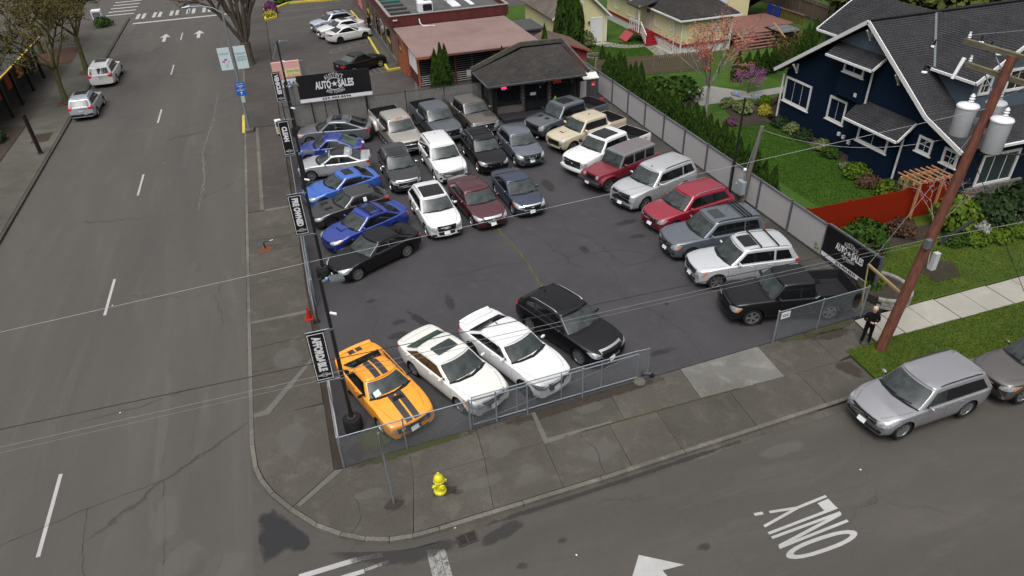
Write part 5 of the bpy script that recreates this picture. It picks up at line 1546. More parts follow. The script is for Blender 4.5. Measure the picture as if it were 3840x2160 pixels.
# marks, patches, cracks
OIL = stain_mat('oil_stain', (.020, .020, .022), .45, .40, 3.2, .7)
OILD = stain_mat('damp_stain', (.022, .021, .024), .14, .78, 2.2, .5)
DAMP = stain_mat('damp_patch', (.028, .026, .024), .55, .62, 2.2, .5)
MOSS = stain_mat('moss_patch', (.040, .042, .014), .95, .85, 2.6, .4)
RUST = stain_mat('dirt_patch', (.036, .026, .018), .9, .75, 3.0, .5)
PALE = stain_mat('pale_patch', (.14, .132, .118), .8, .34, 1.6, .5)
zs = RZ + .009
stain('puddle_stain', [(-2.86, -.9), (-2.75, -2.8), (-2.45, -2.7), (-2.1, -2.6), (-1.5, -2.8), (-1.3, -2.3), (-1.75, -1.75), (-2.3, -.8)], zs, OILD, .15)
stain('damp_stain', [(-.8, -3.05), (.6, -3.55), (1.9, -3.85), (2.8, -3.75), (2.9, -4.1), (1.6, -4.35), (.4, -3.95), (-.6, -3.35)], zs, DAMP, .35)
stain('damp_stain', [(3.4, -4.1), (4.8, -3.75), (5.0, -4.2), (3.6, -4.5)], zs, DAMP, .5)
streak('damp_stain', [(3.6, -3.72), (5, -3.68), (7, -3.64), (9, -3.58), (11, -3.5), (14, -3.4)], .12, zs + .002, DAMP)
for (x, y, a, b) in ((9.6, -6.6, .3, .18), (4.4, -5.4, .25, .15), (5.8, -5.0, .2, .12)): stain('oil_spot', [(x - a, y), (x, y - b), (x + a, y), (x, y + b)], zs, OIL, .5)
for (x, y, a, b) in ((-3.9, -2.5, .9, .7), (-5.0, -2.0, .8, 1.0), (-5.6, -.1, .5, 1.2), (-6.0, 4.5, .22, 3.5), (-6.2, -3.5, .5, 1.8), (14.0, -4.2, 1.0, .3)): stain('pale_patch', [(x - a, y), (x - a * .7, y - b * .7), (x, y - b), (x + a * .7, y - b * .6), (x + a, y), (x + a * .6, y + b * .7), (x, y + b), (x - a * .7, y + b * .6)], zs, PALE, .6)
zl = .006
streak('oil_stain', [(3.6, 8.2), (3.9, 7.4), (4.35, 6.6), (4.55, 5.9), (4.4, 5.0), (4.5, 4.2)], [.1, .28, .22, .20, .2, .1], zl, OILD)
for (x, y, a, b) in ((3.2, 7.3, .35, .25), (3.0, 6.4, .45, .25), (2.3, 9.3, .3, .15), (5.6, 7.9, .25, .8), (13.8, 17.3, .35, .9), (12.9, 9.9, .25, .5), (16.0, 11.6, .8, .3), (15.9, 10.1, .5, .25), (14.4, 4.4, .12, .12), (12.6, 1.6, .7, .2), (5.0, 17.0, .5, .8)):
    stain('oil_stain', [(x - a, y), (x - a * .5, y - b), (x + a * .6, y - b * .8), (x + a, y), (x + a * .5, y + b), (x - a * .6, y + b * .7)], zl, rng.choice((OIL, OIL, DAMP)), .5)
stain('moss_stain', [(.5, .3), (1.4, .25), (1.9, .8), (1.5, 1.5), (1.0, 1.6), (.6, 1.0)], zl, MOSS, .5)
streak('moss_stain', [(.2, -.1), (1.5, -.08), (3.0, 0), (5.0, .05)], .22, .008, MOSS)
streak('moss_stain', [(17.2, .5), (18.6, .45), (20.2, .5), (21.0, .6)], .25, .008, MOSS)
streak('dirt_stain', [(5, .0), (7, .02), (9, .1), (11, .2), (12, .22)], .30, .008, RUST)
streak('dirt_stain', [(18.4, .3), (19.6, .15), (20.6, .2)], .40, .008, RUST); stain('dirt_stain', [(18.2, -1.6), (18.9, -1.2), (19.2, -1.9), (18.8, -2.5)], .008, RUST, .5)
for (x, y, a, b) in ((2.95, -2.15, .55, .25), (1.33, -2.1, .4, .3), (3.3, -2.3, .3, .15)): stain('dirt_stain', [(x - a, y), (x, y - b), (x + a, y), (x, y + b)], .008, RUST, .5)
for (x, y, a, b) in ((5.2, -1.0, .7, .5), (4.2, -2.2, .9, .3), (5.6, -2.4, .6, .5), (8.2, -2.3, .8, .5), (.6, -1.4, .6, .2), (-1.5, 6.5, .7, .8), (-1.6, 2.0, .6, .9), (8.8, -.3, .6, .3)): stain('pale_patch', [(x - a, y), (x - a * .5, y - b), (x + a * .6, y - b * .8), (x + a, y), (x + a * .5, y + b), (x - a * .6, y + b * .7)], .0085, PALE, .6)
crack_line('crack', [(9.3, 16.5), (9.6, 13.0), (9.9, 10.6), (9.85, 8.8), (9.75, 6.4)], .005, CRACK_MOSS, .10, .05)
crack_line('crack', [(9.75, 6.4), (9.6, 4.8), (10.5, 2.4), (10.7, .6)], .005, CRACK_MOSS, .03, .05)
crack_line('crack', [(5.2, 9.6), (6.6, 9.9), (8.2, 10.1), (9.9, 9.8)], .005, CRACK, .025, .06)
crack_line('crack', [(9.9, 9.6), (11.0, 9.3), (12.6, 9.6), (14.6, 9.2), (15.6, 8.4)], .005, CRACK, .02, .07)
crack_line('crack', [(12.6, 11), (13.2, 9.4), (13.4, 7.4), (12.8, 5.6), (13.6, 4.2), (14.2, 2.4), (14.0, .8)], .005, CRACK, .022, .06)
crack_line('crack', [(3.9, 4.4), (4.2, 2.9), (4.6, 2.4), (4.5, 1.4), (5.0, .7)], .005, CRACK, .04, .06)
crack_line('crack', [(2.2, 9.4), (2.5, 8.2), (2.0, 6.8), (2.6, 5.6)], .005, CRACK, .02, .06)
crack_line('crack', [(12.5, 16.0), (13.2, 13.5), (12.8, 12.0), (13.8, 10.6)], .005, CRACK, .02, .06)
rz2 = RZ + .006
crack_line('crack', [(-15.4, -.9), (-12.0, .1), (-9.2, .9), (-7.6, 1.3), (-5.8, 1.6), (-4.6, 2.3), (-3.05, 3.4)], rz2, CRACKS, .035, .05)
crack_line('crack', [(-5.8, 1.6), (-5.6, .2), (-5.5, -1.8), (-5.6, -3.6)], rz2, CRACK, .02, .04)
crack_line('crack', [(-8.0, 1.2), (-7.9, -.6), (-7.5, -2.2), (-7.6, -4.5)], rz2, CRACKS, .03, .05)
crack_line('crack', [(-5.6, 22), (-5.4, 26), (-5.7, 31), (-5.2, 37), (-5.0, 44)], rz2, PAINTF, .10, .05)
crack_line('crack', [(-4.0, 10.0), (-4.4, 12.4), (-4.0, 14.2)], rz2, CRACK, .02, .05)
crack_line('crack', [(-11.5, 37), (-8, 37.4), (-5.2, 37.9), (-3.3, 38.6)], rz2, PAINTF, .09, .03)
crack_line('crack', [(-9, 5.6), (-7.0, 5.7), (-5.2, 6.1)], rz2, CRACK, .03, .04)
crack_line('crack', [(-3.0, 3.4), (-3.03, 12), (-3.02, 24), (-3.03, 40)], rz2, CRACK, .03, .02)
crack_line('crack', [(8.0, -3.2), (8.15, -2.2), (7.9, -1.4)], .011, CRACK, .03, .04)
crack_line('crack', [(.1, -1.2), (.3, -2.2), (-.1, -2.7)], .011, CRACK, .018, .04)
for p in ([(-2.8, 7.6), (-1.5, 7.7), (-.4, 7.55)], [(-2.8, 17.0), (-1.2, 16.8), (-.4, 17.1)], [(-2.8, 13.6), (-1.6, 13.8), (-.4, 14.6)]): crack_line('crack', p, .011, CRACK, .03, .04)
streak('moss_stain', [(7.0, -1.27), (9, -1.27), (12, -1.26), (16, -1.28)], .05, .010, MOSS)
# litter scraps
LIT = pmat('litter_white', (.6, .6, .58), rough=.8)
for i, (x, y, z) in enumerate(((-8.9, 13.4, RZ), (-7.6, 5.6, RZ), (-8.0, 30, RZ), (6.0, -5.6, RZ), (15.8, -5.8, RZ), (2.9, -3.5, RZ))):
    m = MB(); m.box((x, y, z + .02), (.055, .035, .02), rz=i * .7)
    tag(m.obj('litter', LIT), ('white scrap left of the nearest centre lane dash', 'pale scrap in the main street between two lane dashes', 'tiny pale scrap far up the main street', 'white scrap on the side street by the white arrow', 'white scrap on the side street above the painted word', 'white scrap in the gutter by the storm drain')[i], 'litter', 'scraps of litter on the streets', 'thing')
# ------------------------------------------------------------------ lettering
def text_mesh(s, bold=.0, space=1.0):
    c = bpy.data.curves.new('lettering', 'FONT'); c.body = s; c.size = 1.0; c.offset = bold; c.space_character = space; c.resolution_u = 3
    o = bpy.data.objects.new('lettering_source', c); COL.objects.link(o)
    bpy.context.view_layer.update()
    dg = bpy.context.evaluated_depsgraph_get()
    me = bpy.data.meshes.new_from_object(o.evaluated_get(dg))
    bpy.data.objects.remove(o); bpy.data.curves.remove(c)
    return me

def lettering(s, w, h, mat, parent, origin, right, up, bold=.02, arc=None, space=1.0, name='lettering', off=.004):
    """text fitted to w x h, centred on origin, laid in the plane of right / up; arc = (radius, +1 over / -1 under)"""
    me = text_mesh(s, bold, space)
    xs = [v.co.x for v in me.vertices]; ys = [v.co.y for v in me.vertices]
    x0, x1, y0, y1 = min(xs), max(xs), min(ys), max(ys)
    right, up = Vector(right).normalized(), Vector(up).normalized(); out = right.cross(up)
    O = Vector(origin)
    for v in me.vertices:
        x = ((v.co.x - x0) / (x1 - x0) - .5) * w; y = ((v.co.y - y0) / (y1 - y0) - .5) * h
        if arc:
            R_, sg = arc
            a = x / R_; rr = R_ + sg * y
            x, y = rr * sin(a), sg * (rr * cos(a) - R_)
        v.co = O + right * x + up * y + out * off
    me.update()
    if me.polygons and me.polygons[0].normal.dot(out) < 0: me.flip_normals()
    return link(name, me, parent, mat)

def arc_band(R_, t, a0, a1, mat, parent, origin, right, up, sg=1, off=.004, name='arc_line', n=18):
    right, up = Vector(right).normalized(), Vector(up).normalized(); out = right.cross(up); O = Vector(origin)
    m = MB(); vs = []
    for k in range(n + 1):
        a = a0 + (a1 - a0) * k / n
        for r_ in (R_ - t / 2, R_ + t / 2): vs.append(O + right * (r_ * sin(a)) + up * sg * (r_ * cos(a)) + out * off)
    m.add(vs, [(2*k, 2*k+1, 2*k+3, 2*k+2) for k in range(n)]); return m.obj(name, mat, parent)

def star(r, mat, parent, origin, right, up, off=.004):
    right, up = Vector(right).normalized(), Vector(up).normalized(); out = right.cross(up); O = Vector(origin)
    vs = [O + out * off]
    for k in range(10):
        rr = r if k % 2 == 0 else r * .40
        vs.append(O + right * (rr * sin(pi * k / 5)) + up * (rr * cos(pi * k / 5)) + out * off)
    m = MB(); m.add(vs, [(0, 1 + k, 1 + (k + 1) % 10) for k in range(10)]); return m.obj('star', mat, parent)

SIGNK = pmat('sign_black', (.007, .007, .008), rough=.35)
SIGNW = pmat('sign_white', (.62, .62, .64), rough=.45)
INK = pmat('ink_black', (.012, .012, .014), rough=.5)
GALV = pmat('galvanised_steel', (.27, .30, .33), rough=.42, metal=.55, var=.2, scale=20)
GALV_D = pmat('dull_steel', (.15, .165, .18), rough=.5, metal=.4, var=.25, scale=14)
BLKM = pmat('black_metal', (.010, .010, .011), rough=.45)

def big_logo(par, O, R_, U, w):
    """round dealership logo, w = width of the middle word"""
    O, R_, U = Vector(O), Vector(R_).normalized(), Vector(U).normalized()
    h = w * .205
    lettering('AUTO', w * .41, h, SIGNW, par, O - R_ * w * .295, R_, U, .035)
    lettering('SALES', w * .41, h, SIGNW, par, O + R_ * w * .295, R_, U, .035)
    star(h * .42, SIGNW, par, O, R_, U)
    c = O - U * h * .1
    rad = w * .27
    lettering("AUSTIN'S", w * .50, h * .56, SIGNW, par, O + U * h * 1.14, R_, U, .0, arc=(w * .46, 1), space=1.12)
    lettering('AND TOWING', w * .48, h * .42, SIGNW, par, O - U * h * 1.04, R_, U, .0, arc=(w * .46, -1), space=1.12)
    for sg in (1, -1):
        arc_band(w * .28, h * .08, -.62, .62, SIGNW, par, O - U * sg * (w * .28 - h * .76), R_, U, sg)

# ------------------------------------------------------------------ chain link fences
MESHW = pmat('fence_wire', (.24, .265, .28), rough=.45, metal=.5)
def chain(par, a, b, h, z0=.04, pitch=.085, wire=.0030, mat=None, name='chain_link_mesh'):
    a, b = Vector(a), Vector(b); d = b - a; l = d.length; d = d / l
    n = Vector((-d.y, d.x, 0))
    m = MB()
    k = int((l + h) / pitch)
    for s in (1, -1):
        for i in range(-int(h / pitch), int(l / pitch) + 1):
            x0 = i * pitch; x1 = x0 + h
            t0 = max(0, -x0); t1 = min(h, l - x0)
            if t1 - t0 < .02: continue
            if s > 0: p, q = (x0 + t0, t0), (x0 + t1, t1)
            else: p, q = (x0 + t0, h - t0), (x0 + t1, h - t1)
            P = a + d * p[0] + Vector((0, 0, z0 + p[1])); Q = a + d * q[0] + Vector((0, 0, z0 + q[1]))
            m.beam(P + n * .002 * s, Q + n * .002 * s, wire * 1.6, wire * 1.6, n)
    o = m.obj(name, mat or MESHW, par); o['kind'] = 'stuff'; return o
def post(par, p, h, r=.03, mat=GALV, cap=True, name='post'):
    m = MB(); m.lathe([(r, -.06), (r, h), (r * 1.25, h), (r * 1.15, h + .04), (.004, h + .06)], 10, tuple(p)); return m.obj(name, mat, par, 50)
def railbar(par, a, b, r=.021, mat=GALV, name='rail'):
    m = MB(); m.tube([a, b], r, 8); return m.obj(name, mat, par, 50)
P3 = lambda x, z=0.0, dy=0.0: Vector((x, FY(x) + dy, z))
t = empty('chain_link_fence', P3(0)); t.location = (0, 0, 0)
tag(t, 'galvanised chain link fence on the front pavement before the orange coupe', 'fence')
HF = 1.38
for x in (0.0, 2.14, 4.43): post(t, P3(x), HF, .034 if x in (0.0, 4.43) else .024)
railbar(t, P3(0, HF - .02), P3(5.4, HF - .02)); chain(t, P3(0), P3(5.4), HF - .05)
for x in (5.40,): post(t, P3(x), HF + .05, .034)
t2 = empty('sliding_gate'); tag(t2, 'galvanised sliding chain link gate in front of the white sedans', 'gate')
for x in (6.54, 8.69): post(t, P3(x, 0, -.05), HF + .02, .03)
gx = (4.55, 11.0)
for z in (.12, HF - .14, HF + .02): railbar(t2, P3(gx[0], z, .08), P3(gx[1], z, .08), .022)
for x in (4.55, 6.2, 7.9, 9.5, 11.0): railbar(t2, P3(x, .12, .08), P3(x, HF + .02, .08), .02, name='upright')
railbar(t2, P3(4.55, .12, .09), P3(11.0, HF - .14, .09), .006, name='brace_rod')
chain(t2, P3(4.6, 0, .08), P3(11.0, 0, .08), HF - .14, .12)
# gate end with its wheels
railbar(t2, P3(11.45, .1, .08), P3(11.45, HF - .02, .08), .02, name='upright'); railbar(t2, P3(11.0, HF, .08), P3(11.45, HF - .02, .08), .02)
chain(t2, P3(11.0, 0, .08), P3(11.45, 0, .08), HF - .2, .12)
for dx, dy in ((-.08, .12), (.16, -.12)):
    m = MB(); m.lathe([(.06, -.03), (.10, -.03), (.105, 0), (.10, .03), (.06, .03)], 14, (11.42 + dx, FY(11.4) + .08 + dy, .10), 'y'); m.obj('gate_wheel', RUBBER, t2, 50)
m = MB(); m.beam((11.3, FY(11.3) + .2, .14), (11.65, FY(11.4) - .06, .14), .05, .06); m.obj('wheel_bracket', GALV_D, t2)
m = MB(); m.lathe([(.24, 0), (.20, .05), (.05, .06)], 12, (11.05, FY(11) - .06, 0)); m.obj('footing', KERB, t2)
t = empty('chain_link_fence'); tag(t, 'short chain link fence with white notice before the black pickup', 'fence')
for x in (17.09, 19.23, 21.47): post(t, P3(x), 1.46, .036 if x != 19.23 else .026)
railbar(t, P3(17.09, 1.44), P3(21.47, 1.44)); chain(t, P3(17.09), P3(21.47), 1.42)
m = MB(); m.box(P3(17.42, 1.22, -.02), (.42, .012, .30), rz=.037); bevel_me = m.mesh('notice'); link('notice', bevel_me, t, SIGNW)
for k in range(2): q = MB(); q.box(P3(17.42, 1.25 - .07 * k, -.03), (.30, .004, .025), rz=.037); q.obj('notice_print', INK, t)
# left side: a fence on a low wall, an opening, then more fence
t = empty('chain_link_fence'); tag(t, 'chain link fence on the main street side running back from the front corner', 'fence')
for y in (2.6, 5.0): post(t, (-.02, y, 0), HF, .03)
railbar(t, (-.02, 0, HF - .02), (-.02, 5.0, HF - .02), .024); chain(t, (-.02, 0, 0), (-.02, 5.0, 0), HF - .05)
t = empty('chain_link_fence'); tag(t, 'long chain link fence behind the banner poles along the main street pavement', 'fence')
for k in range(9): post(t, (-.05 - .002 * k, 9.8 + 2.65 * k, 0), HF, .028)
railbar(t, (-.05, 9.8, HF - .02), (-.07, 31.2, HF - .02), .022); chain(t, (-.05, 9.8, 0), (-.07, 31.2, 0), HF - .05, pitch=.085)
t2 = empty('sliding_gate'); tag(t2, 'rolled back chain link gate standing beside the traffic cone', 'gate')
for z in (.15, HF - .15, HF + .04): railbar(t2, (-.16, 8.6, z), (-.16, 15.0, z), .024)
for y in (8.6, 10.2, 11.8, 13.4, 15.0): railbar(t2, (-.16, y, .15), (-.16, y, HF + .04), .02, name='upright')
chain(t2, (-.16, 8.6, 0), (-.16, 15.0, 0), HF - .15, .15)
for dy in (-.1, .14):
    m = MB(); m.lathe([(.05, -.03), (.10, -.03), (.10, .03), (.05, .03)], 12, (-.16 + dy * .8, 8.55, .10), 'x'); m.obj('gate_wheel', RUBBER, t2, 50)

# back fence with slats
SLAT = pmat('privacy_slat', (.25, .245, .235), rough=.6, var=.12, scale=6)
t = empty('slatted_fence'); tag(t, 'tall chain link fence with pale grey privacy slats behind the back row of pickups', 'fence')
BY = lambda x: 31.45 - .027 * x
HB = 2.0
m = MB(); n = int((13.9 + .1) / .095)
for k in range(n):
    x = -.02 + .095 * k
    m.b2((x, BY(x) - .004, .06), (x + .066, BY(x) + .004, HB - .05))
o = m.obj('slat', SLAT, t); o['kind'] = 'stuff'
for k in range(6): post(t, (0.0 + 2.78 * k, BY(2.78 * k) + .0, 0), HB + (.45 if k == 0 else .02), .028, BLKM)
railbar(t, (0, BY(0), HB), (13.9, BY(13.9), HB), .022, BLKM); railbar(t, (0, BY(0), .08), (13.9, BY(13.9), .08), .015, BLKM)
chain(t, (0, BY(0) - .012, 0), (13.9, BY(13.9) - .012, 0), HB - .06, pitch=.10, wire=.003, mat=BLKM)

# ------------------------------------------------------------------ dealership signs
def dealer_sign(name, label, O, R_, U, w, h, posts, back):
    t = empty(name, (0, 0, 0)); tag(t, label, 'sign', 'large black dealership signs')
    O, R_, U = Vector(O), Vector(R_).normalized(), Vector(U).normalized(); out = R_.cross(U)
    def plank(x0, x1, z0, z1, d0, d1, mat, nm):
        m = MB(); vs = []
        for d in (d0, d1):
            for x, z in ((x0, z0), (x1, z0), (x1, z1), (x0, z1)): vs.append(O + R_ * x + U * z + out * d)
        m.add(vs, [(3, 2, 1, 0), (4, 5, 6, 7), (0, 1, 5, 4), (1, 2, 6, 5), (2, 3, 7, 6), (3, 0, 4, 7)]); return m.obj(nm, mat, t)
    hb = h * .135
    plank(-w/2, w/2, -h/2 + hb, h/2, -.05, 0, SIGNK, 'panel'); plank(-w/2, w/2, -h/2, -h/2 + hb, -.05, .001, SIGNW, 'white_band')
    big_logo(t, O + U * h * .08, R_, U, w * .53)
    lettering('253-904-8596', w * .40, hb * .70, INK, t, O - U * (h/2 - hb * .52), R_, U, .05, space=1.15)
    for x, z0, z1 in posts:
        m = MB(); m.beam(O + R_ * x - out * back + Vector((0, 0, z0 - O.z)), O + R_ * x - out * back + Vector((0, 0, z1 - O.z)), .08); m.obj('sign_post', BLKM, t)
    return t
dealer_sign('dealership_sign', 'wide black and white sign on posts above the slatted back fence', (3.64, 31.12, 3.08), (1, -.027, 0), (0, 0, 1), 4.85, 1.82, ((-1.75, 0, 3.9), (.0, 0, 3.9), (1.98, 0, 3.9)), .10)
dealer_sign('dealership_sign', 'black and white sign fixed to the near end of the grey board fence', (22.86, 3.50, 1.02), (0, -1, 0), (0, 0, 1), 3.22, 1.56, (), .1)

def banner_pole(y, word, letter_h, label, drum=True):
    t = empty('banner_pole', (.55, y, 0)); tag(t, label, 'banner pole', 'black banner poles along the main street side')
    if True:
        m = MB(); m.lathe([(.33, 0), (.33, .52), (.29, .58), (.10, .59)], 20); m.obj('concrete_base', pmat('painted_concrete', (.014, .014, .015), rough=.6, var=.3, scale=5), t, 45)
        m = MB(); m.lathe([(.20, .585), (.20, .62), (.10, .64), (.075, .80)], 14); m.obj('flange', BLKM, t, 45)
        for k in range(4):
            m = MB(); m.lathe([(.018, .62), (.018, .70)], 8, (.15 * cos(pi/4 + k*pi/2), .15 * sin(pi/4 + k*pi/2), 0)); m.obj('bolt', GALV_D, t)
    m = MB(); m.tube([(0, 0, .6), (0, 0, 3.6), (0, 0, 6.36)], [.075, .066, .052], 12); m.obj('pole', BLKM, t, 60)
    for z in (2.42, 4.48):
        m = MB(); m.tube([(-.04, -.0, z), (-.82, 0, z)], .014, 6); m.obj('banner_arm', GALV, t)
        m = MB(); m.lathe([(.085, z - .03), (.085, z + .03)], 12); m.obj('clamp', GALV_D, t)
    b = MB(); b.b2((-.82, -.012, 2.45), (-.24, .012, 4.45)); bo = b.obj('banner', SIGNK, t)
    O = Vector((-.53, -.0125, 3.45))
    fr = MB()
    for s in (-1, 1):
        fr.b2((-.53 + s * .252 - .011, -.017, 2.50), (-.53 + s * .252 + .011, -.0125, 4.40)); fr.b2((-.78, -.016, 3.45 + s * .93 - .011), (-.28, -.0125, 3.45 + s * .93 + .011))
    fr.obj('banner_border', SIGNW, bo)
    L_ = min(1.42, .21 * len(word))
    lettering(word, letter_h, .285, SIGNW, bo, O + Vector((0, -.002, .88 - letter_h / 2 - (.05 if letter_h > 1.2 else .22))), (0, 0, -1), (1, 0, 0), .06)
    lettering('AUTO', .17, .07, SIGNW, bo, O + Vector((-.12, -.002, -.75)), (1, 0, 0), (0, 0, 1), .03); lettering('SALES', .17, .07, SIGNW, bo, O + Vector((.12, -.002, -.75)), (1, 0, 0), (0, 0, 1), .03)
    star(.03, SIGNW, bo, O + Vector((0, -.002, -.75)), (1, 0, 0), (0, 0, 1))
    lettering("AUSTIN'S", .20, .045, SIGNW, bo, O + Vector((0, -.002, -.675)), (1, 0, 0), (0, 0, 1), .01, arc=(.18, 1)); lettering('AND TOWING', .19, .035, SIGNW, bo, O + Vector((0, -.002, -.82)), (1, 0, 0), (0, 0, 1), .01, arc=(.18, -1))
    # floodlight and camera
    m = MB(); m.beam((0, 0, 6.25), (.22, -.05, 6.30), .05); m.obj('bracket', GALV, t)
    m = MB()
    m.box((.48, -.08, 6.30), (.42, .34, .07), rz=.15, ry=.12)
    for k in range(7): m.box((.32 + .055 * k, -.08, 6.355 - .006 * k), (.014, .32, .06), rz=.15, ry=.12)
    m.obj('floodlight', GALV_D, t)
    m = MB(); m.lathe([(.05, 0), (.05, .05), (.02, .07)], 10, (.20, -.06, 6.33)); m.obj('photocell', pmat('photocell_blue', (.10, .30, .62), rough=.3), t)
    m = MB(); m.tube([(.07, -.05, 5.1), (.26, -.14, 5.06)], .045, 8); m.obj('camera', SIGNW, t)
    return t
banner_pole(1.64, 'AFFORDABLE', 1.42, 'black banner pole with hanging AFFORDABLE banner beside the orange coupe')
banner_pole(12.01, 'PRE OWNED', 1.38, 'black banner pole with hanging PRE OWNED banner')
banner_pole(21.64, 'CLEAN', .86, 'black banner pole with hanging CLEAN banner')
banner_pole(32.07 - .9, 'VEHICLES', 1.30, 'black banner pole with hanging VEHICLES banner nearest the wide sign')

# ------------------------------------------------------------------ hydrant, cone, posts on the pavement
HY = pmat('hydrant_yellow', (.54, .50, .010), rough=.45, coat=.2)
t = empty('fire_hydrant', (2.79, -2.08, 0)); tag(t, 'bright yellow fire hydrant standing on the front pavement', 'fire hydrant')
m = MB(); m.lathe([(.20, 0), (.21, .03), (.20, .07), (.15, .09), (.13, .12), (.125, .45), (.13, .48), (.175, .50), (.18, .53), (.14, .55)], 20); m.obj('barrel', HY, t, 40)
m = MB(); m.lathe([(.16, .55), (.17, .58), (.15, .66), (.10, .73), (.05, .765), (.05, .80), (.035, .81), (.035, .86), (.004, .865)], 18); m.obj('bonnet', HY, t, 50)
for a, r_, l in ((RAD(200), .055, .20), (RAD(20), .055, .20), (RAD(-75), .085, .20)):
    d = Vector((cos(a), sin(a), 0)); m = MB(); m.tube([d * .08 + Vector((0, 0, .36)), d * (l - .03) + Vector((0, 0, .36)), d * (l - .02) + Vector((0, 0, .36)), d * (l + .03) + Vector((0, 0, .36)), d * (l + .035) + Vector((0, 0, .36)), d * (l + .07) + Vector((0, 0, .36))], [r_ * .9, r_ * .9, r_ * 1.2, r_ * 1.15, r_ * .45, r_ * .4], 14); m.obj('nozzle', HY, t, 45)
for k in range(8):
    a = 2 * pi * k / 8; m = MB(); m.lathe([(.014, .045), (.014, .10)], 6, (.175 * cos(a), .175 * sin(a), 0)); m.obj('bolt', HY, t)
t = empty('street_sign', (1.31, -2.06, 0)); tag(t, 'galvanised pavement sign post seen from the edge of its plates', 'street sign')
m = MB(); m.tube([(0, 0, -.03), (-.05, .01, 3.15)], .03, 8); m.obj('post', GALV, t, 60)
m = MB(); m.beam((-.055, -.03, 2.35), (-.06, -.03, 3.1), .004, .60, (0, 1, 0)); m.v = [(p[0], p[1] - .02, p[2]) for p in m.v]; m.obj('sign_plate', GALV_D, t)
m = MB(); m.b2((-.30, -.30, -.02), (.30, .30, .006)); m.obj('footing', WALK_B, t)
CONE = pmat('cone_red', (.30, .020, .012), rough=.5, var=.15, scale=4)
t = empty('traffic_cone', (-.42, 8.95, 0)); tag(t, 'faded red traffic cone at the end of the rolled back gate', 'traffic cone')
m = MB(); m.lathe([(.12, .03), (.03, .60), (.025, .61)], 16); m.obj('cone', CONE, t, 50)
m = MB(); m.box((0, 0, .016), (.38, .38, .03)); m.obj('base', CONE, t)
t = empty('standpipe', (-2.05, 15.9, 0)); tag(t, 'broken pipe stub with elbow in a patch of red brick rubble', 'pipe')
m = MB(); m.tube([(0, 0, 0), (-.03, .02, .32), (.05, .02, .40), (.28, 0, .40)], .035, 8); m.obj('pipe', BLKM, t, 60)
m = MB(); m.tube([(.28, 0, .40), (.46, .02, .41)], .04, 8); m.obj('pipe_cap', GALV, t, 60)
stain('rubble_patch', [(-2.4, 15.5), (-1.8, 15.45), (-1.6, 15.9), (-1.9, 16.2), (-2.4, 16.1)], .012, stain_mat('brick_rubble', (.16, .05, .03), .9, .7, 5.0))
t = empty('newspaper_box', (-.55, 31.75, 0), .1); tag(t, 'white and yellow newspaper box at the end of the slatted fence', 'newspaper box')
m = MB(); m.box((0, 0, .62), (.42, .40, .95)); link('cabinet', bevel(m.mesh('cabinet'), .03, 2), t, SIGNW)
m = MB(); m.box((0, -.203, .42), (.36, .012, .32)); m.obj('front_panel', YEL, t)
m = MB(); m.box((0, -.203, .84), (.34, .012, .34)); m.obj('window', GLASS, t)
m = MB(); m.box((0, 0, .07), (.30, .30, .14)); m.obj('base', BLKM, t)

# ------------------------------------------------------------------ grey board fence on the right of the lot
GB = pmat('grey_vinyl', (.37, .355, .36), rough=.55, var=.12, scale=1.6, stretch=(1, 1, .25))
GP_ = pmat('fence_post_grey', (.085, .085, .095), rough=.6, var=.2, scale=5)
t = empty('board_fence'); tag(t, 'long grey vertical board fence between the lot and the house gardens', 'fence')
bm1 = MB(); bm1.b2((-.011, -.068, .12), (.011, .068, 1.70)); bme = bm1.mesh('board')
y = 5.2; k = 0
while y < 33.1:
    if abs((y - 5.2) % 2.55) < .0: pass
    o = link('board', bme, t, GB); o.location = (22.97 + rng.uniform(-.004, .004), y, rng.uniform(-.012, .012)); o.rotation_euler = (0, 0, rng.uniform(-.02, .02))
    y += .1415; k += 1
for i in range(12):
    m = MB(); m.box((22.93, 5.16 + 2.55 * i, .90), (.09, .09, 1.84)); m.obj('post', GP_, t)
for i in range(11):
    y0 = 5.16 + 2.55 * i
    m = MB(); m.b2((22.90, y0 + .045, 1.705), (23.02, y0 + 2.505, 1.745)); m.obj('cap_rail', GP_, t)
    m = MB(); m.b2((22.93, y0 + .046, .05), (22.99, y0 + 2.504, .115)); m.obj('bottom_rail', GP_, t)
m = MB(); m.box((22.95, 1.86, .95), (.12, .12, 1.95)); m.obj('post', GP_, t)
m = MB(); m.b2((22.93, 1.92, 1.80), (23.03, 5.1, 1.85)); m.obj('cap_rail', GP_, t)
m = MB(); m.b2((22.93, 1.92, .05), (22.99, 5.1, .23)); m.obj('bottom_rail', GP_, t)

t = empty('lot_lamp', (22.65, 12.35, 0)); tag(t, 'tall black twin head lamp pole beside the grey board fence', 'lamp post')
m = MB(); m.tube([(0, 0, 0), (.06, .02, 5.5)], [.07, .055], 10); m.obj('pole', BLKM, t, 60)
m = MB(); m.beam((-.25, .1, 5.52), (.55, -.25, 5.46), .05); m.obj('cross_arm', GALV, t)
for p, rz in (((-.42, .20, 5.62), -.4), ((.62, -.05, 5.45), -.4)):
    m = MB(); m.box(p, (.42, .30, .07), rz=rz, ry=.2); fl_ = m.obj('floodlight', GALV_D, t)
    m = MB(); m.lathe([(.05, 0), (.05, .06), (.02, .08)], 10, (p[0] + .05, p[1], p[2] + .04)); m.obj('photocell', MATS['photocell_blue'], t)
WOODG = pmat('weathered_pole', (.125, .115, .10), rough=.85, var=.35, scale=2.5, stretch=(6, 6, .6), bump=.3)
t = empty('service_pole', (22.72, 11.25, 0)); tag(t, 'short weathered service pole with electric meter box at the grey fence', 'utility pole')
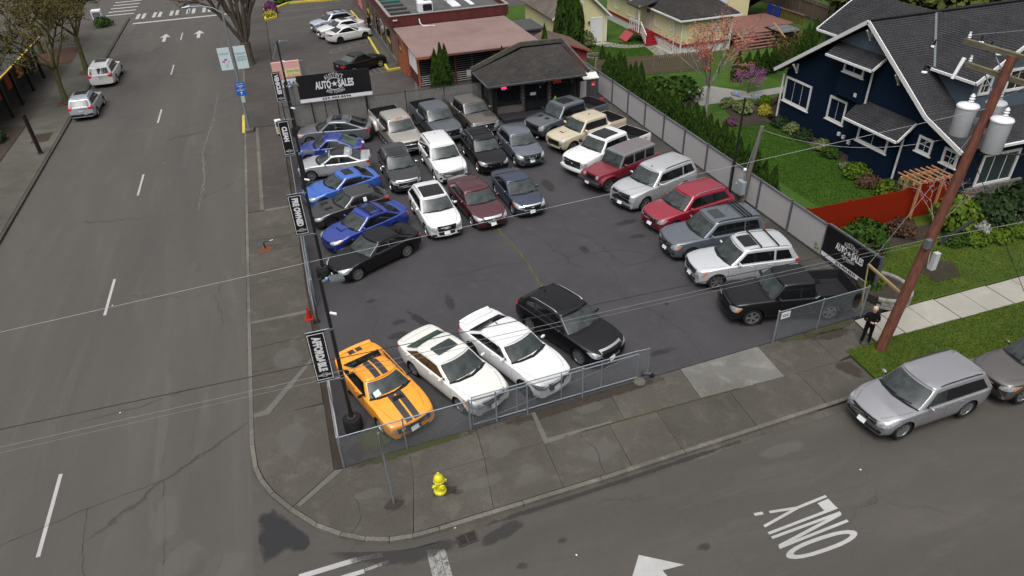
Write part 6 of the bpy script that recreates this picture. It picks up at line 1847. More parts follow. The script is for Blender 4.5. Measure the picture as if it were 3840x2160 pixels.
m = MB(); m.tube([(0, 0, 0), (.16, -.02, 2.0), (.42, -.05, 4.3)], [.13, .115, .10], 12); m.obj('pole', WOODG, t, 60)
m = MB(); m.box((-.16, .05, .95), (.24, .50, .75)); link('meter_box', bevel(m.mesh('meter_box'), .02, 1), t, pmat('box_grey', (.24, .27, .29), rough=.5))
m = MB(); m.box((-.18, .42, .78), (.18, .22, .50)); m.obj('switch_box', MATS['box_grey'], t)
m = MB(); m.lathe([(.09, 0), (.09, .07), (.06, .10), (.01, .11)], 14, (-.14, .0, 1.95), 'z'); m.obj('meter', SIGNW, t, 50)
m = MB(); m.tube([(-.10, .03, 1.3), (-.06, .0, 2.1), (.30, -.12, 4.0)], .025, 8); m.obj('conduit', GALV, t, 60)

# ------------------------------------------------------------------ office of the lot
def wall(m, a, b, z0, z1, t=.14, holes=()):
    """vertical wall from a to b with rectangular holes (s0, s1, z0, z1) measured along it; built as butted pieces"""
    a, b = Vector((a[0], a[1], 0)), Vector((b[0], b[1], 0)); l = (b - a).length; d = (b - a) / l; n = Vector((-d.y, d.x, 0))
    ss = sorted({0, l} | {h for H_ in holes for h in H_[:2]})
    for s0, s1 in zip(ss, ss[1:]):
        hs = sorted([(H_[2], H_[3]) for H_ in holes if H_[0] <= s0 + 1e-6 and H_[1] >= s1 - 1e-6]); z = z0
        spans = []
        for h0, h1 in hs:
            if h0 > z + 1e-4: spans.append((z, h0))
            z = max(z, h1)
        if z < z1 - 1e-4: spans.append((z, z1))
        for q0, q1 in spans:
            p0, p1 = a + d * s0, a + d * s1
            vs = [p0, p1, p1 + n * t, p0 + n * t]
            m.add([(v.x, v.y, q0) for v in vs] + [(v.x, v.y, q1) for v in vs], [(3, 2, 1, 0), (4, 5, 6, 7), (0, 1, 5, 4), (1, 2, 6, 5), (2, 3, 7, 6), (3, 0, 4, 7)])
    return m
def shingle_mat(name, c0, c1, c2, row=.16, w=.30, roughness=.85, moss=None):
    m = pmat(name, c0, rough=roughness)
    N, L = m.node_tree.nodes, m.node_tree.links; b = N['Principled BSDF']
    uv = N.new('ShaderNodeUVMap')
    br = N.new('ShaderNodeTexBrick'); br.inputs['Color1'].default_value = (*c0, 1); br.inputs['Color2'].default_value = (*c1, 1); br.inputs['Mortar'].default_value = (*c2, 1)
    br.inputs['Scale'].default_value = 1.0; br.inputs['Mortar Size'].default_value = .018; br.inputs['Mortar Smooth'].default_value = .3; br.inputs['Brick Width'].default_value = w; br.inputs['Row Height'].default_value = row; br.inputs['Bias'].default_value = 0
    L.new(uv.outputs[0], br.inputs['Vector'])
    n = N.new('ShaderNodeTexNoise'); n.inputs['Scale'].default_value = .9; n.inputs['Detail'].default_value = 8; n.inputs['Roughness'].default_value = .7
    geo = N.new('ShaderNodeNewGeometry'); L.new(geo.outputs['Position'], n.inputs['Vector'])
    r = N.new('ShaderNodeValToRGB'); r.color_ramp.elements[0].position = .35; r.color_ramp.elements[1].position = .7; r.color_ramp.elements[0].color = (.36, .36, .36, 1); r.color_ramp.elements[1].color = (.66, .65, .62, 1)
    L.new(n.outputs[0], r.inputs[0])
    x = N.new('ShaderNodeMix'); x.data_type = 'RGBA'; x.blend_type = 'OVERLAY'; x.inputs[0].default_value = .8
    L.new(br.outputs[0], x.inputs[6]); L.new(r.outputs[0], x.inputs[7]); out = x.outputs[2]
    if moss:
        n2 = N.new('ShaderNodeTexNoise'); n2.inputs['Scale'].default_value = 2.4; n2.inputs['Detail'].default_value = 8; n2.inputs['Roughness'].default_value = .75; L.new(geo.outputs['Position'], n2.inputs['Vector'])
        r2 = N.new('ShaderNodeValToRGB'); r2.color_ramp.elements[0].position = .56; r2.color_ramp.elements[1].position = .72; L.new(n2.outputs[0], r2.inputs[0])
        x2 = N.new('ShaderNodeMix'); x2.data_type = 'RGBA'; L.new(r2.outputs[0], x2.inputs[0]); L.new(out, x2.inputs[6]); x2.inputs[7].default_value = (*moss, 1); out = x2.outputs[2]
    L.new(out, b.inputs['Base Color'])
    bp = N.new('ShaderNodeBump'); bp.inputs['Strength'].default_value = .5; bp.inputs['Distance'].default_value = .02; L.new(br.outputs['Fac'], bp.inputs['Height']); bp.invert = True; L.new(bp.outputs[0], b.inputs['Normal'])
    return m
def roof_plane(pts, mat, parent, name='roof_slope', t=.10, courses=0.0):
    """roof slab; first edge = eave. UV runs in metres along the eave and up the slope"""
    P = [Vector(p) for p in pts]
    u = (P[1] - P[0]).normalized(); n = (P[1] - P[0]).cross(P[-1] - P[0]).normalized()
    if n.z < 0: n = -n
    v = n.cross(u)
    if v.z < 0: v = -v
    m = MB(); m.slab(P if (P[1] - P[0]).cross(P[-1] - P[0]).z > 0 else P[::-1], t)
    me = m.mesh(name)
    uvl = me.uv_layers.new(name='UVMap')
    for l in me.loops:
        c = Vector(me.vertices[l.vertex_index].co) - P[0]; uvl.data[l.index].uv = (c.dot(u), c.dot(v))
    o = link(name, me, parent, mat)
    if courses:
        # raised butt edges of the shingle courses, clipped to the slope
        q = MB(); hmax = max((p - P[0]).dot(v) for p in P)
        s = courses
        while s < hmax - .02:
            xs_ = []
            for i in range(len(P)):
                a, b = P[i], P[(i + 1) % len(P)]; ha, hb = (a - P[0]).dot(v), (b - P[0]).dot(v)
                if (ha - s) * (hb - s) < 0: k = (s - ha) / (hb - ha); xs_.append((a + (b - a) * k - P[0]).dot(u))
            if len(xs_) == 2:
                x0, x1 = sorted(xs_)
                if x1 - x0 > .05: q.add([P[0] + u * x0 + v * s + n * .002, P[0] + u * x1 + v * s + n * .002, P[0] + u * x1 + v * (s + .004) + n * .016, P[0] + u * x0 + v * (s + .004) + n * .016, P[0] + u * x1 + v * (s + courses * .9) + n * .003, P[0] + u * x0 + v * (s + courses * .9) + n * .003], [(0, 1, 2, 3), (3, 2, 4, 5)])
            s += courses
        if q.v:
            me2 = q.mesh('shingle_course'); uvl = me2.uv_layers.new(name='UVMap')
            for l in me2.loops:
                c = Vector(me2.vertices[l.vertex_index].co) - P[0]; uvl.data[l.index].uv = (c.dot(u), c.dot(v))
            oo = link('shingle_course', me2, o, mat); oo['kind'] = 'stuff'
    return o
SHD = shingle_mat('dark_shingle', (.046, .042, .041), (.036, .033, .032), (.018, .017, .016), .13, .25, moss=(.075, .072, .060))
BRICKG = pmat('painted_brick', (.115, .105, .10), rough=.8, var=.2, scale=5)
BRICKG_J = pmat('painted_brick_joint', (.060, .055, .053), rough=.9)
TRIMD = pmat('dark_trim', (.014, .014, .015), rough=.5)
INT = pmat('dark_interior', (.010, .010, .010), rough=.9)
WGLASS = pmat('window_glass', (.010, .012, .013), rough=.04, spec=.7)
t = empty('office_building'); tag(t, 'small dark lot office with hipped shingle roof and glowing open signs', 'building')
m = MB()
wall(m, (13.95, 28.75), (20.35, 28.6), 0, 2.62, .16, [(.40, 2.12, .95, 2.36), (2.42, 4.15, .05, 2.36), (4.42, 6.2, .86, 2.36)])
wall(m, (13.95, 31.6), (13.95, 28.78), 0, 2.62, .16, [(.5, 2.0, 1.0, 2.2)])
wall(m, (20.35, 28.62), (20.35, 31.4), 0, 2.62, .16)
m.b2((14.1, 29.3, .02), (20.2, 31.4, 2.6)); m.obj('wall', BRICKG_J, t)
# painted blocks laid in courses on the front piers and below the window
bk = MB(); bk.b2((-.145, -.012, -.062), (.145, .012, .062)); bkm = bk.mesh('brick')
def bricks(x0, x1, z0, z1, y, par):
    r_ = 0; z = z0 + .07
    while z < z1:
        x = x0 + (.15 if r_ % 2 else .0) + .15
        while x < x1 - .08:
            o = link('brick', bkm, par, BRICKG); o.location = (x, y(x) + rng.uniform(-.003, .003), z); o.scale = (min(1, (x1 - x) / .15), 1, 1)
            x += .305
        z += .138; r_ += 1
yf = lambda x: 28.735 - .0234 * (x - 13.95)
bricks(14.02, 16.35, .30, .92, yf, t); bricks(16.10, 16.36, .9, 2.3, yf, t); bricks(18.12, 18.36, .1, 2.3, yf, t); bricks(18.4, 20.2, .1, .82, yf, t)
def window(par, O, R_, w, h, frame, glass, fw=.07, bars=(), depth=.05, name='window', sill=None, out=None, proud=.02):
    """framed window centred on O in the plane of R_ and z"""
    R_ = Vector(R_).normalized(); U = Vector((0, 0, 1)); n = R_.cross(U) if out is None else Vector(out); O = Vector(O)
    def bar(x0, x1, z0, z1, d0, d1, mat, nm, pp):
        m = MB(); vs = []
        for d in (d0, d1):
            for x, z in ((x0, z0), (x1, z0), (x1, z1), (x0, z1)): vs.append(O + R_ * x + U * z + n * d)
        m.add(vs, [(3, 2, 1, 0), (4, 5, 6, 7), (0, 1, 5, 4), (1, 2, 6, 5), (2, 3, 7, 6), (3, 0, 4, 7)])
        return m
    f = MB()
    for args in ((-w/2, w/2, h/2 - fw, h/2), (-w/2, w/2, -h/2, -h/2 + fw), (-w/2, -w/2 + fw, -h/2 + fw, h/2 - fw), (w/2 - fw, w/2, -h/2 + fw, h/2 - fw)):
        q = bar(*args, -depth, proud, None, None, None); f.add(q.v, q.f)
    fo = f.obj(name, frame, par)
    g = bar(-w/2 + fw, w/2 - fw, -h/2 + fw, h/2 - fw, -depth + .005, -.012, None, None, None); g.obj('pane', glass, fo)
    for kind, c in bars:
        if kind == 'v': q = bar(c - .018, c + .018, -h/2 + fw, h/2 - fw, -depth, .006, None, None, None)
        else: q = bar(-w/2 + fw, w/2 - fw, c - .018, c + .018, -depth, .008, None, None, None)
        q.obj('glazing_bar', frame, fo)
    if sill:
        q = bar(-w/2 - .08, w/2 + .08, -h/2 - .06, -h/2 - .002, -depth, proud + .05, None, None, None); q.obj('sill', sill, fo)
    return fo
RX = (1, -.0234, 0)
window(t, (15.21, 28.71, 1.655), RX, 1.70, 1.40, TRIMD, WGLASS, .06, sill=TRIMD)
window(t, (19.26, 28.615, 1.61), RX, 1.76, 1.48, TRIMD, WGLASS, .06, sill=TRIMD)
window(t, (13.94, 30.35, 1.6), (0, -1, 0), 1.5, 1.2, TRIMD, WGLASS, .06, sill=TRIMD)
d_ = MB(); d_.b2((16.40, 28.72, .06), (18.08, 28.78, 2.34)); do = d_.obj('door', WGLASS, t)
fr = MB()
for x in (16.42, 17.25, 18.06): fr.b2((x - .04, 28.67, .05), (x + .04, 28.74, 2.35))
fr.b2((16.4, 28.665, 2.27), (18.1, 28.738, 2.36)); fr.b2((16.4, 28.665, .05), (18.1, 28.738, .22)); fr.obj('frame', TRIMD, do)
m = MB(); m.box((17.0, 28.66, 1.45), (.42, .01, .20)); m.obj('door_notice', SIGNW, do)
m = MB(); m.box((17.55, 28.66, 1.85), (.12, .01, .16)); m.obj('door_notice', pmat('notice_blue', (.15, .3, .45), rough=.6), do)
m = MB(); m.add([(18.5, 28.56, .90), (18.78, 28.555, .90), (18.64, 28.558, 1.12)], [(0, 1, 2)]); m.obj('green_notice', pmat('notice_green', (.25, .62, .03), rough=.6), t)
NEON = pmat('neon_red', (.5, .01, .03), emit=(1.0, .03, .08), estr=4.5)
NEON2 = pmat('neon_dim', (.30, .02, .02), emit=(.9, .05, .04), estr=.25)
NEONB = pmat('neon_blue', (.1, .1, .5), emit=(.2, .15, 1.0), estr=1.2)
s_ = empty('open_sign', (0, 0, 0)); tag(s_, 'small lit red OPEN sign with blue ring in the left office window', 'sign')
lettering('OPEN', .34, .15, NEON, s_, (14.86, 28.685, 2.13), RX, (0, 0, 1), .03)
for sg in (1, -1): arc_band(.30, .012, -.7, .7, NEONB, s_, (14.86, 28.684, 2.13 - sg * .16), RX, (0, 0, 1), sg)
s_ = empty('open_sign', (0, 0, 0)); tag(s_, 'larger dim red OPEN lettering in the right office window', 'sign')
lettering('OPEN', .60, .26, NEON2, s_, (18.80, 28.60, 2.10), RX, (0, 0, 1), .005)
lettering('508', .12, .50, SIGNW, t, (14.12, 28.655, 1.95), RX, (0, 0, 1), .0, name='house_number').location = (0, -.10, 0)
cp = MB(); cp.b2((14.0, 28.52, 0), (14.25, 28.70, 2.6)); cp.obj('corner_post', TRIMD, t)
cp = MB(); cp.b2((20.25, 28.42, .0), (20.50, 28.60, 2.6)); cp.obj('corner_post', TRIMD, t)
ms = MB(); ms.b2((15.75, 28.55, .92), (16.1, 28.69, 1.10)); ms.obj('mail_box', TRIMD, t)
st = MB(); st.b2((14.4, 27.55, 0), (18.4, 28.6, .26)); link('porch_step', bevel(st.mesh('porch_step'), .02), t, pmat('deck_black', (.022, .022, .024), rough=.5))
E0, E1, E2 = (13.50, 27.95, 2.60), (20.72, 27.75, 2.60), (13.45, 31.6, 2.60)
R0, R1 = (17.05, 31.0, 4.0), (20.0, 30.85, 4.0)
roof_plane([E0, E1, R1, R0], SHD, t, courses=.14); roof_plane([E2, E0, R0], SHD, t, courses=.14)
roof_plane([E1, (20.72, 31.2, 2.6), R1], SHD, t)
PAR = pmat('parapet_cap', (.075, .068, .060), rough=.8, var=.3, scale=4)
for a, b in (((13.40, 31.85, 2.72), (17.0, 31.35, 4.22)), ((17.0, 31.35, 4.22), (20.15, 31.15, 4.22)), ((20.15, 31.15, 4.22), (20.95, 27.95, 2.75))):
    m = MB(); m.beam(a, b, .16, .30); m.obj('parapet', PAR, t)
fl2 = MB(); fl2.add([(13.4, 31.9, 2.6), (17.0, 31.45, 4.1), (20.15, 31.25, 4.1), (20.7, 31.25, 2.6)], [(3, 2, 1, 0)]); fl2.add([(13.4, 31.9, 2.6), (17.0, 31.45, 4.1), (20.15, 31.25, 4.1), (20.7, 31.25, 2.6), (20.7, 31.4, 0), (13.4, 31.95, 0)], [(0, 3, 4, 5)]); fl2.obj('rear_wall', TRIMD, t)
GUT = pmat('gutter_dark', (.05, .05, .05), rough=.4)
for a, b in ((E0, E1), (E2, E0)):
    m = MB(); m.beam(Vector(a) + Vector((0, 0, -.06)), Vector(b) + Vector((0, 0, -.06)), .10, .11); m.obj('gutter', GUT, t)
    m = MB(); m.beam(Vector(a) + Vector((-.06 if a is E2 else 0, -.06 if a is E0 else 0, .0)), Vector(b) + Vector((-.06 if a is E2 else 0, -.06 if a is E0 else 0, .0)), .012, .03); m.obj('drip_edge', GALV, t)
# portable toilet and screen boards, bucket
t = empty('portable_toilet', (21.6, 29.55, 0)); tag(t, 'dark grey portable toilet with white ribbed roof by the office', 'portable toilet')
PT = pmat('toilet_grey', (.055, .055, .06), rough=.5)
m = MB(); m.b2((-.55, -.55, 0), (.55, .55, 1.85)); link('cabin', bevel(m.mesh('cabin'), .04, 2), t, PT)
m = MB()
for k in range(6):
    x = -.58 + .20 * k; m.add([(x, -.6, 1.86), (x + .17, -.6, 1.86), (x + .17, 0, 2.12), (x, 0, 2.12), (x, .6, 1.86), (x + .17, .6, 1.86), (x, -.6, 1.78), (x + .17, -.6, 1.78)], [(0, 1, 2, 3), (3, 2, 5, 4), (6, 7, 1, 0)])
m.add([(-.6, -.62, 1.84), (.62, -.62, 1.84), (.62, 0, 2.08), (-.6, 0, 2.08), (.62, .62, 1.84), (-.6, .62, 1.84)], [(0, 1, 2, 3), (3, 2, 4, 5), (1, 4, 2), (0, 3, 5)])
m.obj('roof', pmat('toilet_roof', (.62, .62, .58), rough=.5), t)
m = MB(); m.box((.18, -.563, 1.42), (.30, .01, .34)); m.obj('notice', pmat('notice_red', (.55, .03, .02), rough=.5), t)
m = MB(); m.box((.18, -.572, 1.38), (.2, .01, .08)); m.obj('notice_print', SIGNW, t)
t = empty('screen_fence'); tag(t, 'short grey board screen between the office and the portable toilet', 'fence')
for k in range(6):
    m = MB(); m.b2((20.45 + .125 * k, 28.86, .05), (20.565 + .125 * k, 28.89, 1.75)); m.obj('board', GB, t)
t = empty('bucket', (22.3, 28.6, .03)); tag(t, 'red plastic bucket on the gravel beside the portable toilet', 'bucket')
m = MB(); m.lathe([(.14, 0), (.18, .38), (.17, .38), (.135, .02)], 16); m.obj('pail', pmat('bucket_red', (.48, .015, .025), rough=.4), t, 50)
m = MB(); m.tube([(.18 * cos(a), .18 * sin(a) * .3 - .1, .36 + .02 * sin(a)) for a in [pi * k / 8 for k in range(9)]], .006, 5); m.obj('handle', GALV, t)
t = empty('bucket', (21.75, 21.2, .03)); tag(t, 'red tub half hidden behind the tan pickup bed', 'bucket')
m = MB(); m.lathe([(.20, 0), (.28, .42), (.27, .42), (.19, .03)], 16); m.obj('pail', MATS['bucket_red'], t, 50)
# ------------------------------------------------------------------ houses and the restaurant
def siding(par, a, b, poly, mat, course=.16, out=.018, name='siding_course'):
    """lapped boards on the wall a-b, clipped to a convex polygon given as (s, z)"""
    a, b = Vector((*a, 0)), Vector((*b, 0)); d = (b - a).normalized(); n = Vector((d.y, -d.x, 0))
    zs = [p[1] for p in poly]; z = min(zs); m = MB()
    def span(h):
        xs_ = []
        for i in range(len(poly)):
            (s0, z0), (s1, z1) = poly[i], poly[(i + 1) % len(poly)]
            if (z0 - h) * (z1 - h) <= 0 and abs(z1 - z0) > 1e-9: xs_.append(s0 + (s1 - s0) * (h - z0) / (z1 - z0))
        return (min(xs_), max(xs_)) if len(xs_) >= 2 else None
    while z < max(zs) - .01:
        h1 = min(z + course, max(zs)); A, B = span(z + 1e-4), span(h1 - 1e-4)
        if A and B:
            P = [a + d * A[0] + n * out + Vector((0, 0, z)), a + d * A[1] + n * out + Vector((0, 0, z)), a + d * B[1] + n * .004 + Vector((0, 0, h1)), a + d * B[0] + n * .004 + Vector((0, 0, h1))]
            Q = [a + d * A[0] + n * .003 + Vector((0, 0, z)), a + d * A[1] + n * .003 + Vector((0, 0, z))]
            m.add(P + Q, [(0, 1, 2, 3), (1, 0, 4, 5)])
        z += course
    o = m.obj(name, mat, par); o['kind'] = 'stuff'; return o
def gable_solid(par, name, mat, poly, axis, c0, c1):
    """solid whose section polygon (s, z) runs along the axis from c0 to c1"""
    m = MB(); n = len(poly)
    f = (lambda s, z, c: (c, s, z)) if axis == 'x' else (lambda s, z, c: (s, c, z))
    m.add([f(s, z, c0) for s, z in poly] + [f(s, z, c1) for s, z in poly], [tuple(range(n)), tuple(range(2*n - 1, n - 1, -1))] + [(i, n + i, n + (i + 1) % n, (i + 1) % n) for i in range(n)])
    me = m.mesh(name); q = bmesh.new(); q.from_mesh(me); bmesh.ops.recalc_face_normals(q, faces=q.faces); q.to_mesh(me); q.free()
    return link(name, me, par, mat)
def bar(par, name, mat, a, b, w, h=None):
    m = MB(); m.beam(a, b, w, h); return m.obj(name, mat, par)
def bx(par, name, mat, lo, hi, bev=0):
    m = MB(); m.b2(lo, hi); me = m.mesh(name)
    if bev: bevel(me, bev)
    return link(name, me, par, mat)
WTRIM = pmat('white_trim', (.60, .60, .60), rough=.55)
# restaurant ---------------------------------------------------------------
FASC = pmat('red_fascia', (.090, .022, .022), rough=.6, var=.2, scale=1.5, stretch=(3, 3, .4))
RBRICK = pmat('orange_brick', (.27, .085, .045), rough=.85, var=.25, scale=9)
RJ = pmat('brick_joint', (.16, .10, .08), rough=.9)
FLATR = ground_mat('flat_roof', (.090, .085, .085), (.060, .058, .058), (.13, .125, .12), grain=.15, rough=.7)
METALR = pmat('metal_roof', (.30, .215, .20), rough=.5, var=.10, scale=.6)
t = empty('restaurant_building'); tag(t, 'low restaurant with red fascia flat roof and a dusty pink ribbed lean-to roof', 'building')
bx(t, 'wall', RJ, (9.95, 43.95, 0), (20.0, 74, 3.5)); bx(t, 'flat_roof', FLATR, (9.9, 43.9, 3.5), (20.0, 74, 3.95))
for lo, hi in (((9.70, 43.65, 3.48), (20.1, 43.88, 4.30)), ((9.68, 43.9, 3.48), (9.88, 74, 4.30)), ((20.02, 43.9, 3.48), (20.2, 74, 4.30))): bx(t, 'fascia', FASC, lo, hi)
for lo, hi in (((9.66, 43.6, 4.302), (20.2, 43.9, 4.35)), ((9.64, 43.92, 4.302), (9.9, 74, 4.35)), ((20.0, 43.92, 4.302), (20.24, 74, 4.35))): bx(t, 'coping', pmat('coping', (.22, .20, .19), rough=.6), lo, hi)
for i in range(5): bx(t, 'window', WGLASS, (9.90, 46.0 + 3.2 * i, .7), (9.948, 47.8 + 3.2 * i, 2.7))
bx(t, 'poster', pmat('poster', (.55, .35, .36), rough=.6, col2=(.45, .08, .08), scale=2), (9.88, 64.5, .8), (9.94, 67.5, 2.9)); bx(t, 'stone_base', pmat('stone_base', (.13, .12, .11), var=.4, scale=6), (9.86, 43.9, 0), (9.947, 60, .7))
for k in range(9): bar(t, 'roof_duct', GUT if k != 3 else pmat('duct_green', (.02, .10, .07)), (10.1, 46 + 1.6 * k, 4.05), (11.9, 46 + 1.6 * k, 4.05), .35, .2)
ac = bx(t, 'air_conditioner', SIGNW, (12.6, 45.6, 3.96), (13.9, 46.4, 4.75), .04); bx(ac, 'fan_grille', BLKM, (13.0, 45.575, 4.08), (13.8, 45.597, 4.62))
for lo, hi in (((13.4, 46.8, 3.96), (14.0, 58, 4.02)), ((17.5, 46.6, 3.96), (17.9, 60, 4.02)), ((15.8, 46.4, 3.96), (16.6, 52, 4.05))): bx(t, 'roof_membrane', SIGNW, lo, hi)
m = MB(); m.lathe([(.55, 0), (.5, .05), (.3, .11), (.01, .14)], 16, (0, 0, 0), 'y'); d_ = m.obj('satellite_dish', GALV_D, t, 60); d_.location = (15.8, 48.5, 5.0); d_.rotation_euler = (RAD(20), 0, .5); bar(t, 'dish_mast', GALV_D, (15.8, 48.7, 3.95), (15.8, 48.6, 5.0), .07)
bar(t, 'antenna_mast', BLKM, (14.9, 52, 3.95), (14.9, 52, 6.2), .05)
m = MB(); m.tube([(12.2, 43.6, 3.95), (12.22, 43.5, 3.6), (12.4, 43.3, 3.4), (13.4, 43.1, 3.36)], .05, 8); m.obj('drain_pipe', SIGNW, t, 60)
for x in (10.05, 10.25): m = MB(); m.lathe([(.06, 0), (.09, .1), (.02, .12)], 10, (x, 43.55, 3.95)); m.obj('spot_light', SIGNW, t)
# lean-to
e0, e1, r0, r1 = Vector((10.45, 37.1, 2.60)), Vector((20.75, 36.95, 2.60)), Vector((9.95, 43.62, 3.42)), Vector((19.7, 43.62, 3.42))
m = MB(); m.slab([e0, e1, r1, r0], .08); m.obj('leanto_roof', METALR, t)
lt = t
for k in range(36):
    f = (k + .3) / 36; bar(lt, 'roof_rib', METALR, e0 + (r0 - e0) * f + Vector((.02, 0, .02)), e1 + (r1 - e1) * f + Vector((-.02, 0, .02)), .06, .05)
bar(t, 'eave_board', RBRICK, e0 + Vector((0, -.03, -.12)), e0 + Vector((1.0, -.045, -.12)), .05, .18); bar(t, 'eave_board', pmat('eave_brown', (.10, .045, .04)), e0 + Vector((1.02, -.04, -.1)), e1 + Vector((0, -.03, -.1)), .05, .14)
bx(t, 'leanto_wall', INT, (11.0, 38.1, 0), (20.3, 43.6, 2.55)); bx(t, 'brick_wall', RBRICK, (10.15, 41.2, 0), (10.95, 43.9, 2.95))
bx(t, 'window', WGLASS, (10.13, 42.0, 1.7), (10.148, 43.5, 2.7))
for k in range(24): bx(t, 'slat', WTRIM if k > 8 else FASC, (10.55, 38.15, .06 + .105 * k), (10.62, 41.15, .135 + .105 * k))
for x in (10.6, 13.6, 16.7, 19.8): bx(t, 'post', RBRICK if x < 11 else pmat('post_brown', (.12, .035, .025)), (x, 37.9, 0), (x + .16, 38.06, 2.5))
for k in range(14): bx(t, 'rail_slat', GALV_D if k > 4 else WTRIM, (10.8, 37.96, .1 + .17 * k), (20.2, 37.99, .13 + .17 * k))
for x in (12.2, 15.1, 18.2): bx(t, 'mullion', GALV_D, (x, 38.0, .9), (x + .05, 38.05, 2.5))
for i, (x, c) in enumerate(((15.6, (.55, .05, .20)), (14.6, (.6, .6, .58)), (16.6, (.6, .6, .58)))): bx(t, 'menu_panel', pmat('menu%d' % i, c), (x, 38.02, .35), (x + .7, 38.06, .85))
rp = empty('ramp'); rp['kind'] = 'structure'
m = MB(); m.prism([(8.95, 43.3), (10.1, 43.6), (9.85, 74), (8.95, 56)], -.01, .10); m.obj('ramp_slab', WALK, rp)
for a, b in (((9.0, 43.4), (9.05, 55.4)), ((8.95, 43.35), (10.1, 43.55)), ((9.2, 63), (8.95, 68))): bar(rp, 'yellow_kerb', YEL, (*a, .08), (*b, .08), .18, .17)
# planter and yellow kerbs at the far corner of the car park
t = empty('planter'); tag(t, 'yellow kerbed planter bed with flowers at the far car park corner', 'planter')
PL = [(-.45, 68.1), (.70, 68.9), (.72, 74.2), (-.4, 76.0)]
for i in range(4): bar(t, 'kerb', YEL, (*PL[i], .08), (*PL[(i + 1) % 4], .08), .22, .2)
m = MB(); m.prism([(-.35, 68.3), (.6, 69), (.62, 74), (-.3, 75.7)], 0, .1); m.obj('soil', SOIL, t)
t = empty('kerb'); t['kind'] = 'structure'
for a, b in (((.75, 73.6), (2.4, 76.0)), ((2.4, 76.0), (8.4, 75.4)), ((8.4, 75.4), (14, 75.2))): bar(t, 'yellow_kerb', YEL, (*a, .08), (*b, .08), .3, .2)
# roadside sign of the restaurant
t = empty('restaurant_sign'); tag(t, 'faded pink and orange roadside sign half hidden by the banner pole', 'sign')
bx(t, 'panel', pmat('sign_pink', (.62, .36, .34), rough=.5, col2=(.60, .26, .17), scale=.7, detail=1), (-.25, 35.9, 2.62), (1.70, 36.1, 3.78)); bx(t, 'side_box', GALV_D, (1.72, 35.95, 2.3), (2.0, 36.15, 3.7))
bx(t, 'yellow_disc', pmat('sign_cream', (.62, .55, .33), rough=.5), (.55, 35.885, 2.70), (1.6, 35.9, 3.25))
lettering('neria', .85, .26, pmat('sign_green', (.22, .36, .05)), t, (1.15, 35.884, 3.12), (1, 0, 0), (0, 0, 1)); lettering('lla Box', .80, .20, pmat('sign_orange', (.60, .30, .12)), t, (1.15, 35.884, 2.82), (1, 0, 0), (0, 0, 1))
bx(t, 'number_board', SIGNW, (.05, 35.93, 1.95), (1.70, 36.05, 2.55)); lettering('425.652', 1.25, .30, INK, t, (.9, 35.928, 2.25), (1, 0, 0), (0, 0, 1)); bx(t, 'sign_post', GALV_D, (.7, 36.0, 0), (.95, 36.02, 2.6))
# red shed and rear sheds
RSH = pmat('shed_red', (.30, .055, .06), rough=.7, var=.12, scale=3); RSR = shingle_mat('brown_shingle', (.13, .085, .065), (.10, .065, .05), (.05, .035, .03))
t = empty('red_shed'); tag(t, 'small red shed with brown shingle roof behind the lot office', 'shed')
gable_solid(t, 'wall', RSH, [(21.0, 0), (24.5, 0), (24.5, 1.75), (22.5, 2.45), (21.0, 1.9)], 'y', 36.4, 40.6)
roof_plane([(24.85, 36.0, 1.66), (24.85, 40.9, 1.66), (22.5, 40.9, 2.52), (22.5, 36.0, 2.52)], RSR, t, courses=.16); roof_plane([(20.7, 40.9, 1.85), (20.7, 36.0, 1.85), (22.5, 36.0, 2.52), (22.5, 40.9, 2.52)], RSR, t)
bar(t, 'barge_board', RSH, (24.85, 35.98, 1.62), (22.5, 35.98, 2.48), .05, .12)
t = empty('grey_shed'); tag(t, 'low grey outbuilding tucked between the restaurant and the garage', 'shed')
bx(t, 'wall', pmat('shed_grey', (.10, .10, .11), rough=.8), (20.6, 43.6, 0), (23.2, 47.0, 1.9)); bx(t, 'roof', GUT, (20.5, 43.4, 1.9), (23.4, 47.2, 2.05))
WOOD = pmat('weathered_board', (.125, .095, .075), rough=.85, var=.35, scale=2.2, stretch=(5, 5, .5)); WOODR = pmat('stained_board', (.20, .015, .004), rough=.7, var=.2, spec=.1, scale=2.4, stretch=(5, 5, .4)); CEDAR = pmat('cedar', (.36, .18, .085), rough=.7, var=.2, scale=4)
def board_fence(name, label, a, b, h, mat, pw=.15, top=None, posts=2.4, pmat_=None, gap=.0, step=None):
    t = empty(name); tag(t, label, 'fence'); a, b = Vector((*a, 0)), Vector((*b, 0)); l = (b - a).length; d = (b - a) / l; rz = atan2(d.y, d.x); n = int(l / pw)
    mm = {}
    for k in range(n):
        s = (k + .5) * pw; hh = h(s) if callable(h) else h; hh = round(hh + rng.uniform(-.012, .012), 2)
        if hh not in mm: q = MB(); q.b2((-pw/2 + .004 + gap, -.011, .05), (pw/2 - .004 - gap, .011, hh)); mm[hh] = q.mesh('board')
        o = link('board', mm[hh], t, mat); o.location = a + d * s; o.rotation_euler = (0, 0, rz + rng.uniform(-.03, .03))
    for k in range(int(l / posts) + 1):
        m = MB(); m.box((0, .06, (h(k * posts) if callable(h) else h) / 2 + .02), (.10, .10, (h(k * posts) if callable(h) else h) + .06)); o = m.obj('post', pmat_ or mat, t); o.location = a + d * min(l, k * posts); o.rotation_euler = (0, 0, rz)
    hm = min(h(0), h(l)) if callable(h) else h
    for z in (.35, hm - .25): q = MB(); q.beam(a + Vector((-d.y, d.x, 0)) * .035 + Vector((0, 0, z)), b + Vector((-d.y, d.x, 0)) * .035 + Vector((0, 0, z)), .04, .09); q.obj('rail', pmat_ or mat, t)
    return t
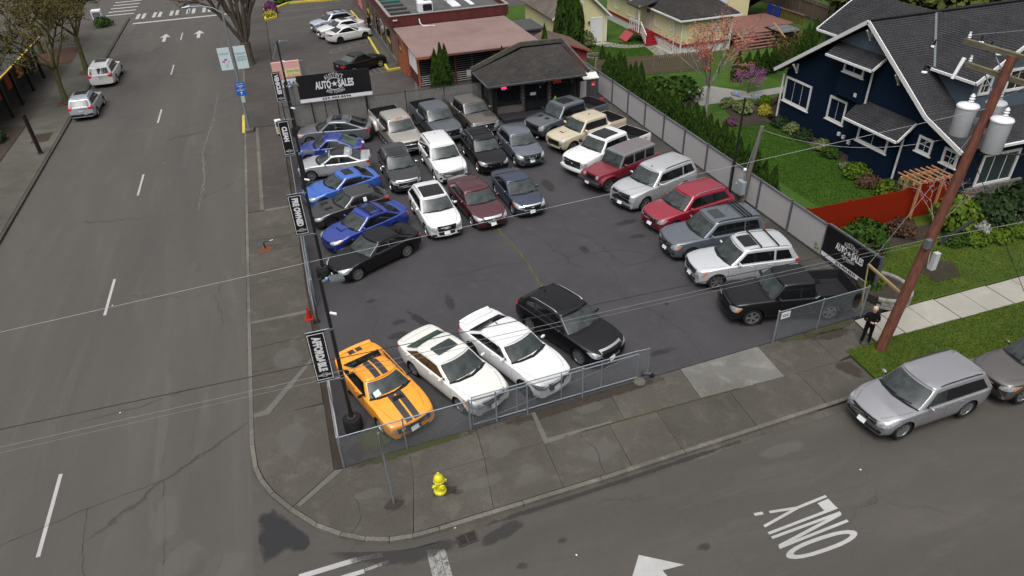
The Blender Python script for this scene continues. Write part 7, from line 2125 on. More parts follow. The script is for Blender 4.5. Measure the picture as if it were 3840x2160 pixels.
board_fence('wooden_fence', 'weathered brown picket fence behind the pink budding tree', (24.2, 33.9), (33.6, 32.4), 1.55, WOOD, .16, gap=.012, pmat_=CEDAR)
board_fence('wooden_fence', 'rust red board fence running from the grey fence to the blue house', (23.1, 6.75), (31.9, 6.6), lambda s: 1.75 + (.38 * max(0, 1 - ((s - 6.6) / 1.1) ** 2)), WOODR, .148)
board_fence('wooden_fence', 'tall weathered grey fence at the far end of the neighbours garden', (50.6, 37), (52.5, 58), 1.9, WOOD, .22)
board_fence('wooden_fence', 'short red stained fence panel beside the garage cypress', (22.9, 40.9), (24.2, 46.0), 1.5, WOODR, .2)
# yellow garage and house
YS = pmat('yellow_siding', (.58, .535, .31), rough=.6, var=.05, scale=.7); YJ = pmat('yellow_wall', (.52, .475, .27), rough=.7); GR = shingle_mat('garage_shingle', (.14, .12, .105), (.11, .095, .085), (.06, .05, .045), .16, .3); REDB = pmat('red_band', (.24, .014, .022), rough=.5); WBASE = pmat('white_base', (.50, .50, .48), rough=.7, var=.08)
t = empty('yellow_garage'); tag(t, 'pale yellow gabled garage with white door and small upper window', 'garage')
GP2 = [(24.7, 0), (29.75, 0), (29.75, 2.6), (27.15, 5.0), (24.7, 2.85)]
gable_solid(t, 'wall', YJ, GP2, 'y', 44.0, 52.4); siding(t, (24.7, 44.0), (29.75, 44.0), [(x - 24.7, z) for x, z in GP2], YS); siding(t, (24.7, 52.4), (24.7, 44.0), [(0, 0), (8.4, 0), (8.4, 2.8), (0, 2.8)], YS)
roof_plane([(24.3, 52.8, 2.55), (24.3, 43.7, 2.55), (27.15, 43.7, 5.08), (27.15, 52.8, 5.08)], GR, t, courses=.16); roof_plane([(30.1, 43.7, 2.33), (30.1, 52.8, 2.33), (27.15, 52.8, 5.08), (27.15, 43.7, 5.08)], GR, t)
for a, b in (((24.28, 43.66, 2.5), (27.15, 43.66, 5.03)), ((30.12, 43.66, 2.28), (27.15, 43.66, 5.03))): bar(t, 'barge_board', WTRIM, a, b, .05, .16)
window(t, (27.0, 43.99, 3.28), (1, 0, 0), .84, 1.02, WTRIM, WGLASS, .13, (('h', 0),), .02, proud=.04); window(t, (24.69, 47.2, 1.7), (0, -1, 0), .8, 1.0, WTRIM, WGLASS, .12, (), .02, proud=.04)
d_ = bx(t, 'door', WTRIM, (28.3, 43.93, .08), (29.2, 43.975, 2.1)); bx(d_, 'handle', GALV_D, (28.38, 43.90, 1.0), (28.44, 43.929, 1.08))
for lo, hi in (((28.16, 43.92, 0), (28.29, 43.98, 2.25)), ((29.21, 43.92, 0), (29.34, 43.98, 2.25)), ((28.16, 43.915, 2.12), (29.34, 43.979, 2.26))): bx(d_, 'door_frame', WTRIM, lo, hi)
bx(t, 'corner_board', WTRIM, (29.70, 43.95, 0), (29.80, 44.05, 2.6)); bx(t, 'wall_lamp', BLKM, (27.9, 43.85, 1.75), (28.02, 43.98, 1.98))
t = empty('yellow_house'); tag(t, 'pale yellow house with red base band, white trim and red porch steps', 'house')
bx(t, 'foundation', WBASE, (33.55, 36.85, 0), (38.35, 52, .74)); bx(t, 'red_band', REDB, (33.47, 36.77, .742), (38.42, 52, .93)); bx(t, 'wall', YJ, (33.55, 36.85, .93), (38.35, 52, 3.12)); bx(t, 'rear_wing', YJ, (38.36, 43.4, .02), (44.6, 54, 5.4))
siding(t, (33.55, 36.85), (38.35, 36.85), [(0, .94), (4.8, .94), (4.8, 3.1), (0, 3.1)], YS); siding(t, (33.55, 52), (33.55, 36.85), [(0, .94), (15.15, .94), (15.15, 3.1), (0, 3.1)], YS); siding(t, (38.36, 43.4), (44.6, 43.4), [(0, .1), (6.24, .1), (6.24, 5.3), (0, 5.3)], YS)
roof_plane([(33.1, 36.45, 3.08), (38.9, 36.45, 3.08), (36.0, 39.2, 5.0)], SHD, t, courses=.14); roof_plane([(33.1, 52, 3.08), (33.1, 36.45, 3.08), (36.0, 39.2, 5.0), (36.0, 52, 5.0)], SHD, t, courses=.14); roof_plane([(38.9, 36.45, 3.08), (38.9, 52, 3.08), (36.0, 52, 5.0), (36.0, 39.2, 5.0)], SHD, t)
for a, b in (((33.06, 36.4, 3.0), (38.94, 36.4, 3.0)), ((33.06, 36.4, 3.0), (33.06, 52, 3.0))): bar(t, 'gutter', WTRIM, a, b, .1, .12)
for x, y in ((33.5, 36.8), (33.5, 38.05), (38.36, 36.8)): bar(t, 'downpipe', WTRIM, (x - .04, y - .05, 0.05), (x - .04, y - .05, 2.95), .08)
for y, w, h, z in ((41.3, .95, 1.25, 2.1), (38.6, .75, .95, 2.2), (46.3, 1.9, 1.5, 2.05), (49.6, 1.2, 1.4, 2.1)): window(t, (33.54, y, z), (0, -1, 0), w, h, WTRIM, WGLASS, .11, (('h', 0),) if w < 1.5 else (('v', 0),), .02, proud=.05)
window(t, (36.65, 36.84, 2.3), (1, 0, 0), .95, .70, WTRIM, pmat('reddish_pane', (.12, .035, .03), rough=.1), .10, (('v', 0),), .02, proud=.05)
d_ = bx(t, 'door', WTRIM, (33.48, 42.5, .95), (33.54, 43.5, 2.98)); bx(d_, 'door_window', WGLASS, (33.465, 42.7, 2.4), (33.479, 43.3, 2.8))
d2 = bx(t, 'door', pmat('door_blue_white', (.55, .60, .64), rough=.4), (41.2, 43.3, 1.05), (42.1, 43.38, 3.1)); window(t, (40.0, 43.38, 2.2), (1, 0, 0), .9, 1.2, WTRIM, WGLASS, .1, (), .02, proud=.05)
porch = bx(t, 'porch_floor', REDB, (32.0, 41.9, .84), (33.47, 43.9, .96))
for k in range(5): bx(porch, 'step', REDB, (32.3, 40.75 + .22 * k, .04 + .16 * k), (33.45, 41.02 + .22 * k, .20 + .16 * k))
for sx in (32.25,):
    for k in range(6): bx(porch, 'baluster', WTRIM, (32.02, 42.0 + .35 * k, .97), (32.07, 42.05 + .35 * k, 1.85))
    for k in range(5): bar(porch, 'baluster', WTRIM, (sx, 40.9 + .24 * k, .2 + .17 * k), (sx, 40.9 + .24 * k, 1.05 + .17 * k), .05)
    bar(porch, 'handrail', WTRIM, (sx, 40.75, 1.0), (sx, 42.0, 1.9), .07); bar(porch, 'handrail', WTRIM, (32.05, 42.0, 1.9), (32.05, 43.9, 1.9), .07); bar(porch, 'porch_post', WTRIM, (32.05, 42.0, .96), (32.05, 42.0, 3.3), .1)
roof_plane([(31.8, 44.2, 3.2), (31.8, 41.6, 3.2), (33.6, 41.6, 3.7), (33.6, 44.2, 3.7)], SHD, porch, name='porch_roof'); bar(porch, 'cellar_hatch', RSH, (31.2, 43.4, .1), (31.9, 43.4, .75), 1.6, .06)
DK = pmat('deck_board', (.17, .085, .07), rough=.6, var=.1, scale=2); DKD = pmat('deck_dark', (.10, .035, .022), rough=.7)
dk = empty('timber_deck'); tag(dk, 'brown timber deck with wide front steps beside the yellow house', 'deck')
for k in range(34):
    y = 37.35 + .17 * k; x1 = 43.0 if y < 38.7 else 46.5; q = MB(); q.b2((38.95, y, .93), (x1, y + .155, 1.0)); q.obj('board', DK, dk)
for k in range(5):
    q = MB(); q.b2((38.9, 36.98 - .32 * k, .80 - .18 * k), (42.9, 37.28 - .32 * k, .86 - .18 * k)); q.obj('step', DK, dk); q = MB(); q.b2((38.9, 37.2 - .32 * k, .62 - .18 * k), (42.9, 37.24 - .32 * k, .79 - .18 * k)); q.obj('riser', DKD, dk)
for k in range(28): bx(dk, 'baluster', DKD, (46.45, 37.6 + .2 * k, 1.0), (46.5, 37.65 + .2 * k, 1.85))
bar(dk, 'handrail', DK, (46.47, 37.5, 1.9), (46.47, 43.2, 1.9), .12, .06); bar(dk, 'handrail', CEDAR, (43.0, 37.2, 1.7), (43.1, 35.4, .8), .12, .1); bar(dk, 'handrail', CEDAR, (38.9, 37.0, 1.5), (39.1, 35.4, .8), .1, .1)
t = empty('hot_tub'); tag(t, 'dark hot tub with grey padded cover at the corner of the deck', 'hot tub'); bx(t, 'tub', TRIMD, (43.4, 36.3, 0), (45.3, 38.2, .95), .05); bx(t, 'cover', pmat('tub_cover', (.11, .115, .12), rough=.5, var=.3, scale=2), (43.3, 36.2, .96), (45.4, 38.3, 1.08), .04)
for i, y in enumerate((41.0, 42.1)): tag(bx(None, 'towel', pmat('towel_blue', (.012, .03, .20), rough=.9), (46.40, y, 1.05), (46.55, y + .75, 1.96), .03), ('nearer', 'farther')[i] + ' dark blue towel hung over the deck railing', 'towel', 'towels on the deck railing')
sheet('patio', [(32.2, 40.8), (31.6, 36.9), (33.5, 36.6), (33.5, 40.8)], .03, WALK_L); sheet('garden_path', [(28.2, 43.9), (29.4, 43.9), (31.0, 41.8), (32.4, 41.5), (32.3, 40.6), (30.4, 40.9), (28.6, 42.6)], .028, WALK_L)
sheet('garden_path', [(28.6, 25.2), (31.9, 25.2), (36.6, 25.2), (36.6, 26.4), (33.5, 26.3), (31.4, 28.9), (29.0, 28.2)], .03, ground_mat('path_concrete', (.22, .21, .19), (.17, .16, .15), (.26, .25, .23), grain=.1))
t = empty('fire_pit', (26.6, 39.4, 0)); tag(t, 'round stone fire pit ring on the lawn', 'fire pit')
for k in range(14): q = MB(); q.box((.75 * cos(2*pi*k/14), .75 * sin(2*pi*k/14), .12), (.26, .28, .24), rz=2*pi*k/14); q.obj('stone', BRICKG, t)
# blue house ---------------------------------------------------------------
BL = pmat('navy_siding', (.0036, .0108, .0265), rough=.65, spec=.12, var=.08, scale=.8); BLJ = pmat('navy_wall', (.003, .009, .022), rough=.7); BG = pmat('bluegrey_siding', (.075, .10, .13), rough=.6, var=.08)
RF = shingle_mat('slate_shingle', (.042, .041, .045), (.032, .031, .034), (.015, .015, .017), .14, .28)
t = empty('blue_house'); tag(t, 'large navy blue house with white trim and dark cross gabled shingle roof', 'house')
GW = [(21.0, 0), (7.15, 0), (7.15, 3.2), (9.3, 3.95), (14.6, 7.5), (21.0, 3.35)]
gable_solid(t, 'wall', BLJ, GW, 'x', 32.1, 47); siding(t, (32.1, 21.0), (32.1, 7.15), [(21.0 - y, z) for y, z in GW if True], BL, .17)
q = MB()
for k in range(11):
    y = 16.3 - .31 * k; zt_ = 7.42 - abs(14.6 - y) * .66
    if zt_ > 6.2: q.b2((32.055, y - .02, 6.2), (32.078, y + .02, zt_))
q.obj('batten', BG, t)
q = MB(); q.add([(32.07, 16.9, 6.15), (32.07, 12.35, 6.15), (32.07, 14.6, 7.5)], [(0, 1, 2)]); q.obj('gable_panel', BG, t)
roof_plane([(47.5, 21.6, 3.36), (31.6, 21.6, 3.36), (31.6, 14.6, 7.85), (47.5, 14.6, 7.85)], RF, t, courses=.15)
roof_plane([(31.6, 9.25, 4.25), (47.5, 9.25, 4.25), (47.5, 14.6, 7.85), (31.6, 14.6, 7.85)], RF, t, courses=.15); roof_plane([(31.6, 6.65, 3.3), (47.5, 6.65, 3.3), (47.5, 9.249, 4.248), (31.6, 9.249, 4.248)], RF, t, courses=.15)
for a, b in (((31.57, 21.65, 3.24), (31.57, 14.6, 7.76)), ((31.57, 14.6, 7.76), (31.57, 9.25, 4.15)), ((31.57, 9.25, 4.15), (31.57, 6.6, 3.2))): bar(t, 'barge_board', WTRIM, a, b, .06, .22)
bar(t, 'ridge_cap', RF, (31.6, 14.6, 7.87), (47, 14.6, 7.87), .3, .05); bar(t, 'gutter', WTRIM, (33.2, 6.6, 3.2), (44, 6.6, 3.2), .12, .13)
# cross gable
gable_solid(t, 'dormer_wall', BG, [(33.75, 4.0), (38.7, 4.0), (38.7, 6.1), (36.2, 7.6), (33.75, 6.1)], 'y', 8.9, 20.0)
roof_plane([(33.35, 20.4, 5.95), (33.35, 8.5, 5.95), (36.2, 8.5, 7.85), (36.2, 20.4, 7.85)], RF, t, courses=.15); roof_plane([(39.05, 8.5, 5.95), (39.05, 20.4, 5.95), (36.2, 20.4, 7.85), (36.2, 8.5, 7.85)], RF, t)
bar(t, 'gutter', WTRIM, (33.3, 11.3, 5.88), (33.3, 8.5, 5.88), .1, .12); bar(t, 'gutter', WTRIM, (33.3, 20.4, 5.88), (33.3, 18.0, 5.88), .1, .12); bar(t, 'barge_board', WTRIM, (33.3, 8.46, 5.87), (36.2, 8.46, 7.77), .06, .2); bar(t, 'barge_board', WTRIM, (33.3, 20.44, 5.87), (36.2, 20.44, 7.77), .06, .2); bar(t, 'valley', GALV_D, (36.1, 14.5, 7.82), (33.4, 11.2, 6.0), .12, .03)
window(t, (34.5, 8.88, 5.55), (1, 0, 0), .75, 1.0, WTRIM, WGLASS, .13, (('v', 0), ('h', 0)), .02, proud=.05); window(t, (36.6, 8.88, 5.6), (1, 0, 0), 1.5, 1.2, WTRIM, WGLASS, .13, (('v', 0),), .02, proud=.05)
YW = (0, -1, 0)
def bwin(y0, y1, z0, z1, x=32.09, bars=(), mat=WGLASS): return window(t, (x, (y0 + y1) / 2, (z0 + z1) / 2), YW, abs(y1 - y0), z1 - z0, WTRIM, mat, .13, bars, .02, sill=WTRIM, proud=.05)
CURT = pmat('curtained_pane', (.10, .115, .11), rough=.08, col2=(.015, .018, .018), scale=1.2)
bwin(20.9, 18.35, 1.35, 2.98, bars=(('v', .4), ('v', -.4)), mat=CURT); bwin(16.65, 15.15, 1.55, 2.99, bars=(('v', 0),)); bwin(9.68, 8.72, 2.12, 3.0, bars=(('v', 0), ('h', 0))); bwin(8.0, 7.1, 2.12, 2.98, bars=(('v', 0), ('h', 0)))
# bays with their little roofs
def bay(y0, y1, z0, z1, dx, wz0, wz1, rz0, rz1, ry0, ry1):
    bx(t, 'bay_wall', BLJ, (32.1 - dx, y1, z0), (32.06, y0, z1)); siding(t, (32.1 - dx, y0), (32.1 - dx, y1), [(0, z0), (y0 - y1, z0), (y0 - y1, z1), (0, z1)], BL, .17); siding(t, (32.1 - dx, y1), (32.06, y1), [(0, z0), (dx - .04, z0), (dx - .04, z1), (0, z1)], BL, .17)
    bwin(y0 - .25, y1 + .25, wz0, wz1, 32.1 - dx - .01, (('v', 0),), CURT); roof_plane([(32.1 - dx - .45, ry0, rz0), (32.1 - dx - .45, ry1, rz0), (32.06, ry1, rz1), (32.06, ry0, rz1)], RF, t, name='bay_roof', courses=.15)
    bar(t, 'gutter', WTRIM, (32.1 - dx - .5, ry0, rz0 - .08), (32.1 - dx - .5, ry1, rz0 - .08), .1, .12); bar(t, 'barge_board', WTRIM, (32.1 - dx - .45, ry1 - .03, rz0 - .06), (32.06, ry1 - .03, rz1 - .06), .05, .14)
bay(16.0, 13.9, 3.35, 5.6, .35, 4.75, 5.5, 5.55, 6.1, 16.9, 13.2); bay(13.55, 10.75, 0, 2.6, .55, 1.45, 2.5, 2.62, 3.5, 14.2, 10.1)
for y, z0, z1 in ((21.05, .1, 3.1), (13.75, 3.4, 5.4), (13.85, .1, 2.5), (10.5, .1, 2.5)): bar(t, 'downpipe', WTRIM, (31.95, y, z0), (31.95, y, z1), .08)
for y, z in ((20.0, 4.0), (11.9, 5.6), (14.6, 7.3)): bar(t, 'bracket', WTRIM, (32.02, y, z - .5), (31.65, y, z), .1); bar(t, 'bracket', WTRIM, (32.02, y, z - .6), (32.02, y, z), .1)
for y, z in ((14.3, 3.6), (15.1, .9), (14.7, .85), (14.2, .7)): bx(t, 'vent_box', WTRIM, (31.98 if z < 1 else 31.72, y, z), (32.07 if z < 1 else 31.74, y + .22, z + .22))
window(t, (35.1, 7.13, 1.65), (1, 0, 0), 2.5, 1.8, WTRIM, pmat('patio_glass', (.035, .05, .05), rough=.05, spec=.8), .13, (('v', -.42), ('v', .42)), .02, proud=.05)
for r_ in range(6):
    for k in range(9): bx(t, 'stone', pmat('ledge_stone', (.15, .14, .125), var=.35, scale=4), (33.2 + .42 * k + (.2 if r_ % 2 else 0), 7.0 + rng.uniform(-.03, .02), .02 + .12 * r_), (33.6 + .42 * k + (.2 if r_ % 2 else 0), 7.14, .13 + .12 * r_))
for x, y, z in ((34.4, 12.5, 6.6), (35.2, 10.5, 7.2), (35.0, 9.7, 7.1), (34.9, 9.1, 7.0), (33.0, 11.4, 5.7)):
    m = MB(); m.lathe([(.17, 0), (.15, .05), (.06, .08)], 10, (x, y, z)); m.obj('vent_flashing', SIGNW, t); m = MB(); m.lathe([(.045, .05), (.045, .38)], 8, (x, y, z)); m.obj('vent_pipe', BLKM, t)
t = empty('garden_arbor'); tag(t, 'orange cedar pergola slats over the gate in the rust red fence', 'pergola')
for y in (6.35, 7.15):
    for x in (29.2, 30.6): bar(t, 'post', CEDAR, (x, y, 0), (x, y, 2.15), .10)
    bar(t, 'beam', CEDAR, (28.7, y, 2.2), (31.1, y, 2.2), .05, .14)
for k in range(7): bar(t, 'slat', CEDAR, (28.85 + .35 * k, 6.0, 2.32), (28.85 + .35 * k, 7.5, 2.32), .045, .06)
for p in ([(23.2, 5.9), (33.2, 5.7), (44, 5.9), (44, 3.5), (33.5, 3.6), (31.0, 4.9), (27.2, 4.6), (24.2, 5.0)], [(31.4, 21.4), (32.1, 21.4), (32.1, 7.3), (30.4, 7.3), (30.6, 10.5), (31.2, 14)], [(29.0, 20.5), (33, 20.5), (37, 24.5), (31.5, 24.8), (29.6, 23.6)], [(24.4, 33.5), (24.4, 21), (26.0, 21), (26.2, 33.2)], [(26.4, 25.2), (28.6, 25.2), (29.0, 31), (26.6, 31)], [(26.2, 1.6), (27.6, 1.6), (28.2, 2.6), (27.2, 3.4), (26.2, 2.6)]): sheet('planting_bed', p, .035, SOIL, .06)
# building on the left edge ------------------------------------------------
t = empty('awning_building'); tag(t, 'low dark building with a lit awning on black posts at the left edge', 'building')
bx(t, 'wall', pmat('dark_wall', (.030, .035, .034), rough=.8), (-30, 38, 0), (-21.2, 58, 3.4)); roof_plane([(-19.8, 57.5, 2.85), (-19.8, 38.5, 2.85), (-23.5, 38.5, 3.9), (-23.5, 57.5, 3.9)], GUT, t)
bar(t, 'fascia', BLKM, (-19.8, 38.5, 2.78), (-19.8, 57.5, 2.78), .08, .2)
for k in range(46): m = MB(); m.box((-19.74, 39 + .40 * k, 2.90), (.09, .16, .06)); m.obj('light', pmat('string_light', (.6, .4, .05), emit=(1, .62, .08), estr=.45), t)
for y in (43.9, 47.0, 50.7, 54.5): bar(t, 'post', BLKM, (-19.9, y, 0), (-19.9, y, 2.75), .22)
for y in (40.5, 45.4, 49.0, 52.4): bx(t, 'orange_panel', pmat('orange_panel', (.36, .085, .030), rough=.6, var=.15), (-21.19, y, .7), (-21.1, y + 2.2, 2.5))
bar(t, 'post', pmat('teal_post', (.02, .09, .09)), (-21.0, 43.0, 0), (-21.0, 43.0, 2.6), .2)
t = empty('dark_post', (-16.16, 34.87, 0)); tag(t, 'thick dark post standing alone on the left pavement', 'post'); m = MB(); m.tube([(0, 0, 0), (-.05, .1, 2.7)], .13, 12); m.obj('shaft', pmat('post_dark_red', (.018, .010, .010), rough=.5), t, 60); m = MB(); m.lathe([(.2, 0), (.2, .05), (.14, .07)], 12); m.obj('base', BLKM, t)
t = empty('cabinet', (-18.4, 75.5, 0)); tag(t, 'white utility cabinet on the far left corner pavement', 'cabinet'); bx(t, 'body', SIGNW, (-.5, -.4, 0), (.5, .4, 1.5), .04); bx(t, 'door', GALV_D, (-.4, -.42, .2), (.4, -.402, 1.3))
# ------------------------------------------------------------------ trees and plants
BARKM = pmat('tree_bark', (.085, .070, .055), rough=.95, var=.35, scale=5, bump=.4); BARKG = pmat('mossy_bark', (.075, .068, .028), rough=.95, var=.4, scale=3, bump=.4); BARKP = pmat('pale_bark', (.22, .195, .175), rough=.9, var=.25, scale=6)
def leaf_mesh(n, fn, size, seed, name='foliage', tall=1.0, up=.5):
    r = random.Random(seed); vs, fs = [], []
    for i in range(n):
        p, out = fn(r); s = size * r.uniform(.6, 1.4)
        d = Vector((r.gauss(0, 1), r.gauss(0, 1), r.gauss(0, 1))) * .7 + Vector(out) + Vector((0, 0, up)); d.normalize()
        a = d.cross(Vector((r.gauss(0, 1), r.gauss(0, 1), r.gauss(0, 1)))); a = a.normalized() if a.length > 1e-4 else Vector((1, 0, 0))
        b = d.cross(a) * tall; k = len(vs)
        if tall > 1: a, b = Vector((a.x, a.y, a.z * .2)), Vector((b.x * .3, b.y * .3, abs(b.z) + .6 * tall)); 
        p = Vector(p); vs += [p - a * s * .5, p + a * s * .5, p + b * s * .6]; fs.append((k, k + 1, k + 2))
        if tall <= 1: vs.append(p - b * s * .6); fs.append((k + 1, k, k + 3))
    m = MB(); m.add(vs, fs); return m.mesh(name)
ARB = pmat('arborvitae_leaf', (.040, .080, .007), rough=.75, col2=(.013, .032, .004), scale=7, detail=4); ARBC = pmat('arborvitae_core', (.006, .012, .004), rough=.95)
ARBV = []
for s in range(4):
    def prof(h): return (.30 * (1 - max(0, h - .25) / .75) ** .75 if h > .25 else .22 + .32 * h) + .0
    def fn(r):
        h = r.random() ** .85; a = r.uniform(0, 2 * pi); q = prof(h) * (1 + .18 * sin(3 * a + 7 * h + s) + .12 * sin(11 * h + 2 * a)) * r.uniform(.75, 1.05)
        return (q * cos(a), q * sin(a), h), (cos(a), sin(a), .9)
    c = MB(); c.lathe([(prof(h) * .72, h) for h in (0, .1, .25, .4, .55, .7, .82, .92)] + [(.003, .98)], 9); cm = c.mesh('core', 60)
    ARBV.append((leaf_mesh(1500, fn, .075, 100 + s, tall=1.5), cm))
def arb(x, y, h, w, label, group, k):
    t = empty('arborvitae', (x, y, .0), rng.uniform(0, 6)); tag(t, label, 'conifer', group)
    f, c = ARBV[k % 4]
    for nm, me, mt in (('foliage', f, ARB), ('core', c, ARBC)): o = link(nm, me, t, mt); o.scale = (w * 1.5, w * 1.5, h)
ORD = 'first second third fourth fifth sixth seventh eighth ninth tenth eleventh twelfth thirteenth fourteenth fifteenth sixteenth seventeenth eighteenth nineteenth twentieth twenty-first twenty-second twenty-third twenty-fourth twenty-fifth twenty-sixth'.split()
row = [(25.46, 34.63), (25.4, 33.3), (25.35, 32.2), (25.42, 31.3), (25.39, 30.5), (25.46, 29.6), (25.46, 28.8), (25.5, 28.0), (25.43, 26.26), (25.58, 24.86), (25.55, 23.95), (25.67, 23.2), (25.56, 22.27), (25.66, 21.5), (25.6, 20.6)] + [(25.55 - .11 * k, 19.6 - .95 * k) for k in range(11)]
for k, (x, y) in enumerate(row): arb(x - (.9 if k > 14 else .4), y, rng.uniform(2.0, 2.7) if k < 8 else rng.uniform(1.7, 2.3) if k < 15 else rng.uniform(2.2, 2.7), rng.uniform(.95, 1.25), ORD[k] + ' arborvitae of the row along the grey fence, counted from the picket fence', 'arborvitae along the grey board fence', k)
for k, (x, y) in enumerate([(34.0, 29.0), (35.1, 29.3), (36.0, 29.5), (36.8, 29.5), (37.7, 29.6), (38.7, 29.9), (39.8, 30.4), (41.0, 31.2), (42.3, 32.2), (43.6, 33.2), (45, 34)]): arb(x, y, rng.uniform(1.9, 2.5), 1.05, ORD[k] + ' dark arborvitae of the hedge before the deck, counted from the pink tree', 'arborvitae before the deck', k)
for k, (x, y, h) in enumerate(((11.85, 37.0, 2.9), (12.3, 36.9, 3.35), (12.7, 37.1, 3.1))): arb(x, y, h, 1.15, ('left', 'middle', 'right')[k] + ' column of the clipped arborvitae trio at the lean-to corner', 'arborvitae trio at the lean-to', k)
for k, (x, y, h) in enumerate(((16.6, 36.6, 2.2), (17.2, 36.5, 2.6), (21.6, 38.6, 3.4))): arb(x, y, h, 1.0, ('small arborvitae peeking left of the office roof', 'pointed arborvitae peeking above the left office roof slope', 'arborvitae top showing above the ridge of the office roof')[k], None, k + 1)
for k, (x, y, h) in enumerate(((24.9, 42.6, 6.0), (25.5, 42.7, 5.6), (26.0, 42.4, 5.0))): arb(x, y, h, 1.9, ('tallest left', 'middle', 'shorter right')[k] + ' dark cypress column in front of the yellow garage', 'cypress columns by the garage', k)

def grow(base, dirs, levels, seed, spread=.55, l0=2.2, r0=.10, shrink=.72, sides=5, droop=0.0, kids=(2, 4)):
    """branches as tubes; returns (MB, tips)"""
    r = random.Random(seed); m = MB(); tips = []
    def br(p, d, l, rad, lev):
        pts = [p]; q = Vector(p); dd = Vector(d)
        n = 4 if lev > 1 else 3
        for i in range(n):
            dd = (dd + Vector((r.gauss(0, .12), r.gauss(0, .12), r.gauss(0, .08) - droop * .1))).normalized(); q = q + dd * l / n; pts.append(Vector(q))
        m.tube(pts, [rad * (1 - .42 * i / n) for i in range(n + 1)], sides if lev > 1 else 3, cap=False)
        if lev <= 1: tips.extend(pts[1:])
        if lev > 0:
            for k in range(r.randint(*kids)):
                i = r.choice(range(max(1, n - 2), n + 1)); e = (dd + Vector((r.gauss(0, spread), r.gauss(0, spread), r.gauss(.05, spread * .6) - droop))).normalized()
                br(pts[i], e, l * shrink * r.uniform(.75, 1.15), rad * .58, lev - 1)
    for d, l, rad in dirs: br(Vector(base), Vector(d).normalized(), l, rad, levels)
    return m, tips
def tree(name, label, cat, base, trunk, fork, dirs, levels, seed, bark, leaf=None, nl=0, ls=.12, group=None, **k):
    t = empty(name, base); tag(t, label, cat, group)
    m = MB(); m.tube(*trunk, 10); m.obj('trunk', bark, t, 60)
    m, tips = grow(fork, dirs, levels, seed, **k); m.obj('crown', bark, t, 60)
    if leaf:
        def fn(r):
            p = r.choice(tips); return (p.x + r.gauss(0, .12), p.y + r.gauss(0, .12), p.z + r.gauss(0, .12)), (0, 0, .3)
        o = link('foliage', leaf_mesh(nl, fn, ls, seed), t, leaf); o['kind'] = 'stuff'
    return t
BUDG = pmat('green_buds', (.085, .080, .016), rough=.8, col2=(.060, .035, .012), scale=1.5); BUDP = pmat('coral_buds', (.36, .11, .075), rough=.8, var=.3, scale=3); BUDR = pmat('red_buds', (.16, .05, .04), rough=.8)
fan = lambda n, tilt, r, l, rad: [((tilt * cos(2*pi*k/n + r), tilt * sin(2*pi*k/n + r), 1), l, rad) for k in range(n)]
tree('street_tree', 'nearer mossy street tree by the silver SUV, budding green', 'tree', (-16.5, 45.7, 0), ([(0, 0, 0), (-.05, .25, 1.3), (0, .5, 2.6)], [.24, .19, .17]), (0, .5, 2.55), fan(5, .85, .4, 2.6, .12), 4, 11, BARKG, BUDG, 7000, .10, 'street trees on the left pavement')
tree('street_tree', 'farther mossy street tree by the white SUV, budding green', 'tree', (-16.4, 54.5, 0), ([(0, 0, 0), (0, .3, 1.6), (.05, .6, 3.1)], [.24, .19, .17]), (.05, .6, 3.05), fan(5, .8, .1, 2.6, .12), 4, 12, BARKG, BUDG, 7000, .10, 'street trees on the left pavement')
tree('street_tree', 'street tree beyond the awning building at the far left', 'tree', (-22, 64, 0), ([(0, 0, 0), (0, 0, 2.6)], [.24, .18]), (0, 0, 2.5), fan(5, .8, .7, 2.8, .13), 4, 15, BARKG, BUDG, 11000, .15, 'street trees on the left pavement')
bt = fan(7, .34, .2, 4.6, .20) + [((.05, .1, 1), 4.8, .22), ((-.75, -.2, 1), 3.6, .12)]
tree('broad_tree', 'big bare multi stemmed street tree beside the lamp with banners', 'tree', (-2.35, 51.0, 0), ([(0, 0, 0), (0, 0, .6), (0, .05, 1.9)], [.50, .42, .46]), (0, .05, 1.7), bt, 4, 21, BARKM, BUDR, 2600, .10, spread=.42, shrink=.66, kids=(2, 3))
tree('budding_tree', 'slender pale tree with coral pink buds behind the arborvitae row', 'tree', (27.6, 22.95, 0), ([(0, 0, 0), (0, .05, 1.2), (.05, .1, 2.2)], [.12, .10, .09]), (.05, .1, 2.1), fan(6, .42, .3, 2.2, .05) + [((0, 0, 1), 2.6, .06)], 4, 31, BARKP, BUDP, 2600, .085, spread=.34, shrink=.68, kids=(2, 4))
tree('weeping_cherry', 'small weeping tree with purple blossom beside the garden path', 'tree', (33.2, 26.2, 0), ([(0, 0, 0), (0, 0, 1.3)], [.06, .05]), (0, 0, 1.25), fan(7, 1.4, .3, .8, .03), 2, 41, BARKM, pmat('purple_blossom', (.24, .06, .20), rough=.8, var=.3), 1500, .055, droop=.5)
tree('sapling', 'thin sapling in a round mulch bed before the hedge row', 'tree', (37.4, 27.6, 0), ([(0, 0, 0), (0, 0, 1.4)], [.04, .03]), (0, 0, 1.3), fan(4, .25, .3, 1.4, .02), 2, 42, BARKM, pmat('brown_buds', (.11, .07, .02)), 900, .09, spread=.3)
tree('sapling', 'leaning young tree with pink buds in the front lawn bed', 'tree', (26.7, 2.6, 0), ([(0, 0, 0), (.4, .6, 1.6)], [.03, .025]), (.4, .6, 1.55), [((.45, .5, 1), 1.6, .02), ((.2, .9, 1), 1.4, .018), ((.7, .1, .8), 1.2, .016)], 3, 43, BARKP, pmat('pink_buds', (.32, .06, .10)), 110, .055, spread=.4)
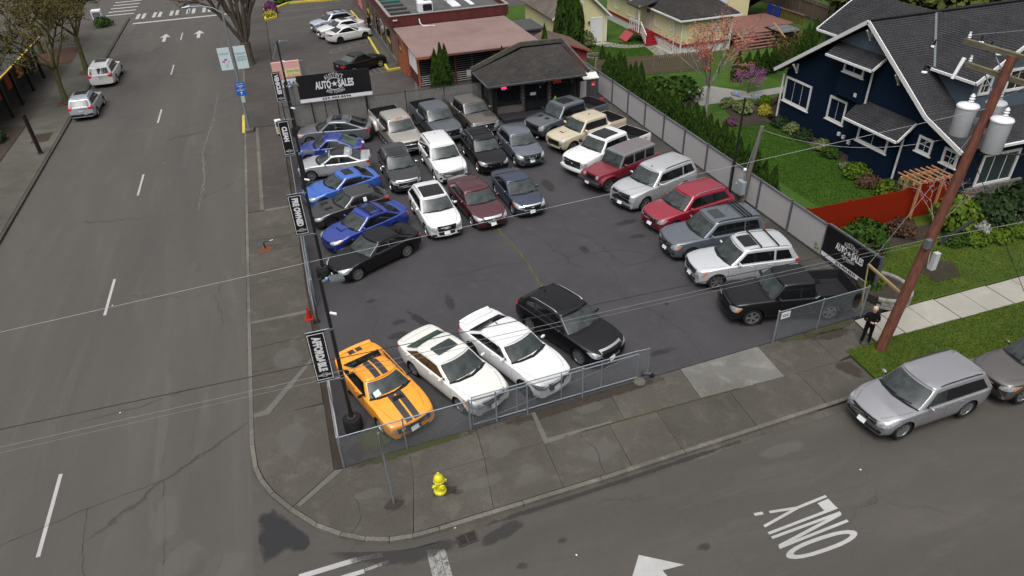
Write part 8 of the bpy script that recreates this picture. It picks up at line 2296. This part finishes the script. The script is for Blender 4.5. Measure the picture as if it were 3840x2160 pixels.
tree('back_tree', 'bare hazy tree standing behind the tall weathered fence', 'tree', (52, 48, 0), ([(0, 0, 0), (0, 0, 2)], [.2, .16]), (0, 0, 1.9), fan(5, .6, .3, 2.4, .1), 4, 44, BARKG, BUDG, 6000, .18)
for i, (x, y, s) in enumerate(((46, 46, 3.6), (50, 34, 4.2), (56, 30, 5.0), (60, 24, 5.0), (62, 18, 5.0), (57, 38, 4.5), (62, 32, 5.5))):
    t = empty('broad_shrub', (x, y, 0)); tag(t, ('olive tree mass by the tall weathered fence, left of the blue roof', 'olive tree mass just left of the blue house far rake', 'olive tree mass over the junction of the blue roof ridges', 'olive tree mass over the right blue roof ridge', 'olive tree mass at the far right end of the roof ridge', 'olive tree mass behind the far roof slope of the blue house', 'olive tree mass furthest back beyond the blue house')[i], 'tree', 'trees beyond the blue house')
    def fn(r, s=s):
        a = r.uniform(0, 2*pi); e = r.uniform(-.1, 1.5); q = s * (.75 + .25 * r.random()) * (1 + .15 * sin(4 * a + 3 * e)); return (q * cos(a) * cos(e), q * sin(a) * cos(e), s * .9 + q * sin(e) * .9), (cos(a), sin(a), .5)
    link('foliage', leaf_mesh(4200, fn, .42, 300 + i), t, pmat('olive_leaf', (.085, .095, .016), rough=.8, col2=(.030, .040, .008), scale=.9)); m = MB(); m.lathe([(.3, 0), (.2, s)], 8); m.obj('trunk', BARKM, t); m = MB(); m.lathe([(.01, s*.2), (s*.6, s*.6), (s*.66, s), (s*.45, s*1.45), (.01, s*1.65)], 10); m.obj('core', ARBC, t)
# shrubs
SH = {'lime': pmat('shrub_lime', (.085, .135, .005), rough=.75, col2=(.030, .058, .003), scale=5), 'green': pmat('shrub_green', (.034, .074, .004), rough=.75, col2=(.012, .032, .003), scale=5), 'dark': pmat('shrub_dark', (.022, .042, .010), rough=.75, col2=(.010, .020, .006), scale=5), 'cream': pmat('shrub_cream', (.20, .22, .09), rough=.75, col2=(.035, .065, .012), scale=9), 'rust': pmat('shrub_rust', (.10, .045, .03), rough=.8, col2=(.04, .03, .015), scale=6), 'white': pmat('shrub_white', (.5, .5, .46), rough=.8, col2=(.03, .06, .015), scale=5), 'purple': pmat('shrub_purple', (.16, .03, .14), rough=.8, col2=(.05, .03, .04), scale=8), 'yellow': pmat('shrub_yellow', (.42, .33, .03), rough=.8, col2=(.08, .11, .02), scale=8)}
SHV = []
for s in range(3):
    def fn(r, s=s):
        a = r.uniform(0, 2*pi); e = r.uniform(-.35, 1.5); q = (.62 + .42 * r.random()) * (1 + .2 * sin(3 * a + s) * cos(2 * e)); return (q * cos(a) * cos(e), q * sin(a) * cos(e), .42 + .62 * q * sin(e)), (cos(a), sin(a), .4)
    SHV.append(leaf_mesh(900, fn, .17, 60 + s))
def shrub(x, y, r_, h, kind, label, k, cat='shrub'):
    t = empty('shrub', (x, y, 0), rng.uniform(0, 6)); tag(t, label, cat); o = link('foliage', SHV[k % 3], t, SH[kind]); o.scale = (r_, r_, h); o.material_slots[0].link = 'OBJECT'; o.material_slots[0].material = SH[kind]; m = MB()
    for q in range(4): m.tube([(0, 0, 0), (r_ * .35 * cos(q * 1.6), r_ * .35 * sin(q * 1.6), h * .6)], .02, 4)
    m.obj('stems', BARKM, t)
KW = {'lime': 'bright lime', 'green': 'leafy green', 'dark': 'dark green', 'cream': 'cream flecked', 'rust': 'rusty brown', 'white': 'white flowering', 'purple': 'purple flowering', 'yellow': 'yellow flowering'}
for grp, pts in (('against the blue house', [(31.2, 19.7, .55, .7, 'dark', 'under the three pane window'), (31.2, 18.4, .5, .7, 'cream', 'right of the three pane window'), (31.2, 17.2, .6, .7, 'dark', 'below the narrow two pane window'), (31.1, 15.4, .5, .7, 'cream', 'left of the white downpipe'), (31.0, 14.4, .55, .6, 'green', 'at the foot of the white downpipe'), (30.6, 12.6, .4, .4, 'cream', 'smallest before the bay'), (30.4, 11.6, .7, .8, 'lime', 'before the bay corner'), (30.3, 10.4, .7, .6, 'rust', 'past the bay corner'), (30.4, 9.0, .75, .8, 'lime', 'nearest the pergola'), (30.2, 7.7, .7, 1.7, 'cream', 'climbing the pergola post')]), ('in the bed by the rust red fence', [(23.7, 5.6, .7, .9, 'lime', 'at the sign end'), (25.4, 5.2, 1.1, 1.3, 'green', 'largest before the fence'), (27.9, 5.5, .7, .8, 'rust', 'sparse and low'), (30.6, 5.0, 1.1, 1.6, 'lime', 'beside the utility pole line'), (33.0, 5.0, 1.2, 1.3, 'dark', 'below the patio window'), (35.2, 5.2, 1.2, 1.4, 'dark', 'at the stone base'), (37.2, 5.0, 1.2, 1.5, 'green', 'furthest along the stone base')]), ('along the lawn bed edge', [(30.6, 3.6, .6, .5, 'lime', 'first of the low line'), (31.8, 3.4, .6, .5, 'lime', 'second of the low line'), (32.9, 3.5, .55, .5, 'lime', 'third of the low line'), (34.0, 3.7, .55, .5, 'lime', 'last of the low line'), (31.3, 4.0, .4, .7, 'white', 'over the lime line'), (33.5, 4.2, .4, .6, 'white', 'to the right of the lime line'), (29.6, 3.9, .6, .5, 'green', 'leftmost of the low line')]), ('behind the grey fence', [(28.0, 27.4, 1.5, 1.4, 'green', 'largest by the picket fence'), (27.2, 29.4, 1.0, 1.0, 'green', 'in the raised bed corner'), (30.2, 24.3, .6, .6, 'cream', 'left of the path edge'), (30.6, 22.8, .7, .8, 'cream', 'nearer the lawn'), (31.6, 21.9, .5, .7, 'yellow', 'spiky near the house corner'), (32.6, 23.4, .6, .7, 'lime', 'before the garden path'), (34.0, 23.2, .6, .7, 'rust', 'at the corner of the house'), (28.5, 21.3, .5, .4, 'purple', 'low mound on the lawn'), (26.9, 26.2, .7, .9, 'lime', 'against the raised timber bed')]), ('near the garage and restaurant', [(27.2, 43.0, .9, 1.3, 'cream', 'twiggy before the garage wall'), (22.3, 47.6, 1.1, .8, 'lime', 'by the red car'), (21.6, 51.0, 1.1, .8, 'lime', 'behind the red car'), (.15, 69.6, .7, .7, 'yellow', 'in the yellow planter'), (.3, 71.4, .8, 1.2, 'purple', 'in the yellow planter'), (.2, 74.0, .7, .6, 'green', 'far end of the yellow planter'), (1.8, 77.2, 1.2, .6, 'green', 'grass behind the yellow kerb')]), ('in the bed at the left edge', [(-21.6, 41.2, .9, 1.0, 'dark', 'large by the teal post'), (-19.8, 38.5, .8, .8, 'dark', 'low near the pavement'), (-20.6, 35.6, .7, .7, 'green', 'bright leaved'), (-17.8, 73.8, 1.0, .9, 'green', 'by the white cabinet')]), ('in the ring of block wall', [(22.9, 1.9, .5, .55, 'green', 'at the sign post'), (23.5, 2.1, .5, .5, 'lime', 'by the curved blocks')])):
    for k, (x, y, r_, h, kind, where) in enumerate(pts): shrub(x, y, r_, h, kind, f'{KW[kind]} shrub {grp}, {where}', k)
# block retaining wall
t = empty('block_wall'); tag(t, 'curved retaining wall of pale concrete blocks beside the dealership sign', 'retaining wall'); BLK = pmat('wall_block', (.21, .20, .18), rough=.9, var=.25, scale=5, bump=.4)
for r_ in range(3):
    for k in range(13):
        a = -2.35 + 3.3 * (k + .5 * (r_ % 2)) / 13; q = MB(); q.box((23.3 + 1.05 * cos(a), 1.75 + 1.15 * sin(a), .10 + .16 * r_), (.20, .30, .15), rz=a); link('block', bevel(q.mesh('block'), .02), t, BLK)
m = MB(); m.prism([(23.3 + .95 * cos(k * pi / 6), 1.75 + 1.05 * sin(k * pi / 6)) for k in range(12)], 0, .42); m.obj('soil', SOIL, t)
# grass tufts so that lawn edges are not ruled lines
def tufts(n, area, seed, z=.02, s=.04):
    r = random.Random(seed); vs, fs = [], []
    for i in range(n):
        x, y = area(r); h = s * r.uniform(.5, 1.5); a = r.uniform(0, 6.3); dx, dy = cos(a) * .02, sin(a) * .02; lx, ly = r.gauss(0, h * .5), r.gauss(0, h * .5); k = len(vs)
        vs += [(x - dx, y - dy, z), (x + dx, y + dy, z), (x + lx, y + ly, z + h)]; fs.append((k, k + 1, k + 2))
    m = MB(); m.add(vs, fs); return m.mesh('grass')
GRS = pmat('grass_blade', (.036, .085, .002), rough=.7, col2=(.022, .058, .002), scale=.8, detail=3); GRS2 = pmat('dry_grass_blade', (.066, .090, .004), rough=.7, col2=(.030, .060, .002), scale=1.1, detail=3)
link('grass', tufts(26000, lambda r: (r.uniform(23.2, 40), r.uniform(.75, 5.2)), 1), None, GRS2)['kind'] = 'stuff'
link('grass', tufts(22000, lambda r: (r.uniform(19.3, 40), r.uniform(-2.9, -.83)), 2, .025), None, GRS2)['kind'] = 'stuff'
link('grass', tufts(46000, lambda r: (r.uniform(26.1, 31.0), r.uniform(7, 21)), 3), None, GRS)['kind'] = 'stuff'
link('grass', tufts(30000, lambda r: (r.uniform(24.5, 33.0), r.uniform(34, 43)), 4, .02, .05), None, GRS)['kind'] = 'stuff'
# ------------------------------------------------------------------ poles, wires, people
POLEW = pmat('creosote_pole', (.125, .048, .033), rough=.85, var=.4, scale=2.2, stretch=(7, 7, .35), bump=.5); ARMW = pmat('crossarm_wood', (.16, .14, .10), rough=.9, col2=(.09, .08, .045), scale=3, stretch=(3, .6, 3)); TANK = pmat('transformer_grey', (.34, .355, .37), rough=.4, var=.06)
PB, PT_ = Vector((20.65, -1.24, 0)), Vector((22.38, -.95, 11.2)); pp = lambda z: PB + (PT_ - PB) * (z / 11.2)
t = empty('utility_pole'); tag(t, 'tall leaning brown utility pole with two crossarms at the pavement end', 'utility pole')
m = MB(); m.tube([pp(-.2 + 1.6 * k) for k in range(8)], [.205 - .009 * k for k in range(8)], 14); m.obj('pole', POLEW, t, 60)
for z, y0, y1 in ((11.0, .95, -2.9), (10.35, .55, -2.6)):
    p = pp(z); bar(t, 'crossarm', ARMW, (p.x + .12, y0, z), (p.x + .16, y1, z - .02), .13, .16)
    for s in (.55, -2.3): bar(t, 'brace', GALV, (p.x + .06, -.95, z - .75), (p.x + .14, -.95 + .8 * (1 if s > 0 else -1), z - .06), .04, .02)
    for y in (y0 - .1, y1 + .1, -1.9): m = MB(); m.lathe([(.03, 0), (.06, .05), (.035, .08), (.06, .12), (.03, .17), (.04, .22)], 10, (p.x + .14, y, z + .08)); m.obj('insulator', SIGNW, t, 50)
p = pp(10.3); m = MB(); m.tube([(p.x + .05, .62, 10.55), (p.x - .25, .58, 9.9)], [.07, .05], 8); m.obj('fuse_cutout', SIGNW, t)
bx(t, 'meter_box', pmat('conduit_box', (.42, .43, .44), rough=.5), (21.55, -1.45, 3.55), (21.75, -1.28, 4.25)); bx(t, 'terminal_box', GALV_D, (21.05, -1.36, 4.5), (21.25, -1.2, 4.85)); m = MB(); m.tube([pp(4.6) + Vector((.25, -.2, 0)), pp(4.5) + Vector((.9, .05, .1)), pp(4.6) + Vector((2.1, .25, .3))], .065, 8); m.obj('cable_splice', BLKM, t, 60)
for i, (dx, dy, z, r_, h) in enumerate(((-.18, .55, 8.35, .33, .95), (.30, -.42, 8.05, .33, 1.05), (.55, .20, 8.55, .30, .85))):
    q = pp(z + .4); tt = empty('transformer', (q.x + dx, q.y + dy, z)); tag(tt, ('light grey pole transformer on the street side of the pole', 'light grey pole transformer hanging lowest towards the road', 'light grey pole transformer half hidden behind the pole')[i], 'transformer', 'transformers on the utility pole')
    m = MB(); m.lathe([(r_ * .9, 0), (r_ * .93, .02), (r_ * .97, h)], 20); m.obj('tank', TANK, tt, 50); m = MB(); m.lathe([(r_ * 1.03, h), (r_ * 1.05, h + .03), (r_ * .95, h + .08), (r_ * .4, h + .12), (.01, h + .13)], 20); m.obj('lid', SIGNW, tt, 50)
    m = MB(); m.lathe([(.05, h + .1), (.09, h + .15), (.05, h + .19), (.09, h + .24), (.05, h + .28), (.08, h + .32), (.03, h + .40)], 10, (r_ * .4, .05, 0)); m.obj('bushing', SIGNW, tt, 50); bar(tt, 'hanger', GALV_D, (0, 0, h * .6), (-dx * .8, -dy * .8, h * .6), .1, .2)
def wire(name, label, a, b, sag, r_, mat, n=16, group='overhead wires', clamps=()):
    a, b = Vector(a), Vector(b); P = [a + (b - a) * (k / n) - Vector((0, 0, sag * 4 * (k / n) * (1 - k / n))) for k in range(n + 1)]; m = MB(); m.tube(P, r_, 5)
    o = m.obj(name, mat, None, 60); tag(o, label, 'wire', group); return o
WL = pmat('wire_light', (.27, .28, .29), rough=.5); WD = pmat('wire_dark', (.030, .026, .026), rough=.6); WG = pmat('wire_grey', (.15, .15, .155), rough=.5)
def ext(a, b, k): a, b = Vector(a), Vector(b); return b + (b - a) * k
wire('overhead_wire', 'pale service wire crossing the lot from the pole top to the far left', pp(9.4), ext(pp(9.4), (-6.6, -.95, 8.2), .35), .0, .0065, WL, 4)
wire('overhead_wire', 'dark twisted cable low across the front of the lot', pp(4.95), ext(pp(4.95), (-7.9, -.72, 5.25), .3), .0, .013, WD, 4); wire('overhead_wire', 'grey messenger wire just below the dark twisted cable', pp(4.75), ext(pp(4.75), (-7.75, -1.32, 5.17), .3), .0, .009, WG, 4); wire('overhead_wire', 'thin pale wire paired under the grey messenger wire', pp(4.6), ext(pp(4.6), (-7.7, -1.45, 5.1), .3), .0, .006, WG, 4)
wire('overhead_wire', 'grey cable leaving the pole to the right edge', pp(4.75), (40, -2.6, 5.2), .1, .016, WG); wire('overhead_wire', 'thin slanting service drop from the sign strut to the pole', (21.5, 1.2, 2.24), (33.5, 7.0, 6.0), .15, .012, WG); wire('overhead_wire', 'thin dashed drop wire from the short service pole to the blue house', (23.14, 11.2, 4.1), (32.0, 8.0, 3.4), .7, .010, WL); wire('overhead_wire', 'thin guy wire falling to the verge in front of the pale walk', pp(8.0), (27.5, -2.2, .05), .05, .012, WD)
wire('overhead_wire', 'black cable bundle sagging from the transformers to the right', pp(7.9) + Vector((.2, -.2, 0)), (34, -.6, 6.6), .3, .03, WD); wire('overhead_wire', 'upper right line wire from the top crossarm', (22.5, .85, 11.2), (48, .6, 11.6), .4, .012, WG)
t = empty('guy_strut'); tag(t, 'pale wooden strut and yellow guarded guy between pole and sign', 'guy strut'); bar(t, 'strut', pmat('strut_tan', (.26, .20, .10), rough=.7), pp(2.4) + Vector((0, .15, 0)), (21.52, 1.2, 2.26), .09); m = MB(); m.tube([(21.52, 1.2, 2.24), (22.55, 2.2, .1)] if 0 else [(21.52, 1.2, 2.24), (21.9, 1.25, .05)], .03, 6); m.obj('guy_guard', pmat('guard_yellow', (.42, .38, .14), rough=.6), t)
# street light with banners
t = empty('street_light', (-2.6, 33.4, 0)); tag(t, 'tall grey street light with two town banners and a blue sign', 'street light')
m = MB(); m.tube([(0, 0, 0), (.10, 0, 4), (.2, 0, 8.0)], [.11, .085, .06], 12); m.obj('pole', GALV, t, 60); m = MB(); m.tube([(.2, 0, 7.9), (-.3, 0, 8.3), (-.9, 0, 8.46), (-1.7, 0, 8.5)], [.045, .04, .035, .035], 8); m.obj('arm', GALV, t, 60); m = MB(); m.tube([(-1.6, 0, 8.5), (-2.1, 0, 8.46)], [.10, .05], 8); m.obj('lamp_head', GALV, t, 60); bx(t, 'base', KERB, (-.28, -.28, 0), (.28, .28, .18), .03)
BAN = pmat('banner_cloth', (.50, .58, .60), rough=.7); TEAL = pmat('banner_ink', (.08, .27, .30), rough=.7); X_, Z_ = (1, 0, 0), (0, 0, 1)
b1 = bx(t, 'banner', BAN, (-.74, -.01, 4.35), (.02, .01, 5.80)); b2_ = bx(t, 'banner', BAN, (.28, -.01, 4.33), (1.02, .01, 5.82))
lettering('PUYALLUP', .56, .11, TEAL, b1, (-.36, -.011, 5.42), X_, Z_); lettering('PUYALLUP', .60, .14, TEAL, b2_, (.65, -.011, 5.32), X_, Z_); lettering('ALWAYS IN', .60, .13, TEAL, b2_, (.65, -.011, 5.10), X_, Z_); lettering('SEASON', .60, .15, TEAL, b2_, (.65, -.011, 4.92), X_, Z_)
for x, z, c in ((-.50, 4.92, (.45, .04, .25)), (-.34, 5.03, (.12, .06, .45)), (-.20, 4.92, (.60, .50, .03)), (-.46, 5.08, (.62, .62, .60))): m = MB(); m.add([(x - .075, -.012, z - .06), (x + .075, -.012, z - .06), (x + .08, -.012, z + .08), (x, -.012, z + .03), (x - .08, -.012, z + .08)], [(0, 1, 2, 3, 4)]); m.obj('tulip', pmat('tulip%d' % int(100 * c[0]), c), b1)
for x in (-.50, -.34, -.20): bar(b1, 'tulip_stem', SH['green'], (x, -.012, 4.85), (-.35, -.012, 4.55), .02, .004)
BLU = pmat('sign_blue', (.015, .10, .42), rough=.5); s_ = bx(t, 'blue_sign', BLU, (-.20, -.13, 2.58), (.42, -.11, 3.50))
for w, h, z, tx in ((.50, .07, 3.40, 'PUYALLUP SUMNER'), (.46, .10, 3.24, 'CHAMBER'), (.12, .09, 3.10, 'OF'), (.50, .10, 2.96, 'COMMERCE')): lettering(tx, w, h, SIGNW, s_, (.11, -.131, z), X_, Z_)
m = MB(); m.add([(.11, -.135, 2.88), (.02, -.135, 2.78), (.08, -.135, 2.78), (.08, -.135, 2.65), (.14, -.135, 2.65), (.14, -.135, 2.78), (.20, -.135, 2.78)], [(0, 1, 2, 3, 4, 5, 6)]); m.obj('arrow', SIGNW, s_); bx(t, 'small_sign', pmat('sign_pale_green', (.36, .48, .42)), (.0, -.12, 2.1), (.22, -.105, 2.55))
bar(kerb, 'yellow_kerb', YEL, (-3.02, 33.2, .0), (-3.02, 37, .0), .17, .04)

# people: one skinned body each
def person(label, loc, rz, hair, arms='phone', sc=1.0):
    V, E, Rr = [], [], []
    def v(p, r, par=None):
        V.append(p); Rr.append(r)
        if par is not None: E.append((par, len(V) - 1))
        return len(V) - 1
    pel = v((0, 0, .95), (.165, .12)); sp = v((0, 0, 1.12), (.165, .115), pel); ch = v((0, .01, 1.33), (.185, .125), sp); nk0 = v((0, .01, 1.47), (.085, .075), ch); nk = v((0, .025, 1.54), (.058, .058), nk0)
    hd = v((0, .05, 1.63), (.078, .088), nk); hd2 = v((0, .05, 1.72), (.076, .088), hd); v((0, .045, 1.765), (.045, .05), hd2)
    for s in (1, -1):
        hp = v((s * .095, 0, .88), (.105, .105), pel); kn = v((s * .12, .03 if s > 0 else -.01, .49), (.068, .068), hp); an = v((s * .14, 0, .10), (.052, .055), kn); v((s * .15, .02, .05), (.05, .05), an); v((s * .17, .16, .035), (.045, .035), len(V) - 1)
        sh = v((s * .19, 0, 1.41), (.072, .072), ch)
        if arms == 'phone': el = v((s * .26, .0, 1.14), (.056, .056), sh); wr = v((s * .085, .24, 1.17), (.036, .036), el); pa = v((s * .05, .30, 1.18), (.036, .022), wr); th = [(s * .02, .35, 1.20), (s * .012, .37, 1.19), (s * .012, .365, 1.175), (s * .018, .35, 1.16)]
        else: el = v((s * .25, -.02, 1.13), (.054, .054), sh); wr = v((s * .25, .06, .90), (.036, .036), el); pa = v((s * .25, .08, .83), (.036, .024), wr); th = [(s * .24, .11, .75), (s * .245, .09, .74), (s * .25, .075, .74), (s * .255, .06, .76)]
        for f in th: v(f, (.010, .010), pa)
        v((s * (.02 if arms == 'phone' else .22), .28 if arms == 'phone' else .13, 1.215 if arms == 'phone' else .82), (.012, .012), pa)
    me = bpy.data.meshes.new('body'); me.from_pydata(V, E, []); o = bpy.data.objects.new('body', me); COL.objects.link(o)
    o.modifiers.new('skin', 'SKIN'); o.modifiers.new('sub', 'SUBSURF').levels = 2
    for i, sv in enumerate(me.skin_vertices[0].data): sv.radius = Rr[i]; sv.use_root = i == 0
    bpy.context.view_layer.update(); new = bpy.data.meshes.new_from_object(o.evaluated_get(bpy.context.evaluated_depsgraph_get())); bpy.data.objects.remove(o)
    for m_ in (pmat('cloth_black', (.006, .006, .007), rough=.95, spec=.1), pmat('skin', (.50, .28, .20), rough=.55), pmat('shoe', (.03, .03, .035), rough=.6), pmat('trouser_black', (.007, .007, .008), rough=.95, spec=.1)): new.materials.append(m_)
    for p in new.polygons:
        c = p.center; hand = (abs(c.x) < .11 and c.y > .235 and c.z < 1.3) if arms == 'phone' else (abs(c.x) > .2 and c.z < .90 and c.z > .7)
        p.material_index = 1 if (c.z > 1.52 or hand) else 2 if c.z < .09 else 3 if c.z < .98 else 0; p.use_smooth = True
    t = empty('person', loc, rz); t.scale = (sc, sc, sc); tag(t, label, 'person'); link('body', new, t)
    m = MB(); m.lathe([(.092, 1.665), (.096, 1.70), (.088, 1.755), (.05, 1.79), (.01, 1.80)], 14, (0, .035, 0)); m.obj('hair', hair, t, 60)
    m = MB(); m.lathe([(.012, 0), (.018, .012), (.004, .04)], 6, (0, .142, 1.635)); m.obj('nose', MATS['skin'], t)
    for s in (1, -1):
        m = MB(); m.lathe([(.001, -.01), (.011, 0), (.001, .01)], 8, (s * .032, .132, 1.672)); m.obj('eye', INK, t); m = MB(); m.box((s * .088, .045, 1.655), (.018, .035, .06)); m.obj('ear', MATS['skin'], t)
    m = MB(); m.box((0, .133, 1.60), (.045, .012, .010)); m.obj('mouth', pmat('lips', (.28, .10, .09)), t)
    return t
person('man in black hoodie and trousers looking down at his phone beside the pole', (20.35, -.72, .012), RAD(150), pmat('hair_blond', (.42, .33, .24), rough=.8))
m = MB(); m.box((0, 0, 0), (.075, .15, .012)); o = m.obj('phone', GLOSSB); o.location = (20.35 - .17, -.72 - .29, 1.21); o.rotation_euler = (.5, 0, RAD(150)); tag(o, 'dark phone held in the hands of the man by the pole', 'phone')
person('person in black clothes standing on the ramp beside the restaurant wall', (9.55, 57.0, .10), RAD(120), pmat('hair_dark', (.012, .010, .009), rough=.8), 'down')
